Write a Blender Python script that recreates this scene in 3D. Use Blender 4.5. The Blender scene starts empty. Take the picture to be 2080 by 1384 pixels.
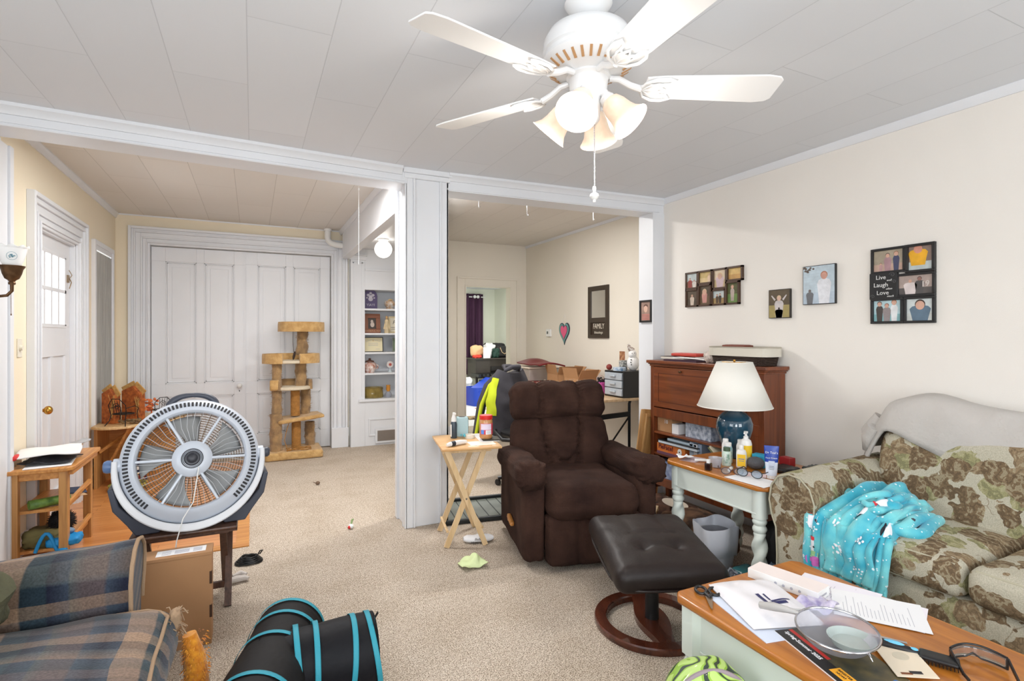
import bpy, bmesh, math, random
from mathutils import Vector, Matrix, Euler, noise as mnoise
C = bpy.context.scene
COL = C.collection
R = math.radians
PI = math.pi
random.seed(7)
# ---------------------------------------------------------------- camera, world, light, exposure
cam_d = bpy.data.cameras.new('camera')
cam = bpy.data.objects.new('camera', cam_d)
COL.objects.link(cam)
cam.location = (0, 0, 1.38)
cam.rotation_euler = (R(90), 0, -R(25.803))
cam_d.sensor_width = 36
cam_d.lens = 36 * 1090 / 2080
cam_d.shift_y = -11 / 2080
cam_d.clip_start = .05
C.camera = cam
C.view_settings.view_transform = 'Standard'
C.view_settings.look = 'None'
C.view_settings.gamma = 1
C.view_settings.use_curve_mapping = False
C.view_settings.exposure = 0.34
w = bpy.data.worlds.new('sky'); C.world = w; w.use_nodes = True
bg = w.node_tree.nodes['Background']
bg.inputs[0].default_value = (.86, .93, 1, 1)
bg.inputs[1].default_value = 2.0
def area(name, loc, rot, sx, sy, power, color=(1, 1, 1)):
    l = bpy.data.lights.new(name, 'AREA'); l.shape = 'RECTANGLE'; l.size = sx; l.size_y = sy
    l.energy = power; l.color = color
    o = bpy.data.objects.new(name, l); COL.objects.link(o); o.location = loc; o.rotation_euler = rot
    return o
def point(name, loc, power, color=(1, 1, 1), r=.03, parent=None):
    l = bpy.data.lights.new(name, 'POINT'); l.energy = power; l.color = color; l.shadow_soft_size = r
    o = bpy.data.objects.new(name, l); COL.objects.link(o); o.location = loc
    if parent: o.parent = parent
    return o
area('daylight_rear', (-.55, -1.98, 1.5), (R(90), 0, 0), 1.5, 1.5, 50, (.93, .97, 1))
area('daylight_rear', (1.75, -1.98, 1.5), (R(90), 0, 0), 1.5, 1.5, 30, (.93, .97, 1))
area('daylight_side', (-2.28, .35, 1.5), (R(90), 0, -R(90)), 2.0, 1.5, 26, (.95, .98, 1))
area('daylight_door', (-1.95, 4.98, 1.75), (R(90), 0, -R(90)), 1.6, 1.4, 26, (.97, .98, 1))
area('daylight_next_room', (4.2, 11.75, 1.9), (R(90), 0, R(180)), .7, 1.0, 10, (.97, .98, 1))
area('entry_tube', (.16, 4.22, 2.58), (0, 0, 0), 1.1, .12, 34, (1, .98, .96))
area('dining_fill', (2.0, 4.55, 2.618), (0, 0, 0), .7, .10, 30, (1, .98, .95))  # added fill for the dining room, no lamp known there
area('far_room_tube', (3.7, 9.4, 2.41), (0, 0, 0), 1.0, 1.0, 36, (1, .99, .97))
point('globe_bulb', (1.31, 6.0, 2.335), 9, (1, .95, .88), .085)
# ---------------------------------------------------------------- materials
def lin(c):
    return tuple(((x / 255) / 12.92 if x / 255 <= .04045 else ((x / 255 + .055) / 1.055) ** 2.4) for x in c)
MATS = {}
def nodes(m):
    return m.node_tree.nodes, m.node_tree.links
def mat(name, c, rough=.6, metal=0, spec=.5, bump=0, bscale=200, var=0, vscale=6, var2=None, coat=0, sheen=0, trans=0, alpha=1, emit=None, estr=0, sss=0, stretch=(1, 1, 1)):
    """procedural principled material; c is sRGB 0-255"""
    m = bpy.data.materials.new(name); m.use_nodes = True
    N, L = nodes(m); b = N['Principled BSDF']
    b.inputs['Base Color'].default_value = (*lin(c), 1)
    b.inputs['Roughness'].default_value = rough
    b.inputs['Metallic'].default_value = metal
    b.inputs['Specular IOR Level'].default_value = spec
    b.inputs['Coat Weight'].default_value = coat
    b.inputs['Sheen Weight'].default_value = sheen
    b.inputs['Transmission Weight'].default_value = trans
    b.inputs['Alpha'].default_value = alpha
    if emit:
        b.inputs['Emission Color'].default_value = (*lin(emit), 1); b.inputs['Emission Strength'].default_value = estr
    tc = N.new('ShaderNodeTexCoord'); mp = N.new('ShaderNodeMapping'); mp.inputs['Scale'].default_value = stretch
    L.new(tc.outputs['Object'], mp.inputs[0])
    if var or var2:
        n = N.new('ShaderNodeTexNoise'); n.inputs['Scale'].default_value = vscale; n.inputs['Detail'].default_value = 6
        L.new(mp.outputs[0], n.inputs['Vector'])
        r = N.new('ShaderNodeValToRGB')
        c2 = lin(var2) if var2 else tuple(max(0, x * (1 - var)) for x in lin(c))
        r.color_ramp.elements[0].color = (*c2, 1); r.color_ramp.elements[0].position = .35
        r.color_ramp.elements[1].color = (*lin(c), 1); r.color_ramp.elements[1].position = .65
        L.new(n.outputs['Fac'], r.inputs[0]); L.new(r.outputs[0], b.inputs['Base Color'])
    if bump:
        n = N.new('ShaderNodeTexNoise'); n.inputs['Scale'].default_value = bscale; n.inputs['Detail'].default_value = 3
        L.new(mp.outputs[0], n.inputs['Vector'])
        bp = N.new('ShaderNodeBump'); bp.inputs['Strength'].default_value = bump; bp.inputs['Distance'].default_value = .01
        L.new(n.outputs['Fac'], bp.inputs['Height']); L.new(bp.outputs[0], b.inputs['Normal'])
    MATS[name] = m
    return m
def wood(name, c1, c2, axis='X', scale=14, rough=.45, coat=.15):
    m = bpy.data.materials.new(name); m.use_nodes = True; N, L = nodes(m); b = N['Principled BSDF']
    tc = N.new('ShaderNodeTexCoord'); mp = N.new('ShaderNodeMapping')
    s = {'X': (.06, 1, 1), 'Y': (1, .06, 1), 'Z': (1, 1, .06)}[axis]
    mp.inputs['Scale'].default_value = [scale * k for k in s]
    n = N.new('ShaderNodeTexNoise'); n.inputs['Scale'].default_value = 3.2; n.inputs['Detail'].default_value = 7; n.inputs['Distortion'].default_value = .6
    r = N.new('ShaderNodeValToRGB')
    r.color_ramp.elements[0].color = (*lin(c2), 1); r.color_ramp.elements[0].position = .3
    r.color_ramp.elements[1].color = (*lin(c1), 1); r.color_ramp.elements[1].position = .62
    L.new(tc.outputs['Object'], mp.inputs[0]); L.new(mp.outputs[0], n.inputs['Vector']); L.new(n.outputs['Fac'], r.inputs[0])
    L.new(r.outputs[0], b.inputs['Base Color']); b.inputs['Roughness'].default_value = rough; b.inputs['Coat Weight'].default_value = coat
    MATS[name] = m
    return m
# ---------------------------------------------------------------- mesh builder
class MB:
    def __init__(s): s.v = []; s.f = []; s.m = []; s.k = 0
    def mi(s, k): s.k = k; return s
    def add(s, V, F, k=None):
        o = len(s.v); s.v += [tuple(p) for p in V]
        for f in F: s.f.append([i + o for i in f]); s.m.append(s.k if k is None else k)
        return s
    def xadd(s, other, M):
        o = len(s.v); s.v += [tuple(M @ Vector(p)) for p in other.v]
        for f, k in zip(other.f, other.m): s.f.append([i + o for i in f]); s.m.append(k)
        return s
    def box(s, x0, x1, y0, y1, z0, z1, k=None):
        V = [(x, y, z) for z in (z0, z1) for y in (y0, y1) for x in (x0, x1)]
        return s.add(V, [(0, 2, 3, 1), (4, 5, 7, 6), (0, 1, 5, 4), (2, 6, 7, 3), (0, 4, 6, 2), (1, 3, 7, 5)], k)
    def cbox(s, c, d, rot=(0, 0, 0), k=None):
        M = Matrix.Translation(c) @ Euler([R(a) for a in rot]).to_matrix().to_4x4()
        V = [M @ Vector((x * d[0] / 2, y * d[1] / 2, z * d[2] / 2)) for z in (-1, 1) for y in (-1, 1) for x in (-1, 1)]
        return s.add(V, [(0, 2, 3, 1), (4, 5, 7, 6), (0, 1, 5, 4), (2, 6, 7, 3), (0, 4, 6, 2), (1, 3, 7, 5)], k)
    def bar(s, p0, p1, w, t, up=(0, 0, 1), k=None):
        p0 = Vector(p0); p1 = Vector(p1); d = (p1 - p0).normalized(); a = d.cross(Vector(up))
        if a.length < 1e-4: a = d.cross(Vector((1, 0, 0)))
        a.normalize(); b = a.cross(d)
        V = [p + a * i * w / 2 + b * j * t / 2 for p in (p0, p1) for j in (-1, 1) for i in (-1, 1)]
        return s.add(V, [(0, 2, 3, 1), (4, 5, 7, 6), (0, 1, 5, 4), (2, 6, 7, 3), (0, 4, 6, 2), (1, 3, 7, 5)], k)
    def tube(s, pts, r, n=8, closed=False, k=None, caps=True):
        pts = [Vector(p) for p in pts]; m = len(pts)
        rr = r if isinstance(r, (list, tuple)) else [r] * m
        V = []; prev = None
        for i, p in enumerate(pts):
            if closed: t = pts[(i + 1) % m] - pts[i - 1]
            else: t = pts[min(i + 1, m - 1)] - pts[max(i - 1, 0)]
            if t.length < 1e-9: t = Vector((0, 0, 1))
            t.normalize()
            if prev is None:
                a = t.cross(Vector((0, 0, 1)))
                if a.length < .05: a = t.cross(Vector((1, 0, 0)))
            else:
                a = prev - t * prev.dot(t)
                if a.length < 1e-6: a = t.cross(Vector((0, 1, 0)))
            a.normalize(); prev = a; b = t.cross(a)
            V += [p + (a * math.cos(2 * PI * j / n) + b * math.sin(2 * PI * j / n)) * rr[i] for j in range(n)]
        F = []
        for i in range(m if closed else m - 1):
            i2 = (i + 1) % m
            F += [(i * n + j, i * n + (j + 1) % n, i2 * n + (j + 1) % n, i2 * n + j) for j in range(n)]
        if not closed and caps: F += [tuple(range(n))[::-1], tuple((m - 1) * n + j for j in range(n))]
        return s.add(V, F, k)
    def cyl(s, p0, p1, r0, r1=None, n=24, k=None): return s.tube([p0, p1], [r0, r0 if r1 is None else r1], n, k=k)
    def lathe(s, prof, c=(0, 0, 0), n=32, k=None, M=None, sx=1, sy=1):
        V = []; F = []
        for (r, z) in prof: V += [Vector((r * sx * math.cos(2 * PI * j / n), r * sy * math.sin(2 * PI * j / n), z)) for j in range(n)]
        for i in range(len(prof) - 1): F += [(i * n + j, i * n + (j + 1) % n, (i + 1) * n + (j + 1) % n, (i + 1) * n + j) for j in range(n)]
        if prof[0][0] > 1e-4: F.append(tuple(range(n))[::-1])
        if prof[-1][0] > 1e-4: F.append(tuple((len(prof) - 1) * n + j for j in range(n)))
        V = [(M @ p if M else p) + Vector(c) for p in V]
        return s.add(V, F, k)
    def shell(s, prof, c=(0, 0, 0), n=32, k=None, M=None):
        """open lathe surface without caps"""
        V = []; F = []
        for (r, z) in prof: V += [Vector((r * math.cos(2 * PI * j / n), r * math.sin(2 * PI * j / n), z)) for j in range(n)]
        for i in range(len(prof) - 1): F += [(i * n + j, i * n + (j + 1) % n, (i + 1) * n + (j + 1) % n, (i + 1) * n + j) for j in range(n)]
        V = [(M @ p if M else p) + Vector(c) for p in V]
        return s.add(V, F, k)
    def prism(s, poly, z0, z1, k=None, M=None):
        n = len(poly)
        V = [Vector((x, y, z0)) for x, y in poly] + [Vector((x, y, z1)) for x, y in poly]
        if M: V = [M @ p for p in V]
        F = [tuple(range(n))[::-1], tuple(range(n, 2 * n))] + [(i, (i + 1) % n, n + (i + 1) % n, n + i) for i in range(n)]
        return s.add(V, F, k)
    def ell(s, c, r, n=16, m=10, k=None, rot=(0, 0, 0)):
        M = Euler([R(a) for a in rot]).to_matrix(); c = Vector(c); V = []; F = []
        for i in range(1, m):
            a = PI * i / m
            V += [c + M @ Vector((r[0] * math.sin(a) * math.cos(2 * PI * j / n), r[1] * math.sin(a) * math.sin(2 * PI * j / n), r[2] * math.cos(a))) for j in range(n)]
        V += [c + M @ Vector((0, 0, r[2])), c + M @ Vector((0, 0, -r[2]))]; t = len(V) - 2
        for i in range(m - 2): F += [(i * n + j, (i + 1) * n + j, (i + 1) * n + (j + 1) % n, i * n + (j + 1) % n) for j in range(n)]
        F += [(t, j, (j + 1) % n) for j in range(n)] + [(t + 1, (m - 2) * n + (j + 1) % n, (m - 2) * n + j) for j in range(n)]
        return s.add(V, F, k)
    def soft(s, c, d, r=.05, n=10, rot=(0, 0, 0), fn=None, k=None, M=None):
        """rounded soft box, optional displacement fn(unit_pos, normal) -> Vector"""
        M = M or (Matrix.Translation(c) @ Euler([R(a) for a in rot]).to_matrix().to_4x4())
        h = Vector(d) / 2; r = min(r, min(h) * .999); idx = {}; V = []; F = []
        inn = h - Vector((r, r, r))
        ns = [max(4, int(round(n * (x / max(d)) ** .5))) if n > 4 else n for x in d]
        def samp(i, N, H):   # denser near the edges
            t = -1 + 2 * i / N
            return t
        def vid(ix, iy, iz):
            key = (ix, iy, iz)
            if key in idx: return idx[key]
            p = Vector((samp(ix, ns[0], 0) * h[0], samp(iy, ns[1], 0) * h[1], samp(iz, ns[2], 0) * h[2]))
            q = Vector([max(-inn[a], min(inn[a], p[a])) for a in range(3)])
            dd = p - q
            if dd.length > 1e-9: nn = dd.normalized(); p2 = q + nn * r
            else: nn = Vector((0, 0, 1)); p2 = p
            if fn:
                u = Vector([p2[a] / h[a] for a in range(3)]); p2 = p2 + fn(u, nn)
            idx[key] = len(V); V.append(M @ p2); return idx[key]
        a, b, e = ns
        for i in range(a):
            for j in range(b):
                F.append((vid(i, j, 0), vid(i, j + 1, 0), vid(i + 1, j + 1, 0), vid(i + 1, j, 0)))
                F.append((vid(i, j, e), vid(i + 1, j, e), vid(i + 1, j + 1, e), vid(i, j + 1, e)))
        for i in range(a):
            for j in range(e):
                F.append((vid(i, 0, j), vid(i + 1, 0, j), vid(i + 1, 0, j + 1), vid(i, 0, j + 1)))
                F.append((vid(i, b, j), vid(i, b, j + 1), vid(i + 1, b, j + 1), vid(i + 1, b, j)))
        for i in range(b):
            for j in range(e):
                F.append((vid(0, i, j), vid(0, i, j + 1), vid(0, i + 1, j + 1), vid(0, i + 1, j)))
                F.append((vid(a, i, j), vid(a, i + 1, j), vid(a, i + 1, j + 1), vid(a, i, j + 1)))
        return s.add(V, F, k)
    def grid(s, fn, nu, nv, cu=False, cv=False, k=None):
        V = [fn(i / nu, j / nv) for j in range(nv + (0 if cv else 1)) for i in range(nu + (0 if cu else 1))]
        W = nu + (0 if cu else 1); H = nv + (0 if cv else 1); F = []
        for j in range(nv):
            for i in range(nu):
                i2 = (i + 1) % W; j2 = (j + 1) % H
                F.append((j * W + i, j * W + i2, j2 * W + i2, j2 * W + i))
        return s.add(V, F, k)
    def quad(s, a, b, c, d, k=None): return s.add([a, b, c, d], [(0, 1, 2, 3)], k)
    def build(s, name, mats, parent=None, smooth=35, bevel=0, world=False, seg=2, solid=0, sub=0):
        me = bpy.data.meshes.new(name); me.from_pydata(s.v, [], s.f); me.validate(clean_customdata=False)
        if not isinstance(mats, (list, tuple)): mats = [mats]
        for m in mats: me.materials.append(m)
        if len(me.polygons) == len(s.m):
            me.polygons.foreach_set('material_index', s.m)
        bm = bmesh.new(); bm.from_mesh(me); bmesh.ops.recalc_face_normals(bm, faces=bm.faces); bm.to_mesh(me); bm.free()
        if smooth:
            me.polygons.foreach_set('use_smooth', [True] * len(me.polygons)); me.set_sharp_from_angle(angle=R(smooth))
        o = bpy.data.objects.new(name, me); COL.objects.link(o)
        if parent:
            o.parent = parent
            if world: me.transform(Matrix.Translation(-root_of(parent).location))
        if solid:
            q = o.modifiers.new('solid', 'SOLIDIFY'); q.thickness = solid; q.offset = 0
        if bevel:
            q = o.modifiers.new('bevel', 'BEVEL'); q.width = bevel; q.segments = seg; q.limit_method = 'ANGLE'; q.angle_limit = R(40); q.harden_normals = False
        if sub:
            q = o.modifiers.new('sub', 'SUBSURF'); q.levels = sub; q.render_levels = sub
        return o
def root_of(o):
    while o.parent: o = o.parent
    return o
def thing(name, label, cat, loc=(0, 0, 0), rz=0, group=None, rot=None):
    o = bpy.data.objects.new(name, None); COL.objects.link(o); o.location = loc
    o.rotation_euler = [R(a) for a in rot] if rot else (0, 0, R(rz))
    o.empty_display_size = .05
    return tag(o, label, cat, group)
def tag(o, label, cat, group=None, kind=None):
    o['label'] = label; o['category'] = cat
    if group: o['group'] = group
    if kind: o['kind'] = kind
    return o
def lab(o, label): o['label'] = label; return o
def struct(o, label=None, cat=None):
    o['kind'] = 'structure'
    if label: o['label'] = label
    if cat: o['category'] = cat
    return o
def dup(root, loc=None, rz=None, label=None, group=None):
    def cp(o, par):
        c = o.copy(); COL.objects.link(c)
        if par: c.parent = par
        for ch in list(o.children): cp(ch, c)
        return c
    r = cp(root, None)
    if loc is not None: r.location = loc
    if rz is not None: r.rotation_euler = (0, 0, R(rz))
    if label: r['label'] = label
    if group: r['group'] = group
    return r
def text(s, size, m, parent, M, name='lettering', ext=.0006, align='CENTER', shear=0, sx=1, bold=0):
    """mesh lettering; M maps text plane (x right, y up, z out) into the parent's space"""
    cu = bpy.data.curves.new(name, 'FONT'); cu.body = s; cu.size = size; cu.extrude = ext; cu.align_x = align; cu.align_y = 'CENTER'; cu.shear = shear; cu.offset = bold
    cu.resolution_u = 2
    t = bpy.data.objects.new(name, cu); COL.objects.link(t)
    bpy.context.view_layer.update()
    me = bpy.data.meshes.new_from_object(t)
    bpy.data.objects.remove(t); bpy.data.curves.remove(cu)
    me.transform(M @ Matrix.Diagonal((sx, 1, 1, 1)))
    me.materials.clear(); me.materials.append(m); me.name = name
    o = bpy.data.objects.new(name, me); COL.objects.link(o); o.parent = parent
    return o
def basis(o, x, y):
    """matrix with origin o, local x and y directions (z = x cross y)"""
    x = Vector(x).normalized(); y = Vector(y).normalized(); z = x.cross(y).normalized()
    return Matrix(((x[0], y[0], z[0], o[0]), (x[1], y[1], z[1], o[1]), (x[2], y[2], z[2], o[2]), (0, 0, 0, 1)))
def nz(p, sc=1.0, seed=0): return mnoise.noise(Vector((p[0] * sc + seed, p[1] * sc + seed * 1.7, p[2] * sc - seed)))
white = mat('white_paint', (229, 231, 235), .38, var=.03, vscale=3)
white2 = mat('white_plastic', (236, 236, 234), .35)
wallm = mat('cream_wallpaper', (236, 231, 224), .85, bump=.12, bscale=260, var=.02, vscale=2)
walld = mat('ivory_wallpaper', (234, 227, 214), .85, bump=.12, bscale=260, var=.02, vscale=2)
wally = mat('cream_wall_warm_lit', (240, 228, 204), .8, bump=.1, bscale=220, var=.02, vscale=2)  # cream wall with the warm light of the entry put into its colour
wallg = mat('pale_green_wall', (232, 234, 218), .8)
black = mat('black_plastic', (22, 22, 24), .4)
blackm = mat('black_metal', (20, 20, 22), .35, .6)
chrome = mat('chrome', (200, 200, 205), .2, 1)
brass = mat('brass', (200, 150, 70), .28, 1)
paper = mat('white_paper', (236, 236, 238), .8)
ink = mat('dark_ink', (60, 60, 70), .8)
greyink = mat('grey_ink', (176, 176, 186), .8)
card = mat('brown_cardboard', (176, 132, 92), .85, bump=.05, bscale=300, var=.05, vscale=8)
glass = mat('clear_glass', (240, 245, 248), .03, trans=1)
oak = wood('honey_oak', (206, 146, 78), (176, 112, 50), 'X')
oaky = wood('honey_oak_along', (206, 146, 78), (176, 112, 50), 'Y')
oakz = wood('honey_oak_upright', (196, 144, 84), (160, 108, 58), 'Z')
# ---------------------------------------------------------------- floors
def carpet_mat():
    m = bpy.data.materials.new('beige_carpet'); m.use_nodes = True; N, L = nodes(m); b = N['Principled BSDF']
    tc = N.new('ShaderNodeTexCoord')
    n1 = N.new('ShaderNodeTexNoise'); n1.inputs['Scale'].default_value = 185; n1.inputs['Detail'].default_value = 4
    n2 = N.new('ShaderNodeTexNoise'); n2.inputs['Scale'].default_value = 3.5; n2.inputs['Detail'].default_value = 5
    n3 = N.new('ShaderNodeTexNoise'); n3.inputs['Scale'].default_value = 16; n3.inputs['Detail'].default_value = 4
    for n in (n1, n2, n3): L.new(tc.outputs['Object'], n.inputs['Vector'])
    r1 = N.new('ShaderNodeValToRGB')
    r1.color_ramp.elements[0].position = .33; r1.color_ramp.elements[0].color = (*lin((112, 94, 80)), 1)
    r1.color_ramp.elements[1].position = .60; r1.color_ramp.elements[1].color = (*lin((226, 214, 198)), 1)
    r2 = N.new('ShaderNodeValToRGB')
    r2.color_ramp.elements[0].position = .35; r2.color_ramp.elements[0].color = (.88, .86, .83, 1)
    r2.color_ramp.elements[1].position = .56; r2.color_ramp.elements[1].color = (1, 1, 1, 1)
    mx = N.new('ShaderNodeMix'); mx.data_type = 'RGBA'; mx.blend_type = 'MULTIPLY'; mx.inputs[0].default_value = .8
    ad = N.new('ShaderNodeMath'); ad.operation = 'ADD'
    mu = N.new('ShaderNodeMath'); mu.operation = 'MULTIPLY'; mu.inputs[1].default_value = .6
    L.new(n1.outputs['Fac'], r1.inputs[0]); L.new(n2.outputs['Fac'], r2.inputs[0])
    L.new(r1.outputs[0], mx.inputs[6]); L.new(r2.outputs[0], mx.inputs[7]); L.new(mx.outputs[2], b.inputs['Base Color'])
    r3 = N.new('ShaderNodeValToRGB'); r3.color_ramp.elements[0].position = .36; r3.color_ramp.elements[0].color = (.84, .81, .78, 1); r3.color_ramp.elements[1].position = .62; r3.color_ramp.elements[1].color = (1.04, 1.04, 1.04, 1); n4 = N.new('ShaderNodeTexNoise'); n4.inputs['Scale'].default_value = 48; n4.inputs['Detail'].default_value = 5; L.new(tc.outputs['Object'], n4.inputs['Vector']); L.new(n4.outputs['Fac'], r3.inputs[0])
    m4 = N.new('ShaderNodeMix'); m4.data_type = 'RGBA'; m4.blend_type = 'MULTIPLY'; m4.inputs[0].default_value = .9; L.new(mx.outputs[2], m4.inputs[6]); L.new(r3.outputs[0], m4.inputs[7]); L.new(m4.outputs[2], b.inputs['Base Color'])
    L.new(n3.outputs['Fac'], mu.inputs[0]); L.new(mu.outputs[0], ad.inputs[0]); L.new(n1.outputs['Fac'], ad.inputs[1])
    bp = N.new('ShaderNodeBump'); bp.inputs['Strength'].default_value = .35; bp.inputs['Distance'].default_value = .005
    L.new(ad.outputs[0], bp.inputs['Height']); L.new(bp.outputs[0], b.inputs['Normal'])
    b.inputs['Roughness'].default_value = 1; b.inputs['Specular IOR Level'].default_value = .1
    return m
carpet = carpet_mat()
struct(MB().box(-2.1, 3.7, -1.9, 7.6, -.1, 0).build('floor', carpet), 'beige cut-pile carpet running through the rooms', 'floor')
vinyl = mat('white_vinyl', (232, 230, 226), .45, var=.04, vscale=5)
struct(MB().box(1.5, 6.0, 7.6, 12.0, -.1, 0).build('floor', vinyl), 'white floor of the far room beyond the doorway', 'floor')
def oakfloor():
    m = bpy.data.materials.new('oak_strip_floor'); m.use_nodes = True; N, L = nodes(m); b = N['Principled BSDF']
    tc = N.new('ShaderNodeTexCoord'); br = N.new('ShaderNodeTexBrick')
    br.inputs['Scale'].default_value = 1; br.inputs['Brick Width'].default_value = 1.1; br.inputs['Row Height'].default_value = .057
    br.inputs['Mortar Size'].default_value = .0012; br.inputs['Color1'].default_value = (*lin((220, 154, 92)), 1)
    br.inputs['Color2'].default_value = (*lin((204, 134, 72)), 1); br.inputs['Mortar'].default_value = (*lin((150, 84, 40)), 1)
    mp = N.new('ShaderNodeMapping'); mp.inputs['Scale'].default_value = (1.4, 26, 1)
    n = N.new('ShaderNodeTexNoise'); n.inputs['Scale'].default_value = 2.2; n.inputs['Detail'].default_value = 6
    r = N.new('ShaderNodeValToRGB'); r.color_ramp.elements[0].color = (.72, .62, .55, 1); r.color_ramp.elements[0].position = .35
    r.color_ramp.elements[1].color = (1, 1, 1, 1); r.color_ramp.elements[1].position = .6
    mx = N.new('ShaderNodeMix'); mx.data_type = 'RGBA'; mx.blend_type = 'MULTIPLY'; mx.inputs[0].default_value = .8
    L.new(tc.outputs['Object'], br.inputs['Vector']); L.new(tc.outputs['Object'], mp.inputs[0]); L.new(mp.outputs[0], n.inputs['Vector'])
    L.new(n.outputs['Fac'], r.inputs[0]); L.new(br.outputs['Color'], mx.inputs[6]); L.new(r.outputs[0], mx.inputs[7])
    L.new(mx.outputs[2], b.inputs['Base Color']); b.inputs['Roughness'].default_value = .32; b.inputs['Coat Weight'].default_value = .2
    return m
ofl = oakfloor()
struct(MB().box(-1.32, -.10, 3.98, 6.6, 0, .006).build('floor', ofl), 'honey oak strip floor inside the entry door', 'floor')
struct(MB().box(-1.32, -.02, 3.90, 3.98, 0, .007).box(-.10, -.02, 3.98, 6.6, 0, .007).build('trim_1', oak), 'oak border strip where the wood floor meets the carpet', 'trim')
# ---------------------------------------------------------------- ceilings
def tile_mat(name, base, groove, off, bw=1.22, swap=True):
    m = bpy.data.materials.new(name); m.use_nodes = True; N, L = nodes(m); b = N['Principled BSDF']
    tc = N.new('ShaderNodeTexCoord'); mp = N.new('ShaderNodeMapping'); mp.inputs['Rotation'].default_value = (0, 0, R(90)); mp.inputs['Location'].default_value = (.4, off, 0)
    br = N.new('ShaderNodeTexBrick'); br.inputs['Scale'].default_value = 1; br.inputs['Brick Width'].default_value = bw; br.inputs['Row Height'].default_value = .305
    br.inputs['Mortar Size'].default_value = .0022; br.inputs['Mortar Smooth'].default_value = .3
    c = lin(base); br.inputs['Color1'].default_value = (*c, 1); br.inputs['Color2'].default_value = (*[x * .965 for x in c], 1); br.inputs['Mortar'].default_value = (*lin(groove), 1)
    L.new(tc.outputs['Object'], mp.inputs[0]); L.new(mp.outputs[0], br.inputs['Vector'])
    n = N.new('ShaderNodeTexNoise'); n.inputs['Scale'].default_value = 300
    L.new(tc.outputs['Object'], n.inputs['Vector'])
    b1 = N.new('ShaderNodeBump'); b1.inputs['Strength'].default_value = .05; b1.inputs['Distance'].default_value = .004
    b2 = N.new('ShaderNodeBump'); b2.inputs['Strength'].default_value = .5; b2.inputs['Distance'].default_value = .004; b2.invert = True
    L.new(n.outputs['Fac'], b1.inputs['Height']); L.new(br.outputs['Fac'], b2.inputs['Height']); L.new(b1.outputs[0], b2.inputs['Normal'])
    L.new(b2.outputs[0], b.inputs['Normal']); L.new(br.outputs['Color'], b.inputs['Base Color']); b.inputs['Roughness'].default_value = .8
    return m
ceilm = tile_mat('ceiling_tile_main', (228, 231, 236), (208, 211, 216), .02)
ceilb = tile_mat('ceiling_tile_back', (228, 224, 218), (196, 191, 184), .13)
struct(MB().box(-2.15, 3.40, -1.95, 3.85, 2.57, 2.66).build('ceiling', ceilm), 'white tile ceiling of the main room', 'ceiling')
struct(MB().box(-1.4, 3.75, 3.85, 7.05, 2.665, 2.76).build('ceiling', ceilb), 'white tile ceiling of the back rooms', 'ceiling')
struct(MB().prism([(1.06, 4.1), (1.38, 4.1), (1.85, 5.45), (1.85, 6.93), (1.06, 6.93)], 2.45, 2.665).build('ceiling', white), 'lowered white ceiling over the built-in shelves', 'ceiling')
struct(MB().box(1.95, 6.1, 7.05, 12.1, 2.45, 2.6).build('ceiling', white), 'white ceiling of the far room', 'ceiling')
# ---------------------------------------------------------------- walls
def wallbox(name, m, boxes, label=None):
    b = MB()
    for q in boxes: b.box(*q)
    return struct(b.build(name, m), label, 'wall' if label else None)
wallbox('wall_right', wallm, [(3.25, 3.45, -1.9, 3.85, 0, 2.57)], 'cream right wall with the framed photos')
wallbox('wall_dining', walld, [(3.58, 3.70, 3.80, 7.05, 0, 2.665)], 'ivory dining room wall behind the long table')
wallbox('wall_rear', wallm, [(-2.2, -1.3, -1.9, -1.8, 0, 2.57), (.2, 1.0, -1.9, -1.8, 0, 2.57), (2.5, 3.3, -1.9, -1.8, 0, 2.57),
                             (-1.3, .2, -1.9, -1.8, 0, .75), (-1.3, .2, -1.9, -1.8, 2.25, 2.57), (1.0, 2.5, -1.9, -1.8, 0, .75), (1.0, 2.5, -1.9, -1.8, 2.25, 2.57)])
wallbox('wall_side', wallm, [(-2.2, -2.1, -1.9, -.65, 0, 2.57), (-2.2, -2.1, 1.35, 3.62, 0, 2.57), (-2.2, -2.1, -.65, 1.35, 0, .75), (-2.2, -2.1, -.65, 1.35, 2.25, 2.57),
                             (-2.2, -1.3, 3.62, 3.72, 0, 2.57)])
wallbox('wall_left', wally, [(-1.42, -1.30, 3.62, 4.62, 0, 2.665), (-1.42, -1.30, 5.50, 6.05, 0, 2.665), (-1.42, -1.30, 6.62, 7.0, 0, 2.665), (-1.42, -1.30, 6.05, 6.62, 0, .3), (-1.42, -1.30, 6.05, 6.62, 2.16, 2.665), (-1.42, -1.30, 4.62, 5.50, 2.12, 2.665)], 'cream entry wall around the front door, warm light tinted in')
wallbox('wall_back', wally, [(-1.42, -1.02, 6.90, 7.02, 0, 2.665), (-1.02, .90, 6.90, 7.02, 2.37, 2.665), (.90, 1.08, 6.90, 7.02, 0, 2.665), (-1.1, .95, 7.0, 7.06, 0, 2.665)], 'cream back wall around the white double doors')  # last box is an added backing that stops light leaking around the doors
wallbox('wall_back_right', walld, [(1.80, 2.62, 6.93, 7.05, 0, 2.665), (3.33, 3.70, 6.93, 7.05, 0, 2.665), (2.62, 3.33, 6.93, 7.05, 2.06, 2.665)], 'ivory dining room back wall around the doorway')
wallbox('wall_partition', walld, [(1.75, 1.85, 5.45, 6.93, 0, 2.665)])
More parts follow.
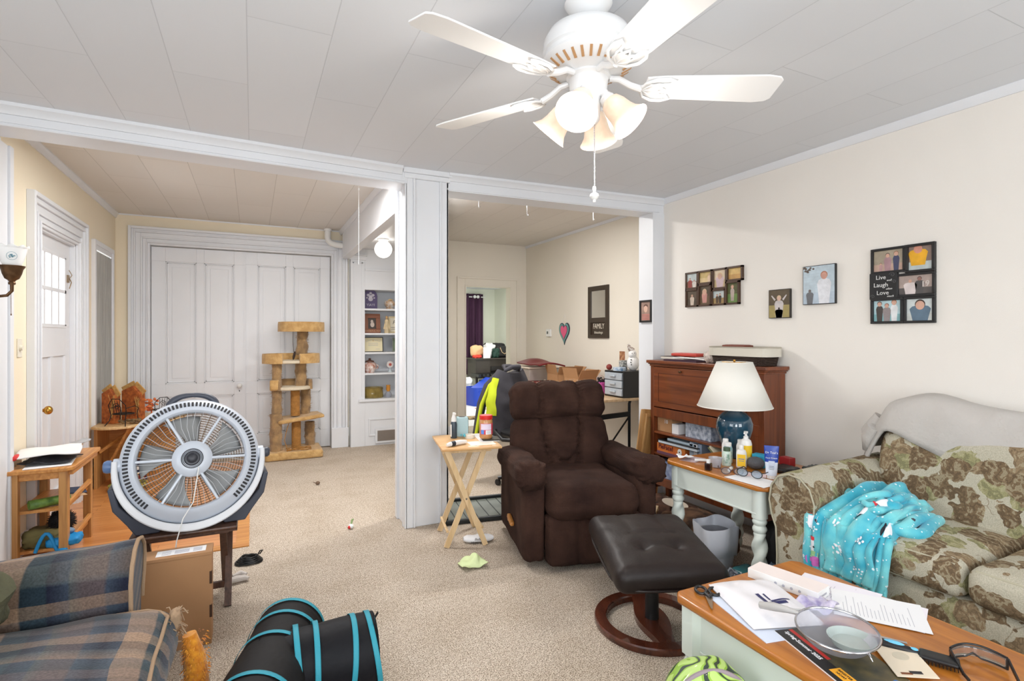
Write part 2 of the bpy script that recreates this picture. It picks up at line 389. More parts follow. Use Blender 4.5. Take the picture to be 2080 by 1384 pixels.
wallbox('wall_far', wallg, [(2.0, 3.9, 11.6, 11.7, 0, 2.45), (4.5, 6.1, 11.6, 11.7, 0, 2.45), (3.9, 4.5, 11.6, 11.7, 0, 1.2), (3.9, 4.5, 11.6, 11.7, 2.2, 2.45), (5.15, 5.25, 7.05, 11.6, 0, 2.45), (1.95, 2.05, 7.05, 11.7, 0, 2.45)], 'pale green walls of the far room')
wb = MB()
for x0, x1 in ((-1.3, .2), (1.0, 2.5)):
    wb.box(x0, x1, -1.88, -1.82, .75, .80).box(x0, x1, -1.88, -1.82, 2.2, 2.25).box(x0, x0 + .05, -1.88, -1.82, .8, 2.2).box(x1 - .05, x1, -1.88, -1.82, .8, 2.2).box(x0, x1, -1.87, -1.83, 1.48, 1.52)
struct(wb.build('window_1', white), 'rear wall windows', 'window')
wb = MB().box(-2.18, -2.12, -.65, 1.35, .75, .8).box(-2.18, -2.12, -.65, 1.35, 2.2, 2.25).box(-2.17, -2.13, -.65, 1.35, 1.48, 1.52)
for y in (-.65, .33, 1.30): wb.box(-2.18, -2.12, y, y + .05, .8, 2.2)
struct(wb.build('window_2', white), 'side wall windows', 'window')
# ---------------------------------------------------------------- beam, post and mouldings
def sweep(b, prof, p0, p1, n, k=None):
    """extrude profile [(out, up)] along p0->p1; n = outward horizontal direction"""
    n = Vector(n).normalized(); m = len(prof)
    V = [Vector(p) + n * o + Vector((0, 0, u)) for p in (p0, p1) for o, u in prof]
    F = [tuple(range(m))[::-1], tuple(range(m, 2 * m))] + [(i, (i + 1) % m, m + (i + 1) % m, m + i) for i in range(m)]
    b.add(V, F, k)
crown = [(0, 0), (0, -.055), (.012, -.055), (.016, -.045), (.032, -.022), (.040, -.018), (.040, 0)]
b = MB()
b.prism([(-1.32, 3.60), (.99, 3.76), (.99, 3.99), (-1.32, 3.83)], 2.46, 2.665)
sweep(b, crown, (-1.32, 3.60, 2.57), (.95, 3.757, 2.57), (.07, -1, 0))
sweep(b, [(0, 0), (0, .012), (-.03, .012), (-.03, -.006), (0.004, -.006), (.008, 0)], (-1.32, 3.60, 2.46), (.97, 3.759, 2.46), (.07, -1, 0))
b.prism([(-1.32, 3.594), (.97, 3.752), (.97, 3.76), (-1.32, 3.60)], 2.472, 2.49)
struct(b.build('trim_2', white), 'white painted ceiling beam left of the post', 'beam')
b = MB()
b.prism([(1.28, 3.77), (3.30, 3.66), (3.30, 3.86), (1.28, 3.97)], 2.445, 2.665)
sweep(b, crown, (1.30, 3.769, 2.57), (3.26, 3.662, 2.57), (-.05, -1, 0))
b.prism([(1.29, 3.762), (3.2, 3.657), (3.2, 3.665), (1.29, 3.77)], 2.452, 2.462)
struct(b.build('trim_3', white), 'white painted ceiling beam right of the post', 'beam')
b = MB().box(3.13, 3.26, 3.655, 3.85, 0, 2.445).box(3.12, 3.135, 3.65, 3.665, 0, 2.445).box(3.26, 3.60, 3.76, 3.86, 0, 2.665)
struct(b.build('trim_4', white), 'white jamb where the right beam meets the wall', 'trim')
b = MB().box(-1.30, -1.255, 3.58, 4.06, 0, 2.46).box(-1.255, -1.24, 3.80, 3.86, 0, 2.46).box(-1.255, -1.243, 4.0, 4.05, 0, 2.46)
struct(b.build('trim_5', white), 'white jamb at the left end of the beam', 'trim')
b = MB().box(.99, 1.285, 3.775, 4.055, 0, 2.53)
for x0, x1, t in ((.982, 1.035, .010), (1.035, 1.05, .018), (1.232, 1.247, .018), (1.247, 1.30, .010)):
    b.box(x0, x1, 3.775 - t, 3.78, 0, 2.535)
b.box(1.285, 1.30, 3.765, 3.80, 0, 2.535)
b.box(.975, .992, 3.765, 3.82, 0, 2.535).box(.972, .992, 3.82, 3.835, 0, 2.535).box(.975, .992, 4.01, 4.063, 0, 2.535).box(.972, .992, 3.995, 4.01, 0, 2.535)
b.box(.968, 1.31, 3.752, 4.06, 2.50, 2.535)
b.box(.958, 1.322, 3.738, 4.06, 2.535, 2.572)
struct(b.build('trim_6', white, bevel=.003), 'white panelled square post in the middle of the opening', 'post')
b = MB().box(.99, 1.07, 4.05, 6.80, 2.315, 2.665)
sweep(b, [(0, 0), (0, -.05), (.01, -.05), (.03, -.012), (.03, 0)], (.99, 4.05, 2.665), (.99, 6.9, 2.665), (-1, 0, 0))
b.box(.98, .99, 4.05, 6.80, 2.315, 2.33)
struct(b.build('trim_7', white), 'white header running from the post back to the shelves', 'beam')
b = MB(); sweep(b, [(0, 0), (0, -.045), (.008, -.045), (.028, -.01), (.028, 0)], (3.25, -1.8, 2.57), (3.25, 3.66, 2.57), (-1, 0, 0))
struct(b.build('trim_8', white))
b = MB(); sweep(b, [(0, 0), (0, -.05), (.010, -.05), (.014, -.03), (.03, -.01), (.03, 0)], (-1.30, 3.83, 2.665), (-1.30, 6.9, 2.665), (1, 0, 0))
sweep(b, [(0, 0), (0, -.012), (.01, -.012), (.012, 0)], (-1.3, 6.9, 2.665), (1.0, 6.9, 2.665), (0, -1, 0))
struct(b.build('trim_9', white))
b = MB(); sweep(b, [(0, 0), (0, -.03), (.01, -.03), (.018, 0)], (3.58, 3.86, 2.665), (3.58, 6.93, 2.665), (-1, 0, 0))
struct(b.build('trim_10', white))
b = MB().box(3.235, 3.25, -1.8, 3.655, 0, .14).box(3.565, 3.58, 3.86, 6.93, 0, .14).box(1.80, 2.50, 6.915, 6.93, 0, .14)
struct(b.build('baseboard_right', white))
def casing(b, x0, x1, z1, wd, steps, face, axis='Y', sgn=-1, z0=0, plinth=0):
    """door casing: inner edges x0,x1, top z1, width wd; steps [(f0,f1,thick)]; plane at face; axis Y => wall faces -Y"""
    def bx(a0, a1, c0, c1, t):
        lo, hi = (face - t, face) if sgn < 0 else (face, face + t)
        if axis == 'Y': b.box(a0, a1, lo, hi, c0, c1)
        else: b.box(lo, hi, a0, a1, c0, c1)
    for f0, f1, t in steps:
        bx(x0 - wd * f1, x0 - wd * f0, z0, z1 + wd * f1, t)
        bx(x1 + wd * f0, x1 + wd * f1, z0, z1 + wd * f1, t)
        bx(x0 - wd * f0, x1 + wd * f0, z1 + wd * f0, z1 + wd * f1, t)
    if plinth:
        bx(x0 - wd * 1.03, x0 + .002, z0, z0 + plinth, steps[-1][2] + .012)
        bx(x1 - .002, x1 + wd * 1.03, z0, z0 + plinth, steps[-1][2] + .012)
stp = [(0, .10, .020), (.10, .16, .032), (.16, .34, .016), (.34, .42, .030), (.42, .66, .020), (.66, .74, .036), (.74, .86, .028), (.86, 1, .046)]
b = MB(); casing(b, -.995, .87, 2.352, .19, stp, 6.90, plinth=.24)
b.box(-1.02, -.995, 6.90, 6.98, 0, 2.37).box(.87, .90, 6.90, 6.98, 0, 2.37).box(-1.02, .9, 6.90, 6.98, 2.352, 2.37)
struct(b.build('trim_11', white, bevel=.003), 'wide moulded white casing around the double doors', 'door casing')
def door_leaf(x0, x1, panels, y=6.95, z1=2.345):
    b = MB(); t = .035
    xs = sorted({x0, x1, *[p[0] for p in panels], *[p[1] for p in panels]}); zs = sorted({.01, z1, *[p[2] for p in panels], *[p[3] for p in panels]})
    for i in range(len(xs) - 1):
        for j in range(len(zs) - 1):
            inside = any(p[0] <= xs[i] and xs[i + 1] <= p[1] and p[2] <= zs[j] and zs[j + 1] <= p[3] for p in panels)
            if inside: b.box(xs[i], xs[i + 1], y + .018, y + t, zs[j], zs[j + 1])
            else: b.box(xs[i], xs[i + 1], y, y + t, zs[j], zs[j + 1])
    for p in panels:   # moulding ring and raised field
        for q, tt in ((.0, .006), (.014, .011)):
            b.box(p[0] + q, p[1] - q, y + tt, y + .02, p[2] + q, p[2] + q + .012).box(p[0] + q, p[1] - q, y + tt, y + .02, p[3] - q - .012, p[3] - q)
            b.box(p[0] + q, p[0] + q + .012, y + tt, y + .02, p[2] + q, p[3] - q).box(p[1] - q - .012, p[1] - q, y + tt, y + .02, p[2] + q, p[3] - q)
        b.box(p[0] + .06, p[1] - .06, y + .013, y + .02, p[2] + .06, p[3] - .06)
    return b.build(('door_1'), white, bevel=.002)
d1 = door_leaf(-.99, -.085, [(-.86, -.565, .84, 2.19), (-.49, -.19, .84, 2.19), (-.86, -.565, .22, .70), (-.49, -.19, .22, .70)])
d1.name = 'door_1'; struct(d1, 'left leaf of the white panelled double doors with a white knob', 'door')
d2 = door_leaf(-.075, .862, [(.05, .36, .84, 2.20), (.44, .75, .84, 2.20), (.05, .36, .22, .70), (.44, .75, .22, .70)], y=6.955)
d2.name = 'door_2'; struct(d2, 'right leaf of the white panelled double doors behind the cat tree', 'door')
k = MB().cyl((-.135, 6.95, .80), (-.135, 6.94, .80), .026).cyl((-.135, 6.94, .80), (-.135, 6.92, .80), .012).ell((-.135, 6.90, .80), (.027, .025, .027)).build('door_knob', white2, d1)
MB().box(-.087, -.073, 6.938, 6.95, .01, 2.345).build('astragal', white, d1)
MB().ell((-.135, 6.949, .735), (.004, .003, .010)).build('keyhole', black, d1)
b = MB(); casing(b, 4.63, 5.49, 2.115, .20, stp, -1.30, axis='X', sgn=1)
b.box(-1.42, -1.30, 4.62, 4.64, 0, 2.12).box(-1.42, -1.30, 5.48, 5.50, 0, 2.12).box(-1.42, -1.30, 4.62, 5.5, 2.10, 2.12)
struct(b.build('trim_12', white, bevel=.003), 'moulded white casing around the front door', 'door casing')
b = MB(); X = -1.335; y0, y1 = 4.645, 5.475
wy0, wy1, wz0, wz1 = 4.74, 5.36, 1.45, 1.99
b.box(X - .04, X, y0, wy0, .01, 2.10).box(X - .04, X, wy1, y1, .01, 2.10).box(X - .04, X, wy0, wy1, .01, .22).box(X - .04, X, wy0, wy1, 1.22, wz0).box(X - .04, X, wy0, wy1, wz1, 2.10)
b.box(X - .04, X - .014, wy0, wy1, .22, 1.22).box(X - .02, X, wy0 + .28, wy0 + .34, .22, 1.22)
for z in (1.45, 1.72, 1.99): b.box(X - .03, X + .004, wy0 - .02, wy1 + .02, z - .014, z + .014)
for i in range(5):
    y = wy0 + (wy1 - wy0) * i / 4; b.box(X - .03, X + (.004 if i in (0, 4) else 0), y - .018, y + .018, wz0, wz1)
fd = struct(b.build('door_3', white, bevel=.002), 'white front door with eight small panes and a brass knob', 'door')
gl = mat('window_pane', (250, 252, 255), .02, trans=1, alpha=.15)
MB().box(X - .022, X - .018, wy0, wy1, wz0, wz1).build('pane', gl, fd)
MB().cyl((X, 4.74, .86), (X + .008, 4.74, .86), .028).cyl((X + .008, 4.74, .86), (X + .04, 4.74, .86), .012).ell((X + .062, 4.74, .86), (.026, .030, .030)).build('door_knob', brass, fd)
MB().ell((X + .003, 4.74, 1.085), (.004, .014, .022)).build('keyhole_plate', mat('aged_brass', (150, 130, 90), .4, .8), fd)
MB().box(X, X + .012, 5.40, 5.43, 1.80, 1.86).tube([(X + .015, 5.415, 1.83), (X + .03, 5.40, 1.80), (X + .02, 5.39, 1.75)], .004, 6).tube([(X + .01, 5.42, 1.90), (X + .03, 5.415, 1.86), (X + .015, 5.41, 1.83)], .003, 6).build('latch', mat('dull_latch', (160, 140, 115), .4, .7), fd)
b = MB(); casing(b, 6.05, 6.62, 2.16, .085, [(0, .5, .02), (.5, 1, .03)], -1.30, axis='X', sgn=1, z0=.30)
b.box(-1.30, -1.27, 5.98, 6.70, .27, .30)
wf = struct(b.build('window_3', white), 'tall narrow window beside the front door with a grey sheer', 'window')
sheer = mat('grey_sheer', (176, 176, 172), .9, var=.2, vscale=8, stretch=(1, 9, .4))
MB().grid(lambda u, v: (-1.287 + .008 * math.sin(u * 52), 6.05 + .57 * u, .32 + 1.83 * v), 60, 6).build('sheer_curtain', sheer, wf, smooth=80)
b = MB(); casing(b, 2.64, 3.31, 2.055, .13, [(0, .12, .03), (.12, .80, .018), (.80, 1, .03)], 6.93)
b.box(2.62, 2.64, 6.93, 7.05, 0, 2.06).box(3.31, 3.33, 6.93, 7.05, 0, 2.06).box(2.62, 3.33, 6.93, 7.05, 2.055, 2.06)
struct(b.build('trim_13', walld, bevel=.003), 'plain pale casing around the open doorway', 'door casing')
Y0 = 6.79
b = MB()
b.box(1.085, 1.255, Y0, 6.93, 0, 2.45)                       # pilaster
b.box(1.755, 1.80, Y0, 6.93, 0, 2.45)
for x0, x1, z0, z1 in ((1.11, 1.125, .62, 2.28), (1.215, 1.23, .62, 2.28), (1.11, 1.23, 2.265, 2.28)): b.box(x0, x1, Y0 - .006, Y0, z0, z1)
b.box(1.07, 1.27, Y0 - .016, Y0, 2.31, 2.36).box(1.06, 1.28, Y0 - .028, Y0, 2.36, 2.375)
b.box(1.255, 1.755, Y0, 6.93, 1.945, 2.45).box(1.255, 1.755, Y0 - .016, Y0, 2.18, 2.205)
b.box(1.255, 1.755, Y0, 6.93, 0, .56)
b.box(1.18, 1.80, Y0 - .03, Y0 + .02, .555, .585)
b.box(1.30, 1.755, Y0 - .012, Y0, .12, .14).box(1.30, 1.32, Y0 - .012, Y0, .14, .32).box(1.30, 1.755, Y0 - .012, Y0, .32, .34)
b.box(1.245, 1.80, 7.18, 7.20, .55, 1.96).box(1.235, 1.255, 6.93, 7.2, .55, 1.96).box(1.755, 1.775, 6.93, 7.2, .55, 1.96).box(1.255, 1.755, 6.93, 7.2, 1.945, 1.96).box(1.255, 1.755, 6.93, 7.2, .55, .565)
shelfz = [.585, .905, 1.165, 1.405, 1.712]
bc = struct(b.build('trim_14', white, bevel=.002), 'white built-in bookcase in the corner behind the post', 'built-in shelves')
for z in shelfz[1:]: MB().box(1.255, 1.755, Y0 + .01, 7.19, z - .022, z).build('shelf', white, bc)
MB().box(1.255, 1.755, Y0 + .01, 7.19, .565, .585).build('shelf', white, bc)
b = MB().box(1.38, 1.68, Y0 - .022, Y0 - .012, .03, .21)
vg = tag(b.build('floor_register', white), 'white framed heating vent low on the bookcase base', 'vent')
vm = mat('register_grille', (150, 140, 132), .5, .4)
b = MB().box(1.405, 1.655, Y0 - .026, Y0 - .022, .055, .185)
for i in range(24): b.box(1.408 + i * .0105, 1.413 + i * .0105, Y0 - .030, Y0 - .026, .058, .182)
b.build('grille', vm, vg)
b = MB().tube([(.82, 6.83, 2.665), (.82, 6.83, 2.56), (.83, 6.83, 2.525), (.86, 6.82, 2.495), (.91, 6.82, 2.48), (1.02, 6.82, 2.475)], .036, 16)
b.tube([(.82, 6.83, 2.665), (.82, 6.83, 2.64)], .048, 16)
tag(b.build('pipe_elbow', white2), 'white pipe elbow above the right corner of the double doors', 'pipe')
struct(MB().box(-1.30, -1.285, 4.06, 4.42, 0, .14).box(-1.30, -1.285, 5.70, 5.97, 0, .14).build('baseboard_left', white))
# ---------------------------------------------------------------- ceiling fan
fanw = mat('fan_white_enamel', (238, 238, 238), .3, coat=.3)
lampglass = mat('marbled_lamp_glass', (255, 236, 214), .35, emit=(255, 232, 208), estr=.18, var2=(240, 214, 190), vscale=18)
slotm = mat('warm_vent_shadow', (196, 150, 104), .6)
fan = thing('ceiling_fan', 'white five-blade ceiling fan with four bell glass lights', 'ceiling fan', (1.075, 1.60, 2.57))
b = MB().lathe([(.0, -.002), (.082, -.002), (.085, -.015), (.075, -.03), (.055, -.05), (.035, -.06), (0, -.062)])
b.build('canopy', fanw, fan)
MB().lathe([(0, -.05), (.022, -.055), (.027, -.065), (.018, -.08), (.016, -.11), (0, -.11)]).build('downrod', fanw, fan)
b = MB().lathe([(0, -.09), (.055, -.092), (.11, -.102), (.142, -.122), (.158, -.152), (.162, -.19), (.155, -.196), (.153, -.206), (.160, -.211), (.163, -.22)], n=56)
b.shell([(.163, -.22), (.15, -.240), (.115, -.258), (.085, -.266), (.07, -.27)], n=56)
b.build('motor_housing', fanw, fan)
b = MB()
for i in range(30):
    a = 2 * PI * i / 30
    p0 = Vector((.153 * math.cos(a), .153 * math.sin(a), -.237)); p1 = Vector((.120 * math.cos(a), .120 * math.sin(a), -.2575))
    b.bar(p0, p1, .009, .004, up=(math.cos(a) * .5, math.sin(a) * .5, -1))
b.build('vent_slots', slotm, fan)
MB().lathe([(0, -.268), (.075, -.268), (.078, -.277), (.07, -.285), (.065, -.325), (.055, -.337), (.045, -.355), (.04, -.425), (.03, -.44), (0, -.443)]).build('switch_housing', fanw, fan)
for i, deg in enumerate((-24, 48, 120, 192, 264)):
    a = R(deg); M = Matrix.Rotation(a, 4, 'Z')
    pts = [(.20, -.052), (.26, -.060), (.62, -.074), (.665, -.066), (.68, -.05), (.68, .05), (.665, .066), (.62, .074), (.26, .060), (.20, .052)]
    MM = M @ Matrix.Translation((0, 0, -.305)) @ Matrix.Rotation(R(-12), 4, 'X')
    MB().prism(pts, -.003, .003, M=MM).build('blade', mat('fan_blade_white', (240, 240, 240), .45) if i == 0 else MATS['fan_blade_white'], fan, bevel=.002)
    q = MB()
    MI = M @ Matrix.Translation((0, 0, -.313)) @ Matrix.Rotation(R(-12), 4, 'X')
    def tp(p): return MI @ Vector(p)
    q.tube([M @ Vector((.075, 0, -.277)), M @ Vector((.11, 0, -.279)), M @ Vector((.15, 0, -.30)), tp((.19, 0, 0))], [.011, .012, .012, .013], 10)
    loop = [(.185, 0), (.20, .035), (.235, .056), (.275, .058), (.30, .046), (.285, .03), (.262, .028), (.25, .012), (.275, 0), (.25, -.012), (.262, -.028), (.285, -.03), (.30, -.046), (.275, -.058), (.235, -.056), (.20, -.035)]
    q.tube([tp((x, y, -.002)) for x, y in loop], .0055, 8, closed=True)
    q.tube([tp((x, y, -.002)) for x, y in ((.19, 0), (.215, .022), (.245, .030), (.262, .028))], .004, 6)
    q.tube([tp((x, y, -.002)) for x, y in ((.19, 0), (.215, -.022), (.245, -.030), (.262, -.028))], .004, 6)
    q.tube([tp((x, y, -.002)) for x, y in ((.19, 0), (.22, 0), (.25, .012))], .004, 6)
    q.prism([(.185, -.02), (.215, -.03), (.25, -.02), (.25, .02), (.215, .03), (.185, .02)], -.003, .002, M=MI)
    q.build('blade_iron', fanw, fan)
for deg in (-139, -49, 41, 131):
    a = R(deg); M = Matrix.Rotation(a, 4, 'Z')
    sh = MB()
    MS = M @ Matrix.Translation((.060, 0, -.355)) @ Matrix.Rotation(R(180 - 42), 4, 'Y')
    arm = MB().tube([M @ Vector((.03, 0, -.33)), M @ Vector((.058, 0, -.34)), MS @ Vector((0, 0, .012))], .016, 12).lathe([(0, 0), (.024, 0), (.028, .015), (.022, .028), (0, .03)], M=MS, n=20)
    arm.build('lamp_holder', fanw, fan)
    sh.shell([(.024, .02), (.036, .03), (.043, .055), (.046, .085), (.052, .108), (.066, .130), (.071, .135), (.068, .134), (.062, .127), (.049, .107), (.043, .085), (.039, .055), (.030, .033)], M=MS, n=28)
    sh.build('lamp_shade', lampglass, fan)
    MB().ell((MS @ Vector((0, 0, .065)))[:], (.02, .02, .026)).build('bulb', mat('lit_bulb', (255, 240, 220), .5, emit=(255, 236, 206), estr=2.6) if 'lit_bulb' not in MATS else MATS['lit_bulb'], fan)
    point('fan_light', (MS @ Vector((0, 0, .165)))[:], 3.6, (1, .94, .86), .035, fan)
b = MB(); z = -.43
for i in range(42): b.ell((.012, -.02, z - i * .0056), (.0028, .0028, .0028), 6, 4)
b.build('pull_chain', chrome, fan)
MB().lathe([(0, -.002), (.005, -.004), (.007, -.012), (.004, -.025), (.015, -.032), (.017, -.040), (.012, -.048), (.006, -.052), (.005, -.06), (0, -.062)], (.012, -.02, -.66), 14).build('pull_fob', white2, fan)
# ---------------------------------------------------------------- globe light, tubes
g = thing('globe_light', 'lit white glass globe light on the low ceiling by the shelves', 'ceiling light', (1.31, 6.0, 2.45))
MB().lathe([(0, 0), (.062, 0), (.062, -.012), (.05, -.022), (0, -.022)]).build('fitter', white2, g)
MB().ell((0, 0, -.115), (.095, .095, .095), 28, 18).build('globe', mat('lit_globe', (255, 255, 255), .3, emit=(255, 250, 240), estr=2.6), g)
tube = mat('lit_tube_cover', (250, 250, 250), .4, emit=(255, 248, 238), estr=1.0)
g = thing('tube_light', 'long white tube light on the entry ceiling behind the beam', 'ceiling light', (.16, 4.22, 2.665))
MB().box(-.62, .62, -.055, .055, -.035, 0).build('tray', white2, g)
MB().soft((0, 0, -.05), (1.24, .10, .05), .02, 12).build('diffuser', tube, g)
g = thing('tube_light', 'added white tube light, out of view, brightening the dining room', 'ceiling light', (2.0, 4.55, 2.665))  # made-up fixture dressing the added dining fill
MB().box(-.50, .50, -.055, .055, -.02, 0).build('tray', white2, g)
MB().soft((0, 0, -.030), (1.0, .10, .022), .01, 12).build('diffuser', tube, g)
g = thing('ceiling_panel', 'bright square ceiling light in the far room', 'ceiling light', (3.7, 9.4, 2.45))
MB().box(-.55, .55, -.55, .55, -.02, 0).build('frame', white2, g)
MB().box(-.5, .5, -.5, .5, -.03, -.02).build('diffuser', mat('lit_panel', (255, 255, 255), .4, emit=(255, 252, 245), estr=1.2), g)
# ---------------------------------------------------------------- wall sconce
bronze = mat('antique_bronze', (112, 82, 56), .42, .75, var=.35, vscale=30)
sc = thing('wall_sconce', 'bronze wall sconce with a white blue-patterned glass cup at the left', 'wall lamp', (-1.15, 3.72, 1.66))
b = MB().tube([(-.10, .02, -.02), (-.085, 0, -.055), (-.05, 0, -.075), (-.02, 0, -.07), (0, 0, -.045), (0, 0, 0)], [.012, .009, .008, .008, .008, .009], 10)
b.lathe([(0, -.012), (.014, -.012), (.016, -.004), (.012, .004), (.018, .012), (.03, .02), (.040, .045), (.046, .07), (.054, .082), (.055, .088), (.03, .086), (0, .086)], n=24)
b.lathe([(0, 0), (.035, 0), (.03, .012), (0, .016)], M=Matrix.Translation((-.105, .02, -.01)) @ Matrix.Rotation(R(90), 4, 'Y'), n=20)
b.build('arm', bronze, sc)
sg = mat('milky_sconce_glass', (236, 236, 236), .25, emit=(240, 238, 232), estr=.12)
def sconce_glass(u, v):
    a = 2 * PI * u; r = .030 + .034 * v ** .6; z = .086 + .105 * v
    if v > .99: z += .006 * math.cos(a * 10); r += .008
    return (r * math.cos(a), r * math.sin(a), z)
MB().grid(sconce_glass, 60, 14, cu=True).build('glass_cup', sg, sc, solid=.003, smooth=80)
b = MB()
cdir = Vector((.28, -.96, 0)); sidev = Vector((.96, .28, 0)); cc = Vector((0, 0, .135)) + cdir * .0605
rng = random.Random(3)
b.tube([cc + sidev * (.021 * math.cos(2 * PI * i / 20)) + Vector((0, 0, .021 * math.sin(2 * PI * i / 20))) - cdir * (.006 * (abs(math.cos(2 * PI * i / 20)))) for i in range(20)], .0008, 5, closed=True)
for i in range(11):
    a = rng.random() * 6.28; r = rng.random() * .013
    b.ell((cc + sidev * (r * math.cos(a)) + Vector((0, 0, r * math.sin(a))))[:], (.004, .002, .003), 8, 5)
b.build('painted_motif', mat('sconce_blue', (110, 150, 165), .6), sc)
MB().tube([(.005, -.03, -.02), (.006, -.03, -.17)], .0012, 6).ell((.006, -.03, -.172), (.003, .003, .006), 8, 6).build('pull_chain', bronze, sc)
# ---------------------------------------------------------------- ceiling hooks
for i, (x, y) in enumerate(((1.62, 3.96), (2.1, 4.05), (2.72, 3.97))):
    o = MB().tube([(x, y, 2.445 if y < 3.93 else 2.665), (x, y, 2.40), (x + .006, y, 2.392), (x + .012, y, 2.40), (x + .012, y, 2.408)], .0018, 6).build('ceiling_hook', chrome)
    tag(o, ['small wire hook under the right beam, nearest the post', 'small wire hook under the middle of the right beam', 'small wire hook under the right beam, nearest the wall'][i], 'hook', 'hooks under the right beam')
o = MB().tube([(.80, 4.6, 2.665), (.80, 4.6, 1.97)], .0012, 5).ell((.80, 4.6, 2.60), (.006, .006, .012), 8, 6).build('pull_string', white2)
tag(o, 'thin white pull string hanging from the entry ceiling', 'string')
# ---------------------------------------------------------------- floor fan on a dark folding tray table
dark_wood = wood('dark_walnut', (92, 62, 46), (62, 40, 30), 'Z', 16)
silver = mat('pale_silver_plastic', (204, 211, 222), .32, coat=.2)
slate = mat('slate_plastic', (66, 70, 82), .45)
tt = thing('tray_table', 'dark walnut folding tray table carrying the big round fan', 'tray table', (-.30, 3.23, 0))
MB().soft((0, 0, .405), (.46, .34, .022), .01, 12).build('table_top', dark_wood, tt)
for sx in (-1, 1):
    for k in (-1, 1):
        x = sx * (.165 + (.022 if k > 0 else 0))
        MB().bar((x, -.15 * k, .005), (x, .13 * k, .39), .018, .032, up=(1, 0, 0)).build('leg', dark_wood, tt)
MB().box(-.19, .19, -.145, -.12, .375, .395).box(-.19, .19, .12, .145, .375, .395).box(-.23, .23, -.16, .16, .385, .394).build('rail', dark_wood, tt)
MB().box(-.17, .17, -.118, -.098, .09, .12).build('stretcher', dark_wood, tt)
FM = Matrix.Translation((-.275, 3.17, .745)) @ Matrix.Rotation(R(4), 4, 'Z') @ Matrix.Rotation(R(90 - 16), 4, 'X')
ff = thing('floor_fan', 'large pale grey round floor fan with a blue side knob', 'fan', (-.275, 3.17, .416))
def fb(m, name, mt, **kw):
    for i, p in enumerate(m.v): m.v[i] = tuple(FM @ Vector(p))
    return m.build(name, mt, kw.pop('parent', ff), world=True, **kw)
b = MB()
prof = [(.232, .030), (.236, .052), (.245, .060), (.258, .056), (.268, .048), (.296, .030), (.306, .010), (.308, -.03), (.298, -.085), (.27, -.10), (.262, -.09), (.29, -.05), (.285, 0), (.24, .02)]
V = []; F = []; n = 84; mm = len(prof)
b.grid(lambda u, v: (prof[int(round(v * mm)) % mm][0] * math.cos(2 * PI * u), prof[int(round(v * mm)) % mm][0] * math.sin(2 * PI * u), prof[int(round(v * mm)) % mm][1]), n, mm, cu=True, cv=True)
fb(b, 'housing', silver, smooth=50)
b = MB()
for i in range(100):
    a = 2 * PI * i / 100
    if R(228) < a < R(312): continue
    d = Vector((math.cos(a), math.sin(a), 0))
    b.bar(d * .2655 + Vector((0, 0, .0495)), d * .288 + Vector((0, 0, .0375)), .0095, .006, up=d * .5 + Vector((0, 0, 1)))
fb(b, 'vent_slots', mat('slot_dark', (48, 48, 52), .6))
b = MB()
wires = mat('grille_wire', (190, 192, 196), .45)
for i in range(42):
    a = 2 * PI * i / 42
    d = Vector((math.cos(a), math.sin(a), 0)); e = Vector((-math.sin(a), math.cos(a), 0))
    r0 = .085 if i % 2 else .095
    b.tube([d * r0 + Vector((0, 0, .052)), d * .16 + e * .012 + Vector((0, 0, .056)), d * .236 + e * .004 + Vector((0, 0, .044))], .0013, 5)
fb(b, 'front_grille', wires)
b = MB()
dusty = mat('dusty_tan_wire', (150, 122, 94), .8, var=.4, vscale=30)
for k in range(13):
    r = .09 + k * .0125
    b.tube([(r * math.cos(2 * PI * j / 48), r * math.sin(2 * PI * j / 48), -.045) for j in range(48)], .0022, 5, closed=True)
for i in range(36):
    a = 2 * PI * i / 36; d = Vector((math.cos(a), math.sin(a), 0)); b.tube([d * .08 + Vector((0, 0, -.047)), d * .27 + Vector((0, 0, -.047))], .0018, 5)
fb(b, 'rear_grille', dusty)
b = MB()
for i in range(6):
    a = R(58 + 60 * i); d = Vector((math.cos(a), math.sin(a), 0))
    b.bar(d * .075 + Vector((0, 0, .058)), d * .238 + Vector((0, 0, .054)), .013, .014, up=(0, 0, 1))
fb(b, 'spokes', silver, bevel=.004)
b = MB()
def blade(u, v, a0):
    r = .07 + .155 * u; a = a0 + R(34) * (v - .5) * (.8 + .5 * u) + .25 * u
    return (r * math.cos(a), r * math.sin(a), -.012 + .04 * (v - .5))
for i in range(5): b.grid(lambda u, v, a0=2 * PI * i / 5 + .3: blade(u, v, a0), 10, 6)
fb(b, 'fan_blades', mat('smoky_fan_blade', (150, 152, 152), .5), smooth=80, solid=.003)
b = MB().lathe([(0, .082), (.03, .082), (.055, .080), (.075, .074), (.088, .062), (.090, .045), (.085, .02), (.07, -.03), (0, -.03)], n=44)
hub = fb(b, 'hub', silver)
b = MB()
for r, t in ((.046, .0025), (.040, .0015)): b.tube([(r * math.cos(2 * PI * j / 40), r * math.sin(2 * PI * j / 40), .0825) for j in range(40)], t, 6, closed=True)
b.lathe([(0, .083), (.034, .083), (.036, .088), (.031, .094), (.024, .095), (.020, .102), (.012, .106), (0, .107)], n=32)
fb(b, 'speed_dial', mat('charcoal_dial', (52, 54, 62), .4), parent=hub)
b = MB()
ph = [(.125 * math.sin(t) , .262 + .075 * (1 - (t / R(52)) ** 2) ** .5 if abs(t) < R(51.9) else .262) for t in [R(-52 + 104 * i / 22) for i in range(23)]]
b.tube([(x * 1.12, y, .0 - .02) for x, y in ph], [.012 + .006 * abs(i - 11) / 11 for i in range(23)], 12)
fb(b, 'carry_handle', slate)
b = MB()
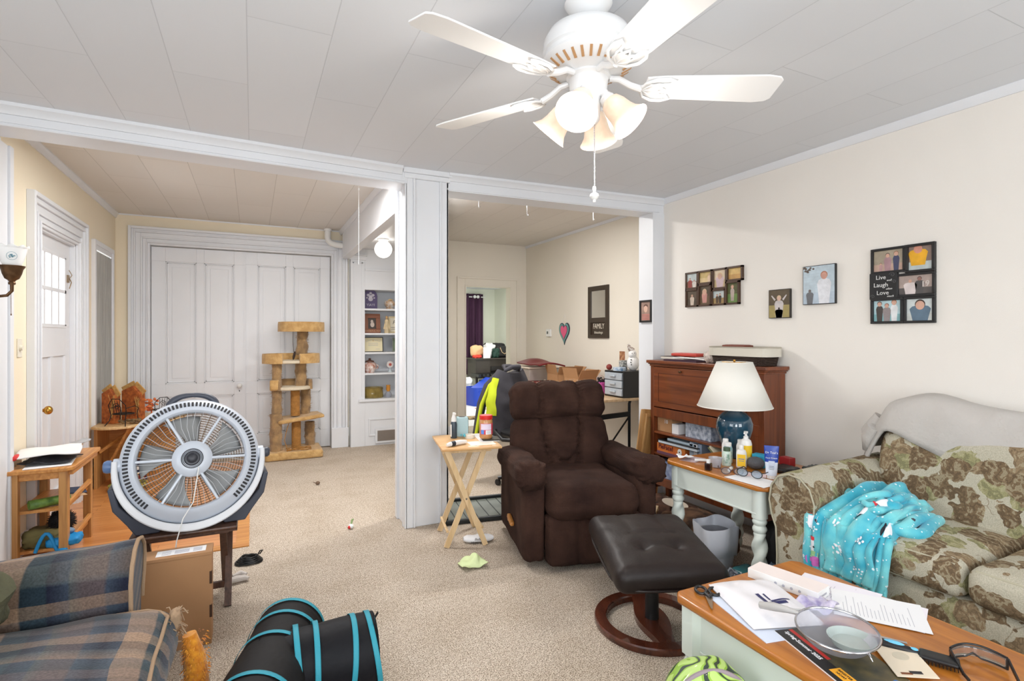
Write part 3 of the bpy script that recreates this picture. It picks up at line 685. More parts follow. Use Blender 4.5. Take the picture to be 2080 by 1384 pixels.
def yoke(u, v):
    a = R(176 + 188 * u); w = .055 * (1 - .25 * math.cos(a + PI / 2));
    ca = [(-.5, 0), (.5, 0), (.5, 1), (-.5, 1)][int(round(v * 4)) % 4]
    t = .030 + .018 * abs(math.sin(a)); r = .308 + ca[1] * t * .8
    return (r * math.cos(a), r * math.sin(a) * 1.0, ca[0] * .10 - .01)
b.grid(yoke, 44, 4, cv=True)
fb(b, 'cradle', mat('white_grey_plastic', (222, 224, 228), .35), bevel=.006)
for sg_ in (-1, 1): fb(MB().cyl((sg_ * .295, .005, -.01), (sg_ * .328, .005, -.01), .036, n=20), 'pivot_mount', silver, bevel=.004)
b = MB().lathe([(0, 0), (.030, 0), (.031, .018), (.025, .030), (.014, .034), (0, .035)], M=Matrix.Translation((-.335, .005, -.01)) @ Matrix.Rotation(R(-90), 4, 'Y'), n=22)
fb(b, 'side_knob', mat('blue_grey_knob', (92, 118, 160), .35))
b = MB().lathe([(0, 0), (.026, 0), (.027, .014), (.02, .024), (0, .026)], M=Matrix.Translation((.335, .005, -.01)) @ Matrix.Rotation(R(90), 4, 'Y'), n=22)
fb(b, 'side_knob', slate)
b = MB()
def foot(u, v):
    x = -.335 + .67 * u
    y = 3.17 + (-.11 if v < .5 else .13)
    return (x, y, 0)
pts = [(-.345, .235), (-.325, .13), (-.27, .055), (-.235, .0), (-.14, .0), (-.125, .022), (.125, .022), (.14, .0), (.235, .0), (.27, .055), (.325, .13), (.345, .235), (.322, .235), (.30, .15), (.25, .09), (.17, .045), (-.17, .045), (-.25, .09), (-.30, .15), (-.322, .235)]
b.prism(pts, -.09, .085, M=Matrix.Translation((-.275, 3.19, .418)) @ Matrix.Rotation(R(4), 4, 'Z') @ Matrix.Rotation(R(90), 4, 'X'))
b.build('base', slate, ff, world=True, bevel=.006)
p0 = FM @ Vector((.028, -.045, .082))
MB().tube([p0, p0 + Vector((-.005, -.035, -.05)), p0 + Vector((-.02, -.045, -.16)), Vector((-.30, 3.0, .50)), Vector((-.325, 2.99, .40)), Vector((-.332, 2.99, .335))], .0028, 6).build('pull_cord', white2, ff, world=True)
# ---------------------------------------------------------------- cardboard box
cb = thing('cardboard_box', 'tall narrow brown cardboard box with a white shipping label standing on the carpet', 'box', (-.36, 2.80, 0))
b = MB().box(-.205, .195, -.055, .055, 0, .412)
b.build('body', card, cb, bevel=.002)
b = MB().box(-.205, .197, -.058, .058, .400, .4135)
b.build('lid', card, cb, bevel=.001)
for z_ in (.27, .12): MB().box(.187, .197, -.0565, -.045, z_, z_ + .055).build('hand_slot', MATS.get('slot_brown') or mat('slot_brown', (70, 46, 30), .9), cb)
MB().box(-.02, .17, -.030, .035, .4135, .4145).build('shipping_label', paper, cb)
b = MB()
for i in range(16): b.box(.05 + i * .0035, .052 + i * .0035, -.02, .02, .4145, .415)
for i in range(5): b.box(.12, .155, -.02 + i * .009, -.016 + i * .009, .4145, .415)
for i in range(4): b.box(.0, .035, -.02 + i * .012, -.017 + i * .012, .4145, .415)
b.build('barcode', greyink, cb)
MB().box(-.20, -.145, -.0575, -.0565, .30, .395).box(-.20, -.145, -.0575, .03, .4135, .4143).build('blue_label', mat('navy_label', (34, 40, 76), .5), cb)
MB().tube([(-.145, -.058, .30), (-.145, -.058, .395)], .001, 4).build('label_edge', paper, cb)
# ---------------------------------------------------------------- plaid sofa
def plaid(name, ax, bx):
    """ax, bx: weights (x, y, z) giving the two weave directions"""
    m = bpy.data.materials.new(name); m.use_nodes = True; N, L = nodes(m); b = N['Principled BSDF']
    tc = N.new('ShaderNodeTexCoord')
    nn = N.new('ShaderNodeTexNoise'); nn.inputs['Scale'].default_value = 6; L.new(tc.outputs['Object'], nn.inputs['Vector'])
    def band(wt, stops, period):
        d = N.new('ShaderNodeVectorMath'); d.operation = 'DOT_PRODUCT'; d.inputs[1].default_value = wt; L.new(tc.outputs['Object'], d.inputs[0])
        q = N.new('ShaderNodeMath'); q.operation = 'MULTIPLY_ADD'; q.inputs[1].default_value = 1 / period; L.new(d.outputs['Value'], q.inputs[0])
        q2 = N.new('ShaderNodeMath'); q2.operation = 'MULTIPLY'; q2.inputs[1].default_value = .06; L.new(nn.outputs['Fac'], q2.inputs[0]); L.new(q2.outputs[0], q.inputs[2])
        f = N.new('ShaderNodeMath'); f.operation = 'FRACT'; L.new(q.outputs[0], f.inputs[0])
        r = N.new('ShaderNodeValToRGB'); r.color_ramp.interpolation = 'LINEAR'; e = r.color_ramp.elements
        while len(e) < len(stops): e.new(.5)
        for i, (p, c) in enumerate(stops): e[i].position = p; e[i].color = (*lin(c), 1)
        L.new(f.outputs[0], r.inputs[0]); return r
    tan, slateb, navy, teal, taupe, grey = (158, 130, 106), (66, 78, 92), (28, 30, 46), (38, 58, 64), (102, 88, 86), (88, 92, 90)
    A = band(ax, [(0, tan), (.20, tan), (.215, teal), (.36, teal), (.375, navy), (.50, slateb), (.515, grey), (.60, taupe), (.74, taupe), (.76, slateb), (.88, navy), (.985, slateb)], .42)
    B = band(bx, [(0, tan), (.16, tan), (.18, slateb), (.34, navy), (.36, taupe), (.50, taupe), (.52, teal), (.70, slateb), (.72, tan), (.86, grey), (.88, navy), (.98, navy)], .30)
    mx = N.new('ShaderNodeMix'); mx.data_type = 'RGBA'; mx.inputs[0].default_value = .42; L.new(A.outputs[0], mx.inputs[6]); L.new(B.outputs[0], mx.inputs[7])
    wv = N.new('ShaderNodeTexWave'); wv.inputs['Scale'].default_value = 70; wv.inputs['Distortion'].default_value = 1; wv.bands_direction = 'X'
    L.new(tc.outputs['Object'], wv.inputs['Vector'])
    n2 = N.new('ShaderNodeTexNoise'); n2.inputs['Scale'].default_value = 160; n2.inputs['Detail'].default_value = 4; L.new(tc.outputs['Object'], n2.inputs['Vector'])
    r2 = N.new('ShaderNodeValToRGB'); r2.color_ramp.elements[0].position = .3; r2.color_ramp.elements[0].color = (.62, .62, .62, 1); r2.color_ramp.elements[1].position = .7; r2.color_ramp.elements[1].color = (1.25, 1.25, 1.25, 1)
    L.new(n2.outputs['Fac'], r2.inputs[0])
    m2 = N.new('ShaderNodeMix'); m2.data_type = 'RGBA'; m2.blend_type = 'MULTIPLY'; m2.inputs[0].default_value = .8; L.new(mx.outputs[2], m2.inputs[6]); L.new(r2.outputs[0], m2.inputs[7])
    L.new(m2.outputs[2], b.inputs['Base Color']); b.inputs['Roughness'].default_value = .95; b.inputs['Sheen Weight'].default_value = .2; b.inputs['Specular IOR Level'].default_value = .15
    bp = N.new('ShaderNodeBump'); bp.inputs['Strength'].default_value = .35; bp.inputs['Distance'].default_value = .004; L.new(n2.outputs['Fac'], bp.inputs['Height']); L.new(bp.outputs[0], b.inputs['Normal'])
    return m
pl_arm = plaid('plaid_arm_weave', (1, 0, 0), (0, 1, -1)); pl_seat = plaid('plaid_seat_weave', (1, 0, -.9), (.15, 1, 0))
fray = mat('frayed_tan_piping', (170, 142, 114), .95, bump=.3)
ps = thing('plaid_sofa', 'worn blue and tan plaid sofa with frayed piping at the lower left', 'sofa', (-.75, 1.45, 0))
def arm_sec(cy, h, X0, X1):
    def fn(u, v):
        x = X0 + (X1 - X0) * u
        sec = []
        a = 2 * PI * v
        t = v
        P = [(-.10, .05), (-.10, .25), (-.11, .40), (-.125, .46), (-.135, .52), (-.12, .58), (-.075, .625), (-.01, .64), (.06, .625), (.11, .585), (.13, .53), (.12, .47), (.10, .42), (.10, .30), (.10, .05)]
        f = t * len(P); i = int(f) % len(P); j = (i + 1) % len(P); k = f - int(f)
        y, z = P[i][0] * (1 - k) + P[j][0] * k, P[i][1] * (1 - k) + P[j][1] * k
        sag = .02 * math.sin(PI * u) * (1 if z > .4 else 0)
        d = .008 * nz((x, y, z), 5)
        return (x + (.02 * (z - .4) if u > .99 else 0), cy + y + d, z * h / .64 - sag * .8 + d)
    return fn
b = MB().grid(arm_sec(2.375, .635, -1.15, -.385), 24, 45, cv=True)
Pcap = [arm_sec(2.375, .635, -1.15, -.385)(1, v / 45) for v in range(45)]
b.add(Pcap, [tuple(range(45))])
b.build('arm', pl_arm, ps, world=True, smooth=60)
b = MB().tube([(p[0] + .004, p[1], p[2]) for p in Pcap[6:38]], .007, 8)
b.build('arm_piping', fray, ps, world=True)
b = MB().grid(arm_sec(.55, .615, -1.15, -.395), 12, 45, cv=True)
b.add([arm_sec(.55, .615, -1.15, -.395)(1, v / 45) for v in range(45)], [tuple(range(45))])
b.build('arm', pl_arm, ps, world=True, smooth=60)
MB().soft((-1.24, 1.45, .50), (.24, 1.85, .74), .10, 16).build('backrest', pl_arm, ps, world=True, smooth=60)
MB().soft((-.75, 1.46, .17), (.84, 1.78, .22), .03, 10).build('base', pl_seat, ps, world=True, smooth=60)
def seatfn(u, n):
    d = Vector((0, 0, 0))
    if n.z > .2: d.z += .055 * (1 - u.x ** 2) * (1 - u.y ** 4) - .01
    d.z += .012 * nz((u.x * 2, u.y * 3, u.z), 1.5); d.x += .012 * nz((u.x, u.y * 4, u.z), 2, 3)
    return d
MB().soft((-.685, 1.44, .345), (.90, 1.66, .19), .085, 30, fn=seatfn).build('seat_cushion', pl_seat, ps, world=True, smooth=80)
b = MB().tube([(-.262 + .006 * nz((y, 1, 2), 6), y, .415 + .006 * nz((y, 5, 2), 7)) for y in [.70 + i * .03 for i in range(50)]], .006, 8)
b.tube([(-.262, 2.17, .415), (-.29, 2.21, .418), (-.33, 2.235, .42), (-.42, 2.245, .42)], .006, 8)
b.build('seat_piping', fray, ps, world=True)
rng = random.Random(5); b = MB()
for i in range(26):
    p = Vector((-.25 + rng.uniform(-.03, .02), 2.20 + rng.uniform(-.05, .03), .40 + rng.uniform(-.06, .03)))
    q = [p + Vector((k * rng.uniform(0, .012), -k * rng.uniform(0, .004), k * rng.uniform(-.014, .006))) for k in range(4)]
    b.tube(q, .0022, 5)
b.soft((-.245, 2.20, .385), (.035, .05, .07), .015, 6, fn=lambda u, n: Vector((1, 1, 1)) * .012 * nz(u, 3))
b.build('frayed_corner', fray, ps, world=True)
tag(MB().soft((0, 0, 0), (.20, .30, .20), .08, 14, fn=lambda u, n: n * .02 * nz(u, 2)).build('throw_pillow', mat('olive_fleece', (92, 92, 68), .95, bump=.5, bscale=60, var=.2)), 'dark olive fleece bundle lying on the plaid sofa at the left edge', 'pillow').location = (-.765, 2.06, .575)
fur = mat('orange_fur', (236, 160, 44), .95, bump=.6, bscale=70, var2=(204, 118, 24), vscale=40, sheen=.3)
b = MB().tube([(-.185, 2.17, .04), (-.175, 2.18, .14), (-.185, 2.19, .25), (-.20, 2.19, .33)], [.035, .04, .035, .022], 16)
rng = random.Random(8)
for i in range(420):
    t = rng.random(); a = rng.uniform(0, 6.28); z = .02 + .31 * t; r = .034 + .006 * math.sin(t * 3)
    p = Vector((-.18 + r * math.cos(a), 2.18 + r * math.sin(a), z)); d = Vector((math.cos(a), math.sin(a), -.7)) * rng.uniform(.006, .016)
    b.tube([p, p + d * .7], [.0018, .0004], 4, caps=False)
b.ell((-.16, 2.14, .035), (.05, .06, .035), 16, 10)
tag(b.build('plush_toy', fur), 'bright orange furry plush squeezed between plaid sofa and cardboard box', 'toy')
# ---------------------------------------------------------------- cat tunnel
nyl = mat('black_nylon', (14, 15, 22), .6, spec=.25, var=.25, vscale=6, bump=.25, bscale=22)
nyb = mat('dark_nylon_brownish', (24, 22, 23), .65, spec=.25, bump=.3, bscale=14)
teal = mat('teal_binding', (44, 150, 170), .6, bump=.15, bscale=150)
ct = thing('cat_tunnel', 'black nylon cat tunnel with teal hoops lying on the carpet', 'cat tunnel', (0, 2.1, 0))
def tunnel(b, p0, p1, r0, r1, n=40, m=14, seed=1, sag=.0):
    p0 = Vector(p0); p1 = Vector(p1); ax = (p1 - p0).normalized(); sd = ax.cross(Vector((0, 0, 1))).normalized(); up = sd.cross(ax)
    def fn(u, v):
        a = 2 * PI * u; r = r0 + (r1 - r0) * v; r *= 1 - .035 * abs(math.sin(v * m * .5)) + .012 * nz((math.cos(a), math.sin(a), v * 5), 2, seed)
        c = p0 + (p1 - p0) * v
        q = c + sd * math.cos(a) * r + up * math.sin(a) * r
        q.z = max(q.z, .004); return q
    b.grid(fn, n, m * 2, cu=True)
    return sd, up
b = MB(); A0 = (.14, 2.42, .138); A1 = (-.085, 1.66, .138)
sd, up = tunnel(b, A0, A1, .135, .14, seed=1, m=12); b.build('tunnel_fabric', nyb, ct, world=True, smooth=70, solid=.002)
b = MB(); B0 = (.02, 2.17, .14); B1 = (.435, 2.16, .138)
sd2, up2 = tunnel(b, B0, B1, .125, .136, seed=4, m=8); b.build('tunnel_fabric', nyl, ct, world=True, smooth=70, solid=.002)
def hoop(name, p0, p1, t, sd, up, r, lean=0, wdt=.010):
    p0 = Vector(p0); p1 = Vector(p1); ax = (p1 - p0).normalized(); c = p0.lerp(p1, t); V = []
    def fn(u, v):
        a = 2 * PI * u; rr = r + .0012
        q = c + sd * math.cos(a) * rr + up * math.sin(a) * rr + ax * ((v - .5) * 2 * wdt + lean * math.sin(a))
        q.z = max(q.z, .003); return q
    MB().grid(fn, 48, 4, cu=True).build(name, teal, ct, world=True, smooth=80, solid=.001)
for t in (.0, .12, .31, .62, .72, .94): hoop('hoop', A0, A1, t, sd, up, .139)
for t, ln in ((.33, -.012), (.47, 0), (.78, .010), (.985, -.02)): hoop('hoop', B0, B1, t, sd2, up2, .137, ln)
MB().bar((.425, 2.10, .262), (.425, 2.095, .292), .012, .003, up=(1, 0, 0)).bar((.425, 2.095, .29), (.436, 2.09, .31), .010, .003, up=(1, 0, 0)).build('pull_tab', black, ct, world=True)
# ---------------------------------------------------------------- small oak shelf stand at the left wall
rk = thing('shelf_stand', 'honey oak three-tier shelf stand beside the front door', 'shelf', (-1.115, 4.30, 0))
MB().prism([(-.155, -.31), (.13, -.31), (.16, -.28), (.16, .33), (-.155, .33)], .575, .60).build('table_top', oaky, rk, bevel=.006)
for x in (-.125, .105):
    for y in (-.26, .25): MB().box(x - .022, x + .022, y - .022, y + .022, 0, .575).build('leg', oakz, rk, bevel=.003)
MB().box(-.105, .085, -.268, -.252, .53, .575).box(.12, .148, -.26, .30, .545, .575).box(-.13, .13, -.24, .24, .555, .575).build('apron', oaky, rk, bevel=.004)
MB().box(-.125, .11, -.25, .25, .335, .352).build('shelf', oaky, rk)
MB().box(-.125, .11, -.25, .25, .10, .117).build('shelf', oaky, rk)
for z in (.36, .125): MB().bar((.118, -.24, z + .01), (.118, .24, z + .03), .02, .03).build('side_rail', oaky, rk, bevel=.004)
def crumple(sx, sy, amp, sc, seed, nx=26, ny=20, h=None, c=(0, 0, 0), rz=0):
    """a sheet with crumples; returns fn(u,v)"""
    M = Matrix.Translation(c) @ Matrix.Rotation(R(rz), 4, 'Z')
    def fn(u, v):
        x = (u - .5) * sx; y = (v - .5) * sy
        z = amp * (.5 + nz((x, y, 0), sc, seed)) + (h(u, v) if h else 0)
        return M @ Vector((x + amp * .5 * nz((y, x, 1), sc, seed), y + amp * .5 * nz((x, y, 3), sc, seed), max(z, 0)))
    return fn
flat = MB().cbox((-1.10, 4.13, .603), (.22, .22, .003), (0, 0, 8)).build('envelope', paper); tag(flat, 'flat white envelope under the black pouch on the shelf stand', 'envelope')
b = MB().grid(crumple(.25, .26, .03, 9, 2, c=(-1.12, 4.20, .606), h=lambda u, v: .028 * math.sin(PI * u) * math.sin(PI * v)), 30, 30)
tag(b.build('pouch', mat('black_nylon_pouch', (34, 34, 40), .7, bump=.3), smooth=80, solid=.004), 'black fabric pouch on the oak shelf stand', 'pouch')
b = MB().grid(crumple(.30, .30, .02, 7, 4, c=(-1.12, 4.22, .652), rz=10, h=lambda u, v: .018 * math.sin(PI * v)), 24, 24)
tag(b.build('paper_bag', mat('white_bag_paper', (230, 230, 228), .7, bump=.1, bscale=12), smooth=80, solid=.006), 'white crumpled paper bag on top of the shelf stand heap', 'bag')
b = MB().grid(crumple(.10, .15, .03, 12, 9, c=(-1.03, 4.40, .665)), 18, 18)
tag(b.build('plastic_bag', mat('clear_grey_plastic', (190, 190, 192), .3, trans=.3), smooth=80, solid=.003), 'grey clear plastic bag crumpled behind the white paper bag', 'bag')
b = MB().soft((-1.245, 4.08, .665), (.03, .10, .03), .012, 6); tag(b.build('red_pouch', mat('red_zip_pouch', (206, 44, 44), .5)), 'small red pouch at the left edge of the shelf stand', 'pouch')
b = MB()
Mt = Matrix.Translation((-1.10, 4.10, .382)) @ Matrix.Rotation(R(28), 4, 'Z')
b.grid(lambda u, v: Mt @ Vector((-.09 + .19 * v, .030 * math.cos(2 * PI * u), .030 * math.sin(2 * PI * u) * .85)), 24, 4, cu=True)
tag(b.build('rolled_magazine', mat('green_cover', (116, 150, 70), .4, var2=(60, 96, 40), vscale=20), smooth=80, solid=.003), 'rolled green magazine on the upper lower shelf of the stand', 'magazine')
b = MB().cbox((-1.05, 4.42, .362), (.11, .14, .008), (3, 6, 20)); tag(b.build('notebook', mat('navy_notebook', (58, 78, 108), .6), bevel=.002), 'navy notebook behind the rolled magazine', 'book')
b = MB().cbox((-1.04, 4.33, .355), (.12, .12, .002), (0, 3, 30)); tag(b.build('paper_sheet', mat('tan_paper', (204, 170, 132), .8)), 'tan paper sheet by the navy notebook', 'paper')
b = MB().soft((-1.13, 4.16, .165), (.18, .20, .09), .03, 12, fn=lambda u, n: n * .02 * nz(u, 2.5))
tag(b.build('fabric_bag', mat('olive_tote', (120, 112, 70), .9, var=.3, vscale=12), smooth=80), 'olive fabric bag on the bottom shelf of the stand', 'bag')
b = MB().ell((-1.06, 4.19, .235), (.065, .06, .065), 20, 14); rng = random.Random(2)
for i in range(260):
    v = Vector((rng.gauss(0, 1), rng.gauss(0, 1), rng.gauss(0, 1))).normalized(); p = Vector((-1.06, 4.19, .235)) + v * .06
    b.tube([p, p + v * .018 + Vector((rng.uniform(-.006, .006), 0, -.004))], [.003, .001], 4, caps=False)
tag(b.build('plush_toy', mat('black_fluff', (22, 20, 22), .95)), 'fluffy black toy on the olive bag in the stand', 'toy')
tag(MB().ell((-1.02, 4.13, .185), (.04, .03, .02), 14, 8).build('cap', mat('denim_patch', (120, 140, 162), .8)), 'small grey-blue cap in front of the black fluffy toy', 'cap')
b = MB().tube([(-1.14 + .15 * t, 4.02 + .02 * math.sin(t * 4), .11 + .10 * math.sin(PI * min(1, t * 1.6))) for t in [i / 14 for i in range(15)]], .010, 8)
b.soft((-1.02, 4.09, .145), (.16, .12, .05), .02, 10, fn=lambda u, n: n * .012 * nz(u, 3))
tag(b.build('shopping_bag', mat('bright_blue_bag', (20, 140, 206), .55), smooth=80), 'bright blue bag with a handle at the bottom of the shelf stand', 'bag')
# ---------------------------------------------------------------- oak corner bench with autumn decorations
cb2 = thing('corner_bench', 'oak corner bench with a wavy edged top beyond the front door', 'bench', (-1.0, 6.05, 0))
top = [(-1.28, 5.86), (-1.19, 5.78), (-1.08, 5.76), (-.98, 5.80), (-.93, 5.90), (-.86, 5.98), (-.74, 6.05), (-.66, 6.16), (-.62, 6.32), (-.60, 6.62), (-.68, 6.72), (-1.28, 6.72)]
def tr(pts, dx=1.0, dy=-6.05): return [(x + dx, y + dy) for x, y in pts]
MB().prism(tr(top), .545, .57).build('bench_top', wood('pale_bench_top', (222, 188, 138), (196, 156, 104), 'Y'), cb2, bevel=.006)
MB().box(-.27, -.245, -.14, .62, 0, .545).build('side_panel', oakz, cb2)
MB().bar((-.22, .02, .12), (-.02, -.02, .53), .02, .10, up=(0, 1, 0)).build('brace', oaky, cb2, bevel=.003)
MB().box(-.26, .30, .30, .325, 0, .545).build('back_panel', oak, cb2)
MB().bar((-.24, -.12, .33), (.0, .18, .50), .02, .03).build('brace', oaky, cb2, bevel=.003)
rust = mat('rusty_leaf_orange', (190, 104, 44), .8, var2=(128, 62, 26), vscale=26); iron = mat('wrought_iron', (46, 40, 36), .5, .6)
straw = mat('golden_straw', (206, 160, 92), .8, var=.3, vscale=40)
def house(x, y, w, h, rz, lb):
    t = thing('wooden_house', lb, 'decoration', (x, y, .57), rz)
    MB().prism([(-w / 2, 0), (w / 2, 0), (w / 2, h * .78), (0.1 * w, h), (-w / 2, h * .86)], -.035, .035, M=Matrix.Rotation(R(90), 4, 'X')).build('house_body', rust, t, bevel=.003)
    MB().bar((-w * .55, 0, h * .84), (w * .12, 0, h * 1.03), .08, .010, up=(0, 1, 0)).bar((w * .05, 0, h * 1.03), (w * .56, 0, h * .76), .08, .010, up=(0, 1, 0)).build('roof', straw, t)
    b = MB(); rng = random.Random(int(x * 100))
    for i in range(14):
        b.tube([(w * .4 + rng.uniform(-.02, .02), -.035, h * .1 + rng.random() * h * .5), (w * .4 + rng.uniform(-.04, .05), -.045, h * .3 + rng.random() * h * .55)], .002, 4)
    b.build('straw_bundle', straw, t)
house(-1.17, 6.04, .13, .32, -35, 'narrow rust-orange wooden house on the corner bench, nearer the door')
house(-1.02, 6.16, .18, .33, -30, 'wider rust-orange wooden house with straw on the corner bench')
def ironchair(x, y, rz, s, lb):
    t = thing('miniature_chair', lb, 'decoration', (x, y, .57), rz)
    for sx in (-1, 1):
        MB().tube([(sx * .07 * s, -.05 * s, .085 * s), (sx * .075 * s, -.055 * s, .04 * s), (sx * .095 * s, -.075 * s, 0)], .0035 * s, 6).build('leg', iron, t)
        MB().tube([(sx * .06 * s, .05 * s, .085 * s), (sx * .065 * s, .06 * s, .04 * s), (sx * .085 * s, .085 * s, 0)], .0035 * s, 6).build('leg', iron, t)
        MB().tube([(sx * .07 * s, -.05 * s, .085 * s), (sx * .075 * s, -.06 * s, .125 * s), (sx * .07 * s, -.03 * s, .145 * s), (sx * .065 * s, .05 * s, .135 * s)], .003 * s, 6).build('armrest', iron, t)
    b = MB().tube([(.075 * s * math.cos(a), .06 * s * math.sin(a), .087 * s) for a in [i * PI / 10 for i in range(20)]], .004 * s, 6, closed=True)
    for i in range(7): b.tube([((-.06 + i * .02) * s, -.045 * s, .087 * s), ((-.06 + i * .02) * s, .045 * s, .087 * s)], .002 * s, 5)
    b.build('seat', iron, t)
    b = MB().tube([(-.065 * s, .05 * s, .085 * s), (-.07 * s, .065 * s, .16 * s), (-.03 * s, .08 * s, .21 * s), (.03 * s, .08 * s, .21 * s), (.07 * s, .065 * s, .16 * s), (.065 * s, .05 * s, .085 * s)], .0035 * s, 6)
    b.tube([(.03 * s * (1 - k / 16) * math.cos(k * .7), .07 * s, (.15 + .03 * (1 - k / 16) * math.sin(k * .7)) * s) for k in range(16)], .0025 * s, 5)
    for i in range(4): b.tube([((-.03 + i * .02) * s, .055 * s, .09 * s), ((-.03 + i * .02) * s, .078 * s, .20 * s)], .002 * s, 5)
    b.build('backrest', iron, t)
ironchair(-1.05, 5.90, 150, 1.15, 'miniature wrought iron chair in front of the wooden houses')
ironchair(-.80, 6.20, 200, 1.0, 'miniature wrought iron bench right of the wooden houses')
b = MB(); rng = random.Random(4)
for i in range(26):
    c = Vector((-.88 + rng.uniform(-.05, .05), 6.20 + rng.uniform(-.04, .04), .70 + rng.uniform(-.05, .06)))
    b.ell(c, (.016, .013, .009), 8, 5, rot=(rng.random() * 90, rng.random() * 90, 0))
b.tube([(-.88, 6.2, .57), (-.88, 6.2, .70)], .006, 6)
tag(b.build('flower_bunch', mat('rust_petals', (196, 84, 48), .8, var2=(220, 140, 80), vscale=30)), 'rust red artificial flowers standing on the corner bench', 'flowers')
b = MB()
for i in range(16): b.ell((-1.02 + rng.uniform(-.07, .09), 5.92 + rng.uniform(-.03, .06), .585 + rng.uniform(0, .02)), (.022, .018, .014), 8, 5)
tag(b.build('leaf_garland', mat('dry_leaves', (150, 120, 80), .9, var2=(92, 70, 46), vscale=40)), 'dry leaf garland under the miniature chair', 'garland')
mc = [mat('toy_navy', (34, 36, 66), .5), mat('toy_white', (226, 220, 214), .5), mat('toy_redbrown', (124, 44, 40), .6)]
t = thing('toy_box', 'dark printed toy box on the oak floor under the corner bench', 'box', (-1.05, 6.0, .006), 8)
MB().box(-.10, .16, -.05, .09, 0, .20).build('carton', mc[0], t, bevel=.002)
MB().box(-.09, -.01, -.052, -.05, .10, .17).box(.02, .14, -.052, -.05, .13, .16).build('printed_panel', mc[1], t)
MB().box(-.09, .15, -.052, -.05, .03, .08).build('printed_band', mc[2], t)
t = thing('hamper_tray', 'colourful printed toy tray with a pale bear cup on the oak floor', 'toy', (-1.0, 5.80, .006))
MB().lathe([(0, 0), (.11, 0), (.14, .02), (.145, .05), (.13, .052), (.12, .02), (0, .015)], n=28).build('tray', mat('multicolour_print', (196, 170, 70), .5, var2=(70, 120, 70), vscale=14), t)
bear = mat('cream_toy', (236, 214, 176), .5)
q = MB().lathe([(0, .02), (.045, .02), (.060, .07), (.062, .12), (.055, .12), (.05, .08), (0, .05)], (.02, -.03, 0), 20); q.tube([(.075, -.03, .13), (.10, -.02, .155), (.12, -.01, .13), (.11, -.01, .09)], .008, 8)
q.build('bear_cup', bear, t)
MB().ell((.0, -.088, .085), (.006, .004, .008), 8, 6).ell((.045, -.086, .085), (.006, .004, .008), 8, 6).ell((.02, -.092, .070), (.005, .003, .004), 8, 6).build('face', black, t)
t = thing('light_switch', 'ivory light switch plate left of the front door', 'light switch', (-1.30, 4.31, 1.30))
ivory = mat('ivory_plastic', (226, 220, 204), .4)
MB().box(0, .006, -.036, .036, -.058, .058).build('plate', ivory, t, bevel=.002)
MB().cyl((.006, 0, .0), (.02, 0, 0), .017, .014).build('dimmer_knob', ivory, t)
b = MB()
for k in range(9):
    r = .055 - .003 * k
    b.tube([(-.02 + r * 1.35 * math.cos(a + k), 3.62 + r * .9 * math.sin(a + k), .008 + .004 * k + .004 * math.sin(3 * a)) for a in [i * PI / 12 for i in range(24)]], .0045, 6, closed=True)
b.tube([(.04, 3.63, .04), (.055, 3.62, .065), (.04, 3.60, .07), (.03, 3.60, .05)], .004, 6)
tag(b.build('cord_coil', black), 'coiled black cord on the carpet beside the dark tray table', 'cord')
b = MB().tube([(-.13, 3.34, .022), (-.08, 3.35, .024), (-.04, 3.36, .020), (-.02, 3.35, .016)], [.014, .018, .016, .010], 10).tube([(-.10, 3.38, .03), (-.06, 3.40, .035), (-.03, 3.38, .03)], [.010, .014, .009], 10)
tag(b.build('sock', mat('grey_white_sock', (204, 196, 190), .95, bump=.3)), 'balled white sock on the carpet beside the cardboard box', 'sock')
tag(MB().ell((0.87, 4.9, .02), (.02, .016, .016), 12, 8).tube([(.85, 4.9, .02), (.83, 4.905, .03)], .003, 5).build('cat_toy', mat('grey_brown_mouse', (112, 90, 74), .9)), 'small grey-brown mouse toy alone on the carpet left of the post', 'cat toy').location = (-.33, .32, 0)
t = thing('cat_toy', 'small white and red feather cat toy on the carpet before the oak floor', 'cat toy', (.63, 3.94, 0))
MB().ell((0, 0, .018), (.020, .022, .016), 14, 8).build('ball', white2, t)
MB().ell((-.012, -.012, .016), (.012, .010, .012), 10, 6).build('red_patch', mat('toy_red', (214, 50, 50), .6), t)
MB().tube([(.005, .01, .03), (.012, .02, .055), (.02, .01, .065)], [.006, .008, .003], 6).build('feather', mat('feather_green', (150, 178, 120), .8), t)
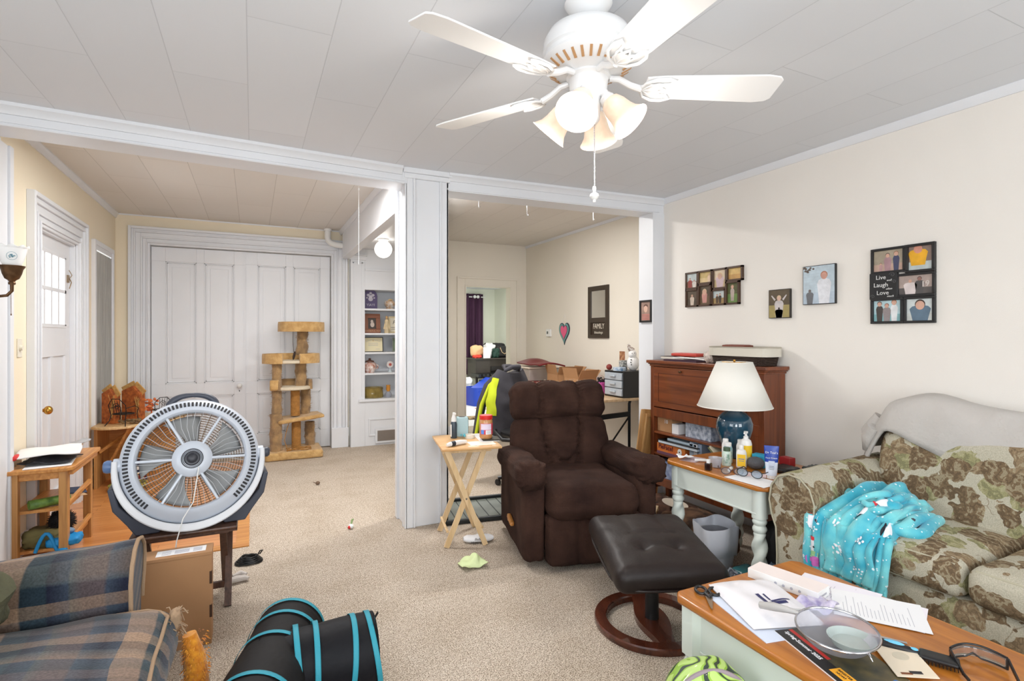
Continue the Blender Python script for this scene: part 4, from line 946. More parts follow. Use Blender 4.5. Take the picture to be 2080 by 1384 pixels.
# ---------------------------------------------------------------- cat tree
pile = mat('honey_carpet_pile', (208, 170, 114), 1, bump=.6, bscale=90, var2=(184, 144, 88), vscale=20, sheen=.3)
pile2 = mat('dusty_carpet_pile', (176, 142, 98), 1, bump=.7, bscale=80, var2=(140, 112, 80), vscale=14, sheen=.3)
pale_pile = mat('pale_fuzz', (226, 214, 190), 1, bump=.6, bscale=90)
sisal = mat('worn_sisal', (184, 132, 68), .95, bump=.4, bscale=160, var=.25, vscale=30)
kt = thing('cat_tree', 'tan carpeted cat tree with four tiers in front of the double doors', 'cat tree', (.42, 6.62, 0))
def fz(k, s=20, sd=1): return lambda u, n: n * k * nz(u, s * .15, sd)
MB().soft((0, 0, .045), (.60, .48, .09), .02, 14, fn=fz(.006)).build('base', pile, kt, smooth=80)
def furry_post(x, y, z0, z1, r, m, seed, name='post', rag=.012):
    b = MB(); rng = random.Random(seed)
    b.grid(lambda u, v: ((r + rag * nz((math.cos(6.28 * u) * 2, math.sin(6.28 * u) * 2, v * (z1 - z0) * 14), 1, seed)) * math.cos(2 * PI * u) + x, (r + rag * nz((math.sin(6.28 * u) * 2, math.cos(6.28 * u) * 2, v * (z1 - z0) * 14), 1, seed + 4)) * math.sin(2 * PI * u) + y, z0 + (z1 - z0) * v), 24, 24, cu=True)
    for i in range(int(160 * (z1 - z0))):
        a = rng.uniform(0, 6.28); z = rng.uniform(z0, z1); p = Vector((x + r * math.cos(a), y + r * math.sin(a), z)); d = Vector((math.cos(a), math.sin(a), rng.uniform(-.6, .3))) * rng.uniform(.008, .03)
        b.tube([p, p + d], [.003, .0006], 3, caps=False)
    return b.build(name, m, kt, smooth=80)
furry_post(-.185, -.10, .09, .50, .062, pile2, 1); furry_post(-.175, -.06, .45, 1.06, .050, pile2, 2)
furry_post(.19, .12, .09, .36, .055, pile2, 3, rag=.02); furry_post(.14, .12, .44, .74, .055, pile2, 7)
furry_post(.085, .06, .78, 1.06, .060, pile2, 4); furry_post(.10, .06, 1.15, 1.42, .058, pile2, 5, rag=.02)
for z0, z1, x in ((.09, .40, .03), (.46, .75, .02)):
    b = MB()
    for i in range(int((z1 - z0) / .011)): b.tube([(x + .046 * math.cos(2 * PI * j / 20), -.02 + .046 * math.sin(2 * PI * j / 20), z0 + .006 + i * .011) for j in range(20)], .0058, 5, closed=True)
    b.build('sisal_post', sisal, kt)
MB().soft((.06, .02, .43), (.50, .34, .045), .02, 14, rot=(0, -5, 8), fn=fz(.006)).build('shelf', pile, kt, smooth=80)
def tray(cx, cy, cz, rx, ry, h, gap, name='perch', mt=pile, floor_m=pile):
    """walled perch; gap = (a0,a1) opening in degrees"""
    MB().lathe([(0, 0), (.96, 0), (1, .01), (1, .03), (.9, .035), (0, .035)], (cx, cy, cz), 32, sx=rx, sy=ry).build(name + '_floor', floor_m, kt, smooth=60)
    b = MB(); a0, a1 = R(gap[0]), R(gap[1])
    def fn(u, v):
        a = a0 + (a1 - a0) * u; i = int(round(v * 8)) % 8
        q = [(-.5, 0), (-.5, .3), (-.5, .7), (-.4, 1), (.4, 1), (.5, .7), (.5, .3), (.5, 0)][i]
        return (cx + (rx + q[0] * .035) * math.cos(a), cy + (ry + q[0] * .035) * math.sin(a), cz + q[1] * h)
    b.grid(fn, 44, 8, cv=True)
    for k in (0, 1):
        b.add([fn(k, v / 8) for v in range(8)], [tuple(range(8))])
    b.build(name + '_wall', mt, kt, smooth=60)
tray(-.02, 0, .76, .21, .17, .11, (-20, 235), floor_m=pale_pile, mt=pile2)
MB().soft((-.20, -.12, .82), (.10, .05, .12), .02, 8).build('perch_wall', pile, kt, smooth=80)
tray(-.02, 0, 1.06, .29, .18, .11, (-75, 250), floor_m=pale_pile)
tray(.09, .03, 1.42, .235, .19, .11, (0, 360))
MB().lathe([(0, .09), (.99, .09), (1, .10), (.97, .112), (0, .112)], (.09, .03, 1.42), 32, sx=.23, sy=.185).build('top_cover', pile, kt, smooth=60)
b = MB().tube([(-.01, -.12, 1.42), (-.012, -.13, 1.30), (.0, -.13, 1.16)], .0025, 5); b.ell((.0, -.13, 1.15), (.014, .01, .05), 8, 6, rot=(0, 12, 0))
b.build('dangling_toy', mat('dark_feather', (52, 40, 34), .9), kt)
rng = random.Random(11); b = MB()
for k in range(3): b.tube([(.05 + .13 * math.cos(a * 1.3 + k), -.12 + .07 * math.sin(a * 2 + k), .095 + .006 * math.sin(a * 5) + .004 * k) for a in [i * .22 for i in range(28)]], .004, 5)
b.tube([(-.05, -.10, .40), (-.08, -.12, .30), (-.10, -.11, .20), (-.07, -.12, .11)], .004, 5)
b.build('loose_rope', sisal, kt)
# ---------------------------------------------------------------- bookcase things
def bk(o, l, c): return tag(o, l, c)
plum = mat('plum_plaque', (74, 58, 102), .4); goldm = mat('pale_gold', (226, 196, 140), .5)
t = thing('arched_plaque', 'purple arched plaque with a pale figure on the top bookcase shelf', 'plaque', (1.35, 6.93, 1.712))
P = [(-.085, 0), (.085, 0), (.085, .16), (.075, .20), (.05, .235), (0, .25), (-.05, .235), (-.075, .20), (-.085, .16)]
MB().prism(P, -.012, .012, M=Matrix.Rotation(R(90), 4, 'X')).build('plaque_body', plum, t, bevel=.003)
b = MB()
for x, z, r in ((0, .20, .018), (-.03, .175, .02), (.03, .175, .02), (0, .155, .025), (-.045, .14, .012), (.045, .14, .012), (0, .125, .03)): b.ell((x, -.014, z), (r, .005, r * .9), 12, 8)
b.build('relief_figure', mat('silver_lilac', (188, 182, 192), .5), t)
text('YIAYI', .045, MATS['silver_lilac'], t, basis((0, -.014, .05), (1, 0, 0), (0, 0, 1)))
t = thing('vase_gold', 'round white and gold vase on the top bookcase shelf', 'vase', (1.60, 6.95, 1.712)); t.name = 'gilded_bowl'; t['label'] = 'round white and gold bowl on the top bookcase shelf'; t['category'] = 'bowl'
MB().lathe([(0, 0), (.055, 0), (.057, .012), (.035, .02), (.055, .035), (.072, .07), (.066, .10), (.05, .115), (.045, .112), (.06, .09), (0, .03)], n=26).build('bowl_body', mat('gilt_porcelain', (236, 232, 228), .3, var2=(190, 138, 66), vscale=24), t)
b = MB()
for i in range(10): b.ell((.03 * math.cos(i * 2.4) * (i / 10), .03 * math.sin(i * 2.4) * (i / 10), .105 + .01 * (i % 3)), (.018, .014, .012), 8, 5)
b.build('gold_flowers', goldm, t)
def frame(name, l, c, loc, wd, h, fm, inner, tilt=-8, bw=.03, rz=0):
    t = thing(name, l, c, loc, rot=(tilt, 0, rz))
    MB().box(-wd / 2, wd / 2, -.006, .012, 0, bw).box(-wd / 2, wd / 2, -.006, .012, h - bw, h).box(-wd / 2, -wd / 2 + bw, -.006, .012, bw, h - bw).box(wd / 2 - bw, wd / 2, -.006, .012, bw, h - bw).box(-wd / 2 + .005, wd / 2 - .005, .006, .014, .005, h - .005).build('frame', fm, t, bevel=.002)
    MB().box(-wd / 2 + bw, wd / 2 - bw, .002, .006, bw, h - bw).build('picture', inner, t)
    return t
brownf = mat('chestnut_frame', (138, 84, 58), .5); dusk = mat('dark_photo', (72, 58, 50), .5, var=.4, vscale=30)
t = frame('framed_photo', 'brown photo frame with raised lettering on the second bookcase shelf', 'picture frame', (1.375, 6.94, 1.405), .21, .25, brownf, dusk, bw=.055)
text('THANKFUL FOR', .030, mat('tan_letter', (206, 160, 120), .6), t, basis((0, -.008, .026), (1, 0, 0), (0, 0, 1)))
b = MB().ell((0, -.001, .15), (.018, .003, .022), 10, 6).ell((.004, -.001, .11), (.026, .003, .035), 10, 6).build('pictured_figure', mat('photo_figure', (206, 190, 180), .6), t)
cream = mat('cream_figurine', (226, 206, 166), .5, var=.2, vscale=30)
t = thing('figurine', 'tall cream robed figurine beside the brown photo frame', 'figurine', (1.54, 6.86, 1.405))
MB().lathe([(0, 0), (.03, 0), (.032, .02), (.024, .06), (.020, .12), (.027, .15), (.018, .175), (.009, .18), (0, .182)], n=18).build('robe', cream, t)
MB().ell((0, 0, .195), (.015, .015, .018), 12, 8).lathe([(.018, .20), (.012, .215), (0, .222)], n=14).build('head', mat('figurine_head', (196, 160, 110), .5), t)
MB().prism([(-.045, .05), (-.02, .15), (-.012, .15), (-.02, .05)], -.004, .004, M=Matrix.Rotation(R(90), 4, 'X')).prism([(.045, .05), (.02, .15), (.012, .15), (.02, .05)], -.004, .004, M=Matrix.Rotation(R(90), 4, 'X')).build('wings', cream, t)
t = frame('framed_photo', 'cream framed sign with script lettering, half hidden behind the post', 'picture frame', (1.67, 6.95, 1.405), .16, .22, mat('cream_frame', (220, 202, 160), .5), mat('cream_card', (236, 228, 208), .7), bw=.02)
text('Fa', .07, mat('charcoal_script', (86, 80, 76), .6), t, basis((0, -.0, .14), (1, 0, 0), (0, 0, 1)), shear=.3)
MB().box(-.05, .05, -.001, .002, .075, .08).box(-.05, .05, -.001, .002, .05, .055).build('text_lines', MATS['charcoal_script'], t)
t = frame('framed_certificate', 'cream certificate in a thin black frame on the third bookcase shelf', 'certificate', (1.39, 6.94, 1.165), .25, .19, black, mat('certificate_paper', (240, 228, 190), .7), bw=.008)
b = MB().tube([(-.09 + .018 * i, -.0005, .13 + .025 * math.sin(PI * i / 10)) for i in range(11)], .0012, 4)
for z in (.11, .095, .08): b.box(-.06, .06, .0005, .0018, z, z + .003)
b.box(.03, .08, .0005, .0018, .035, .038); b.build('writing', greyink, t)
MB().cyl((-.0, .002, .145), (0, -.001, .145), .008).build('seal', goldm, t)
t = frame('framed_photo', 'green-grey framed picture at the right end of the third shelf', 'picture frame', (1.70, 6.93, 1.165), .14, .18, mat('grey_green_frame', (120, 128, 116), .5), mat('green_photo', (112, 132, 96), .6, var=.3, vscale=20), bw=.015, rz=-15)
t = thing('ginger_jar', 'white lidded jar with dark rust pattern on the fourth bookcase shelf', 'jar', (1.335, 6.90, .905))
por = mat('rust_porcelain', (234, 228, 224), .3, var2=(170, 96, 66), vscale=22)
MB().lathe([(0, 0), (.055, 0), (.058, .01), (.075, .05), (.082, .09), (.072, .12), (.05, .135), (0, .135)], n=26).build('jar_body', por, t)
MB().lathe([(0, .135), (.056, .135), (.05, .15), (.02, .158), (.014, .168), (.018, .178), (0, .184)], n=22).build('lid', mat('dark_rust_lid', (92, 58, 46), .4), t)
MB().tube([(.075, 0, .10), (.105, 0, .09), (.10, 0, .06), (.08, 0, .045)], .008, 8).build('handle', por, t)
t = thing('china_ornament', 'small glass ornament with red flower on the fourth bookcase shelf', 'ornament', (1.60, 6.93, .905))
MB().lathe([(0, 0), (.028, 0), (.024, .015), (.010, .03), (.010, .055), (0, .058)], n=18).build('foot', mat('pale_blue_glass', (206, 218, 222), .15), t)
MB().lathe([(0, 0), (.042, 0), (.045, .006), (.042, .012), (0, .012)], M=Matrix.Translation((0, .006, .095)) @ Matrix.Rotation(R(90), 4, 'X'), n=24).build('disc', mat('pale_disc', (222, 214, 212), .3), t)
MB().cyl((0, -.007, .095), (0, -.010, .095), .018).build('flower', mat('dull_red', (186, 84, 74), .5), t)
tag(MB().box(1.70, 1.735, 6.90, 6.94, .905, .955).build('candle_cube', mat('dark_brown_cube', (60, 48, 44), .5), bevel=.003), 'dark little cube at the right end of the fourth shelf', 'ornament')
tag(MB().lathe([(0, 0), (.12, 0), (.128, .02), (.122, .06), (.12, .10), (.128, .125), (.132, .13), (.12, .132), (.11, .10), (.10, .02), (0, .015)], (1.385, 6.92, .585), 30, sx=1, sy=.75).build('glass_bowl', mat('olive_glazed', (112, 96, 44), .18, coat=.6, var2=(150, 128, 62), vscale=10)), 'wide shiny olive bowl on the lowest bookcase shelf', 'bowl')
t = thing('bud_vase', 'small amber and blue vase on the lowest bookcase shelf', 'vase', (1.565, 6.88, .585))
MB().lathe([(0, 0), (.03, 0), (.045, .025), (.046, .045), (.03, .065), (.018, .075), (0, .075)], n=22).build('vase_body', mat('blue_grey_glaze', (160, 164, 176), .3), t)
MB().lathe([(.018, .075), (.028, .10), (.024, .14), (.03, .155), (.026, .155), (0, .10)], n=22).build('neck', mat('amber_glaze', (206, 142, 60), .3), t)
tag(MB().lathe([(0, 0), (.02, 0), (.026, .03), (.02, .07), (.012, .08), (0, .08)], (1.745, 6.86, .585), 16).build('bottle', black), 'dark little bottle at the right end of the lowest shelf', 'bottle')
# ---------------------------------------------------------------- recliner
def rec_mat():
    m = mat('brown_waffle_fabric', (64, 46, 40), .95, spec=.15)
    N, L = nodes(m); b = N['Principled BSDF']; tc = N.new('ShaderNodeTexCoord')
    n = N.new('ShaderNodeTexNoise'); n.inputs['Scale'].default_value = 5; n.inputs['Detail'].default_value = 6; L.new(tc.outputs['Object'], n.inputs['Vector'])
    r = N.new('ShaderNodeValToRGB'); r.color_ramp.elements[0].position = .3; r.color_ramp.elements[0].color = (*lin((44, 29, 25)), 1); r.color_ramp.elements[1].position = .7; r.color_ramp.elements[1].color = (*lin((70, 49, 41)), 1)
    L.new(n.outputs['Fac'], r.inputs[0]); L.new(r.outputs[0], b.inputs['Base Color'])
    w = N.new('ShaderNodeTexVoronoi'); w.inputs['Scale'].default_value = 105; w.inputs['Randomness'].default_value = .15; L.new(tc.outputs['Object'], w.inputs['Vector'])
    bp = N.new('ShaderNodeBump'); bp.inputs['Strength'].default_value = .55; bp.inputs['Distance'].default_value = .004; L.new(w.outputs['Distance'], bp.inputs['Height']); L.new(bp.outputs[0], b.inputs['Normal'])
    return m
rf = rec_mat()
rc = thing('recliner', 'dark brown upholstered rocker recliner facing the room', 'recliner', (1.93, 3.07, 0), -14)
def wr(amp, sc, sd): return lambda u, n: n * amp * nz((u.x, u.y, u.z), sc, sd)
for s in (-1, 1):
    MB().soft((s * .355, -.02, .29), (.135, .76, .50), .035, 16, fn=wr(.006, 2, s)).build('arm_panel', rf, rc, smooth=80)
    def armf(u, n, s=s):
        d = n * .010 * nz(u, 2.6, s)
        d.z += .025 * (1 - u.y ** 2) * 0 + (.035 * max(0, -u.y) ** 2 if n.z > 0 else 0) - .02 * max(0, u.y)
        d.x += s * .018 * max(0, -u.y) ** 3
        if u.y < -.6: d += n * .006 * math.sin(12 * math.atan2(u.z, u.x))
        return d
    MB().soft((s * .365, -.06, .545), (.19, .80, .15), .07, 24, fn=armf).build('arm_pad', rf, rc, smooth=80)
def seat(u, n):
    d = n * .010 * nz(u, 2.4, 2)
    if n.z > .3: d.z += .035 * (1 - u.x ** 2) * (.6 - .4 * u.y) + .006 * nz((u.x * 3, u.y * 3, 0), 1, 8)
    if n.y < -.3: d.y -= .02 * (1 - u.x ** 2)
    return d
MB().soft((0, -.11, .385), (.575, .74, .19), .075, 28, fn=seat).build('seat', rf, rc, smooth=80)
def foot(u, n):
    d = n * .006 * nz(u, 3, 7)
    if n.y < -.2:
        for c in (-.36, .33): d.y += .024 * math.exp(-((u.x - c) / .045) ** 2)
        d.y -= .012 * (1 - u.z ** 2)
    return d
MB().soft((0, -.40, .175), (.58, .13, .29), .035, 30, rot=(-5, 0, 0), fn=foot).build('footrest', rf, rc, smooth=80)
MB().soft((0, .06, .16), (.60, .60, .24), .03, 10).build('base', rf, rc)
BM = Matrix.Translation((0, .22, .40)) @ Matrix.Rotation(R(-17), 4, 'X')
def back(u, n):
    d = n * .006 * nz(u, 3, 5)
    if n.y < 0:
        e = 1.0
        for c in (-.34, .34):
            cc = c * (1 + .25 * u.z)
            d.y += .044 * math.exp(-((u.x - cc) / .05) ** 2)
            d.y += .006 * math.sin(u.z * 30 + 3 * u.x) * math.exp(-((u.x - cc) / .16) ** 2)
        arch = -.62 + .9 * (u.x / .40) ** 2
        if abs(u.x) < .34: d.y += .034 * math.exp(-((u.z - arch) / .05) ** 2)
        if abs(u.x) < .30: d.y += .008 * math.exp(-((u.z + .05) / .05) ** 2)
        d.y -= .03 * (1 - u.x ** 2)
    d.x *= 1
    d.x += .02 * u.x * (1 - abs(u.z))
    return d
MB().soft((0, 0, 0), (.69, .17, .40), .07, 44, M=BM @ Matrix.Translation((0, 0, .20)), fn=back).build('backrest', rf, rc, smooth=80)
def head(u, n):
    d = n * .008 * nz(u, 3, 11)
    if n.y < .3:
        for c in (-.42, .42): d.y += .034 * math.exp(-((u.x - c) / .05) ** 2) + .006 * math.sin(u.z * 36 + 2 * u.x) * math.exp(-((u.x - c) / .15) ** 2)
        d.y -= .03 * (1 - u.z ** 2) * (1 - .3 * u.x ** 2)
    if n.z > 0:
        for c in (-.42, .05, .42): d.z -= .012 * math.exp(-((u.x - c) / .07) ** 2)
    return d
MB().soft((0, 0, 0), (.70, .21, .29), .085, 44, M=BM @ Matrix.Translation((0, -.012, .515)), fn=head).build('headrest', rf, rc, smooth=80)
MB().soft((-.440, -.10, .205), (.03, .12, .03), .012, 8, rot=(12, 0, 0)).cyl((-.42, -.06, .20), (-.45, -.06, .20), .014).build('recline_lever', oaky, rc)
b = MB(); rng = random.Random(3)
for i in range(22):
    x = rng.uniform(-.26, .26); p = BM @ Vector((x, rng.uniform(-.115, -.03), .655 - .004))
    b.ell(p, (.006 * rng.uniform(.4, 1.3), .005, .003), 6, 4)
b.build('lint', mat('lint', (170, 150, 130), .95), rc)
tag(MB().cyl((2.06, 3.30, .592), (2.07, 3.30, .60), .010).build('orange_bead', mat('orange_plastic', (232, 140, 60), .4)), 'tiny orange bead in the gap of the recliner arm', 'bead')
# ---------------------------------------------------------------- pale TV tray and what lies on it
maple = wood('pale_maple', (226, 196, 152), (206, 172, 124), 'Z', 10); maplex = wood('pale_maple_top', (222, 178, 122), (200, 150, 92), 'X', 10)
tv = thing('tray_table', 'pale maple folding tray table between the post and the recliner', 'tray table', (1.31, 3.44, 0), -10)
MB().soft((0, 0, .651), (.395, .49, .020), .008, 12).build('table_top', maplex, tv)
for y, off in ((-.155, 0), (.155, 0)):
    MB().bar((-.155, y, .003), (.10, y, .635), .034, .015, up=(0, 1, 0)).build('leg', maple, tv)
    yy = y - .018 * (1 if y < 0 else -1)
    MB().bar((.10, yy, .003), (-.155, yy, .635), .034, .015, up=(0, 1, 0)).build('leg', maple, tv)
    MB().cyl((-.028, yy - .01, .315), (-.028, yy - .008, .315), .006).build('pivot_bolt', mat('dull_steel', (130, 124, 118), .4, .9) if 'dull_steel' not in MATS else MATS['dull_steel'], tv)
MB().box(-.18, .14, -.17, -.14, .615, .641).box(-.18, .14, .14, .17, .615, .641).build('cleat', maple, tv)
MB().cyl((-.145, -.14, .10), (-.145, .14, .10), .009).cyl((.09, -.125, .10), (.09, .125, .10), .009).build('cross_rod', maple, tv)
TZ = .661
t = thing('peanut_butter_jar', 'clear jar of brown spread with red lid on the maple tray', 'jar', (1.445, 3.40, TZ + .012))
MB().lathe([(0, 0), (.040, 0), (.045, .008), (.046, .05), (.046, .12), (.040, .132), (0, .132)], n=30).build('jar_body', mat('peanut_brown', (196, 138, 86), .25, coat=.6), t)
MB().lathe([(0, .13), (.044, .13), (.045, .135), (.045, .155), (.042, .158), (0, .158)], n=30).build('lid', mat('red_lid', (214, 40, 36), .4), t)
def lb(u, v): a = R(195 + 150 * u); return (.0468 * math.cos(a), .0468 * math.sin(a), .03 + .075 * v)
MB().grid(lb, 20, 1).build('label_band', mat('red_pink_label', (206, 66, 84), .5), t)
MB().grid(lambda u, v: ((.0474 * math.cos(R(200 + 95 * u))), (.0474 * math.sin(R(200 + 95 * u))), .062 + .04 * v), 16, 1).build('nutrition_label', mat('lilac_label', (228, 214, 236), .5), t)
MB().grid(lambda u, v: ((.0474 * math.cos(R(245 + 50 * u))), (.0474 * math.sin(R(245 + 50 * u))), .031 + .028 * v), 10, 1).build('barcode_panel', paper, t)
b = MB()
for i in range(9):
    a = R(252 + 4.6 * i); b.cbox((.0478 * math.cos(a), .0478 * math.sin(a), .045), (.0012, .0012, .018))
b.build('barcode', greyink, t)
MB().grid(lambda u, v: ((.0474 * math.cos(R(202 + 28 * u))), (.0474 * math.sin(R(202 + 28 * u))), .033 + .028 * v), 8, 1).build('blue_panel', mat('label_blue', (84, 140, 220), .5), t)
tag(MB().soft((1.475, 3.395, TZ + .006), (.12, .13, .012), .005, 8, rot=(0, 0, -14)).build('dark_coaster', mat('dark_camo_pouch', (40, 38, 30), .6, var2=(60, 52, 34), vscale=18)), 'flat dark pouch under the spread jar', 'pouch')
tag(MB().cbox((1.37, 3.30, TZ + .001), (.17, .13, .002), (0, 0, -8)).build('envelope', mat('yellow_white_paper', (244, 238, 222), .8)), 'white paper slip at the front of the maple tray', 'paper')
tag(MB().cbox((1.47, 3.47, TZ + .0012), (.13, .30, .0024), (0, 0, -10)).build('envelope', paper), 'long white envelope along the right edge of the maple tray', 'envelope')
t = thing('pump_bottle', 'dark blue foam pump bottle with white cap on the maple tray', 'bottle', (1.265, 3.55, TZ))
MB().lathe([(0, 0), (.021, 0), (.0225, .004), (.0225, .10), (.018, .115), (.010, .118), (0, .118)], n=24).build('bottle_body', mat('slate_blue_bottle', (52, 66, 78), .35), t)
MB().lathe([(0, .115), (.017, .115), (.0175, .135), (.012, .15), (.009, .168), (0, .168)], n=20).box(-.006, .006, -.030, .008, .166, .178).build('pump_head', white2, t)
MB().grid(lambda u, v: ((.0230 * math.cos(R(150 + 60 * u))), (.0230 * math.sin(R(150 + 60 * u))), .012 + .085 * v), 8, 1).build('white_label', white2, t)
t = thing('tissue_box', 'pale blue upright tissue box on the maple tray', 'box', (1.345, 3.60, TZ), -12)
MB().soft((0, 0, .068), (.078, .078, .136), .006, 8).build('carton', mat('ice_blue_card', (176, 206, 212), .7), t)
MB().lathe([(0, 0), (.024, 0), (.024, .001), (0, .001)], (0, 0, .136), 20).build('opening', black, t)
MB().box(.0385, .0405, -.034, .036, .003, .133).build('dark_side_panel', mat('grey_teal_card', (96, 118, 118), .7), t)
t = thing('flashlight', 'white and black electric trimmer lying at the front left of the maple tray', 'trimmer', (1.19, 3.30, TZ), 12); t.name = 'hair_trimmer'
MB().tube([(-.075, -.012, .014), (-.055, -.01, .016), (-.04, -.008, .017)], [.009, .014, .015], 14).build('head', white2, t)
MB().tube([(-.042, -.008, .017), (-.012, -.004, .018)], [.0155, .0165], 14).build('dark_band', mat('navy_rubber', (44, 50, 60), .5), t)
MB().tube([(-.012, -.004, .018), (.04, .004, .017), (.085, .012, .014)], [.0165, .0155, .012], 14).build('handle', white2, t)
t = thing('tape_roll', 'small white tape roll lying beside the jar', 'tape', (1.365, 3.50, TZ))
MB().lathe([(.022, 0), (.034, 0), (.035, .003), (.035, .024), (.034, .026), (.022, .026), (.021, .024), (.021, .003)], n=26).build('roll', mat('off_white_tape', (230, 224, 210), .5), t)
b = MB(); rng = random.Random(6)
for i in range(8): b.ell((1.315 + rng.uniform(-.02, .02), 3.50 + rng.uniform(-.02, .02), TZ + .008 + rng.random() * .022), (.010, .007, .006), 8, 5, rot=(rng.random() * 90, 0, rng.random() * 90))
tag(b.build('teal_clip', mat('teal_clear_plastic', (96, 186, 206), .2)), 'small clear teal hair clip on the maple tray', 'clip')
bt = thing('boot_tray', 'black ridged boot tray on the carpet behind the maple tray table', 'tray', (1.74, 3.90, 0), -8)
MB().box(-.46, .40, -.26, .26, 0, .010).build('tray_floor', mat('grey_green_rubber', (116, 122, 114), .45, var=.3, vscale=6), bt)
b = MB()
for q in ((-.47, .41, -.27, -.235), (-.47, .41, .235, .27), (-.47, -.435, -.27, .27), (.375, .41, -.27, .27)): b.box(q[0], q[1], q[2], q[3], 0, .034)
b.build('rim', mat('black_rubber', (30, 34, 36), .45), bt, bevel=.008)
b = MB()
for i in range(9): b.box(-.36 + i * .085, -.354 + i * .085, -.23, .23, .010, .013)
b.build('ridges', MATS['black_rubber'], bt)
t = thing('paper_bag', 'white bag with black handwriting lying under the maple tray table', 'bag', (1.36, 3.33, 0), -14)
b = MB().grid(lambda u, v: ((u - .5) * .20, (.045 * math.cos(2 * PI * v)) * (1 - .45 * (2 * u - 1) ** 4), max(.0, .022 + .022 * math.sin(2 * PI * v) * (1 - .5 * (2 * u - 1) ** 4) + .006 * nz((u * 4, v * 3, 0), 1))), 26, 20, cv=True)
b.build('bag_body', paper, t, smooth=80)
text('Baden', .022, mat('marker_ink', (30, 30, 34), .7), t, basis((-.005, -.048, .032), (1, 0, 0), (0, .55, 1)), shear=.3)
text('Hyperosone', .024, MATS['marker_ink'], t, basis((0.0, -.054, .012), (1, 0, 0), (0, .3, 1)), shear=.3)
b = MB().grid(crumple(.16, .12, .045, 16, 21, h=lambda u, v: .018 * math.sin(PI * u) * math.sin(PI * v)), 34, 28)
o = tag(b.build('cleaning_cloth', mat('pale_lime_cloth', (222, 236, 180), .9, bump=.3), smooth=80, solid=.004), 'pale lime cloth crumpled on the carpet before the maple tray', 'cloth'); o.location = (1.18, 2.99, .004)
# ---------------------------------------------------------------- desk chair with a jacket, behind the recliner
t = thing('desk_chair', 'black rolling desk chair behind the recliner under the grey jacket', 'chair', (2.30, 4.42, 0), 20)
MB().soft((0, 0, .48), (.46, .46, .08), .035, 10).build('seat', black, t, smooth=80)
MB().soft((0, .23, .77), (.42, .07, .46), .03, 12).build('backrest', black, t, smooth=80)
MB().cyl((0, 0, .10), (0, 0, .45), .025).build('gas_post', blackm, t)
b = MB()
for i in range(5):
    a = 2 * PI * i / 5; b.bar((0, 0, .10), (.28 * math.cos(a), .28 * math.sin(a), .065), .04, .025)
b.build('star_base', black, t)
for i in range(5):
    a = 2 * PI * i / 5; MB().cyl((.28 * math.cos(a) - .012, .28 * math.sin(a), .028), (.28 * math.cos(a) + .012, .28 * math.sin(a), .028), .028).build('caster', black, t)
MB().tube([(-.22, .18, .52), (-.27, .16, .50), (-.28, .05, .44), (-.24, -.04, .44)], .018, 10).build('armrest_bracket', black, t)
jk = thing('jacket', 'charcoal jacket with lime green side panel hung over the desk chair', 'jacket', (2.30, 4.42, .55), 20)
jm = mat('charcoal_softshell', (66, 64, 70), .85, bump=.15, bscale=30, var=.15, vscale=6); lime = mat('lime_panel', (200, 214, 36), .8, bump=.1, bscale=30)
def jacket(u, v):
    a = 2 * PI * u; z = .50 - .62 * v
    w = .16 + .12 * min(1, v * 2.2) ** .7; d = .07 + .06 * min(1, v * 2) + .02 * v
    f = .012 * math.sin(a * 9 + v * 3) * v
    return (w * 1.02 * math.cos(a) * (1 + f), .23 + d * math.sin(a) + .02 * nz((math.cos(a), v * 3, 2), 2), z + .03 * math.cos(2 * a) * (1 - v) - .02 * abs(math.cos(a)) * (1 - v))
b = MB().grid(jacket, 60, 26, cu=True); b.add([jacket(i / 60, 0) for i in range(60)], [tuple(range(60))])
b.build('jacket_body', jm, jk, smooth=80)
def off(p, k=.006):
    c = Vector((0, .23, p[2])); q = Vector(p); d = (q - c).normalized(); return q + d * k
MB().grid(lambda u, v: off(jacket(.455 + .125 * u, .12 + .54 * v)), 14, 14).build('lime_panel', lime, jk, smooth=80)
b = MB().tube([(-.14, .24, .45), (-.20, .32, .34), (-.25, .36, .18), (-.28, .37, .02), (-.30, .38, -.10)], [.045, .050, .045, .040, .036], 16)
b.build('sleeve', jm, jk, smooth=80)
b = MB().tube([(-.165, .20, .46), (-.225, .275, .36), (-.285, .32, .18), (-.315, .335, .02), (-.335, .345, -.10)], [.010, .018, .020, .018, .016], 10)
b.build('sleeve_stripe', lime, jk, smooth=80)
MB().tube([(-.09, .2, .50), (-.05, .15, .53), (.03, .14, .53), (.09, .2, .50), (.03, .27, .53), (-.05, .27, .53)], .022, 10, closed=True).build('collar', jm, jk, smooth=80)
# ---------------------------------------------------------------- long table along the dining wall
dt = thing('long_table', 'long wood-topped table with black metal frame along the dining wall', 'table', (3.26, 5.5, 0))
MB().box(-.30, .30, -1.28, 1.28, .735, .76).build('table_top', wood('greyed_oak_top', (206, 176, 138), (176, 144, 106), 'Y', 10), dt, bevel=.003)
for x in (-.275, .10, .29):
    MB().tube([(x, -1.22, 0), (x, -1.22, .70), (x + (.012 if x < .2 else 0), -1.22, .733)], .018, 4).build('leg', blackm, dt)
for x in (-.275, .29): MB().box(x - .018, x + .018, 1.20, 1.24, 0, .735).build('leg', blackm, dt)
MB().bar((-.275, -1.22, .585), (.10, -1.22, .60), .03, .045).bar((.10, -1.215, .57), (-.14, -1.215, .30), .012, .012).bar((-.275, -1.22, .12), (.29, -1.22, .12), .03, .03).build('cross_brace', blackm, dt)
DZ = .76
t = thing('drawer_organizer', 'black three-drawer organizer with clear drawers on the near end of the long table', 'drawer box', (3.40, 4.40, DZ), 0)
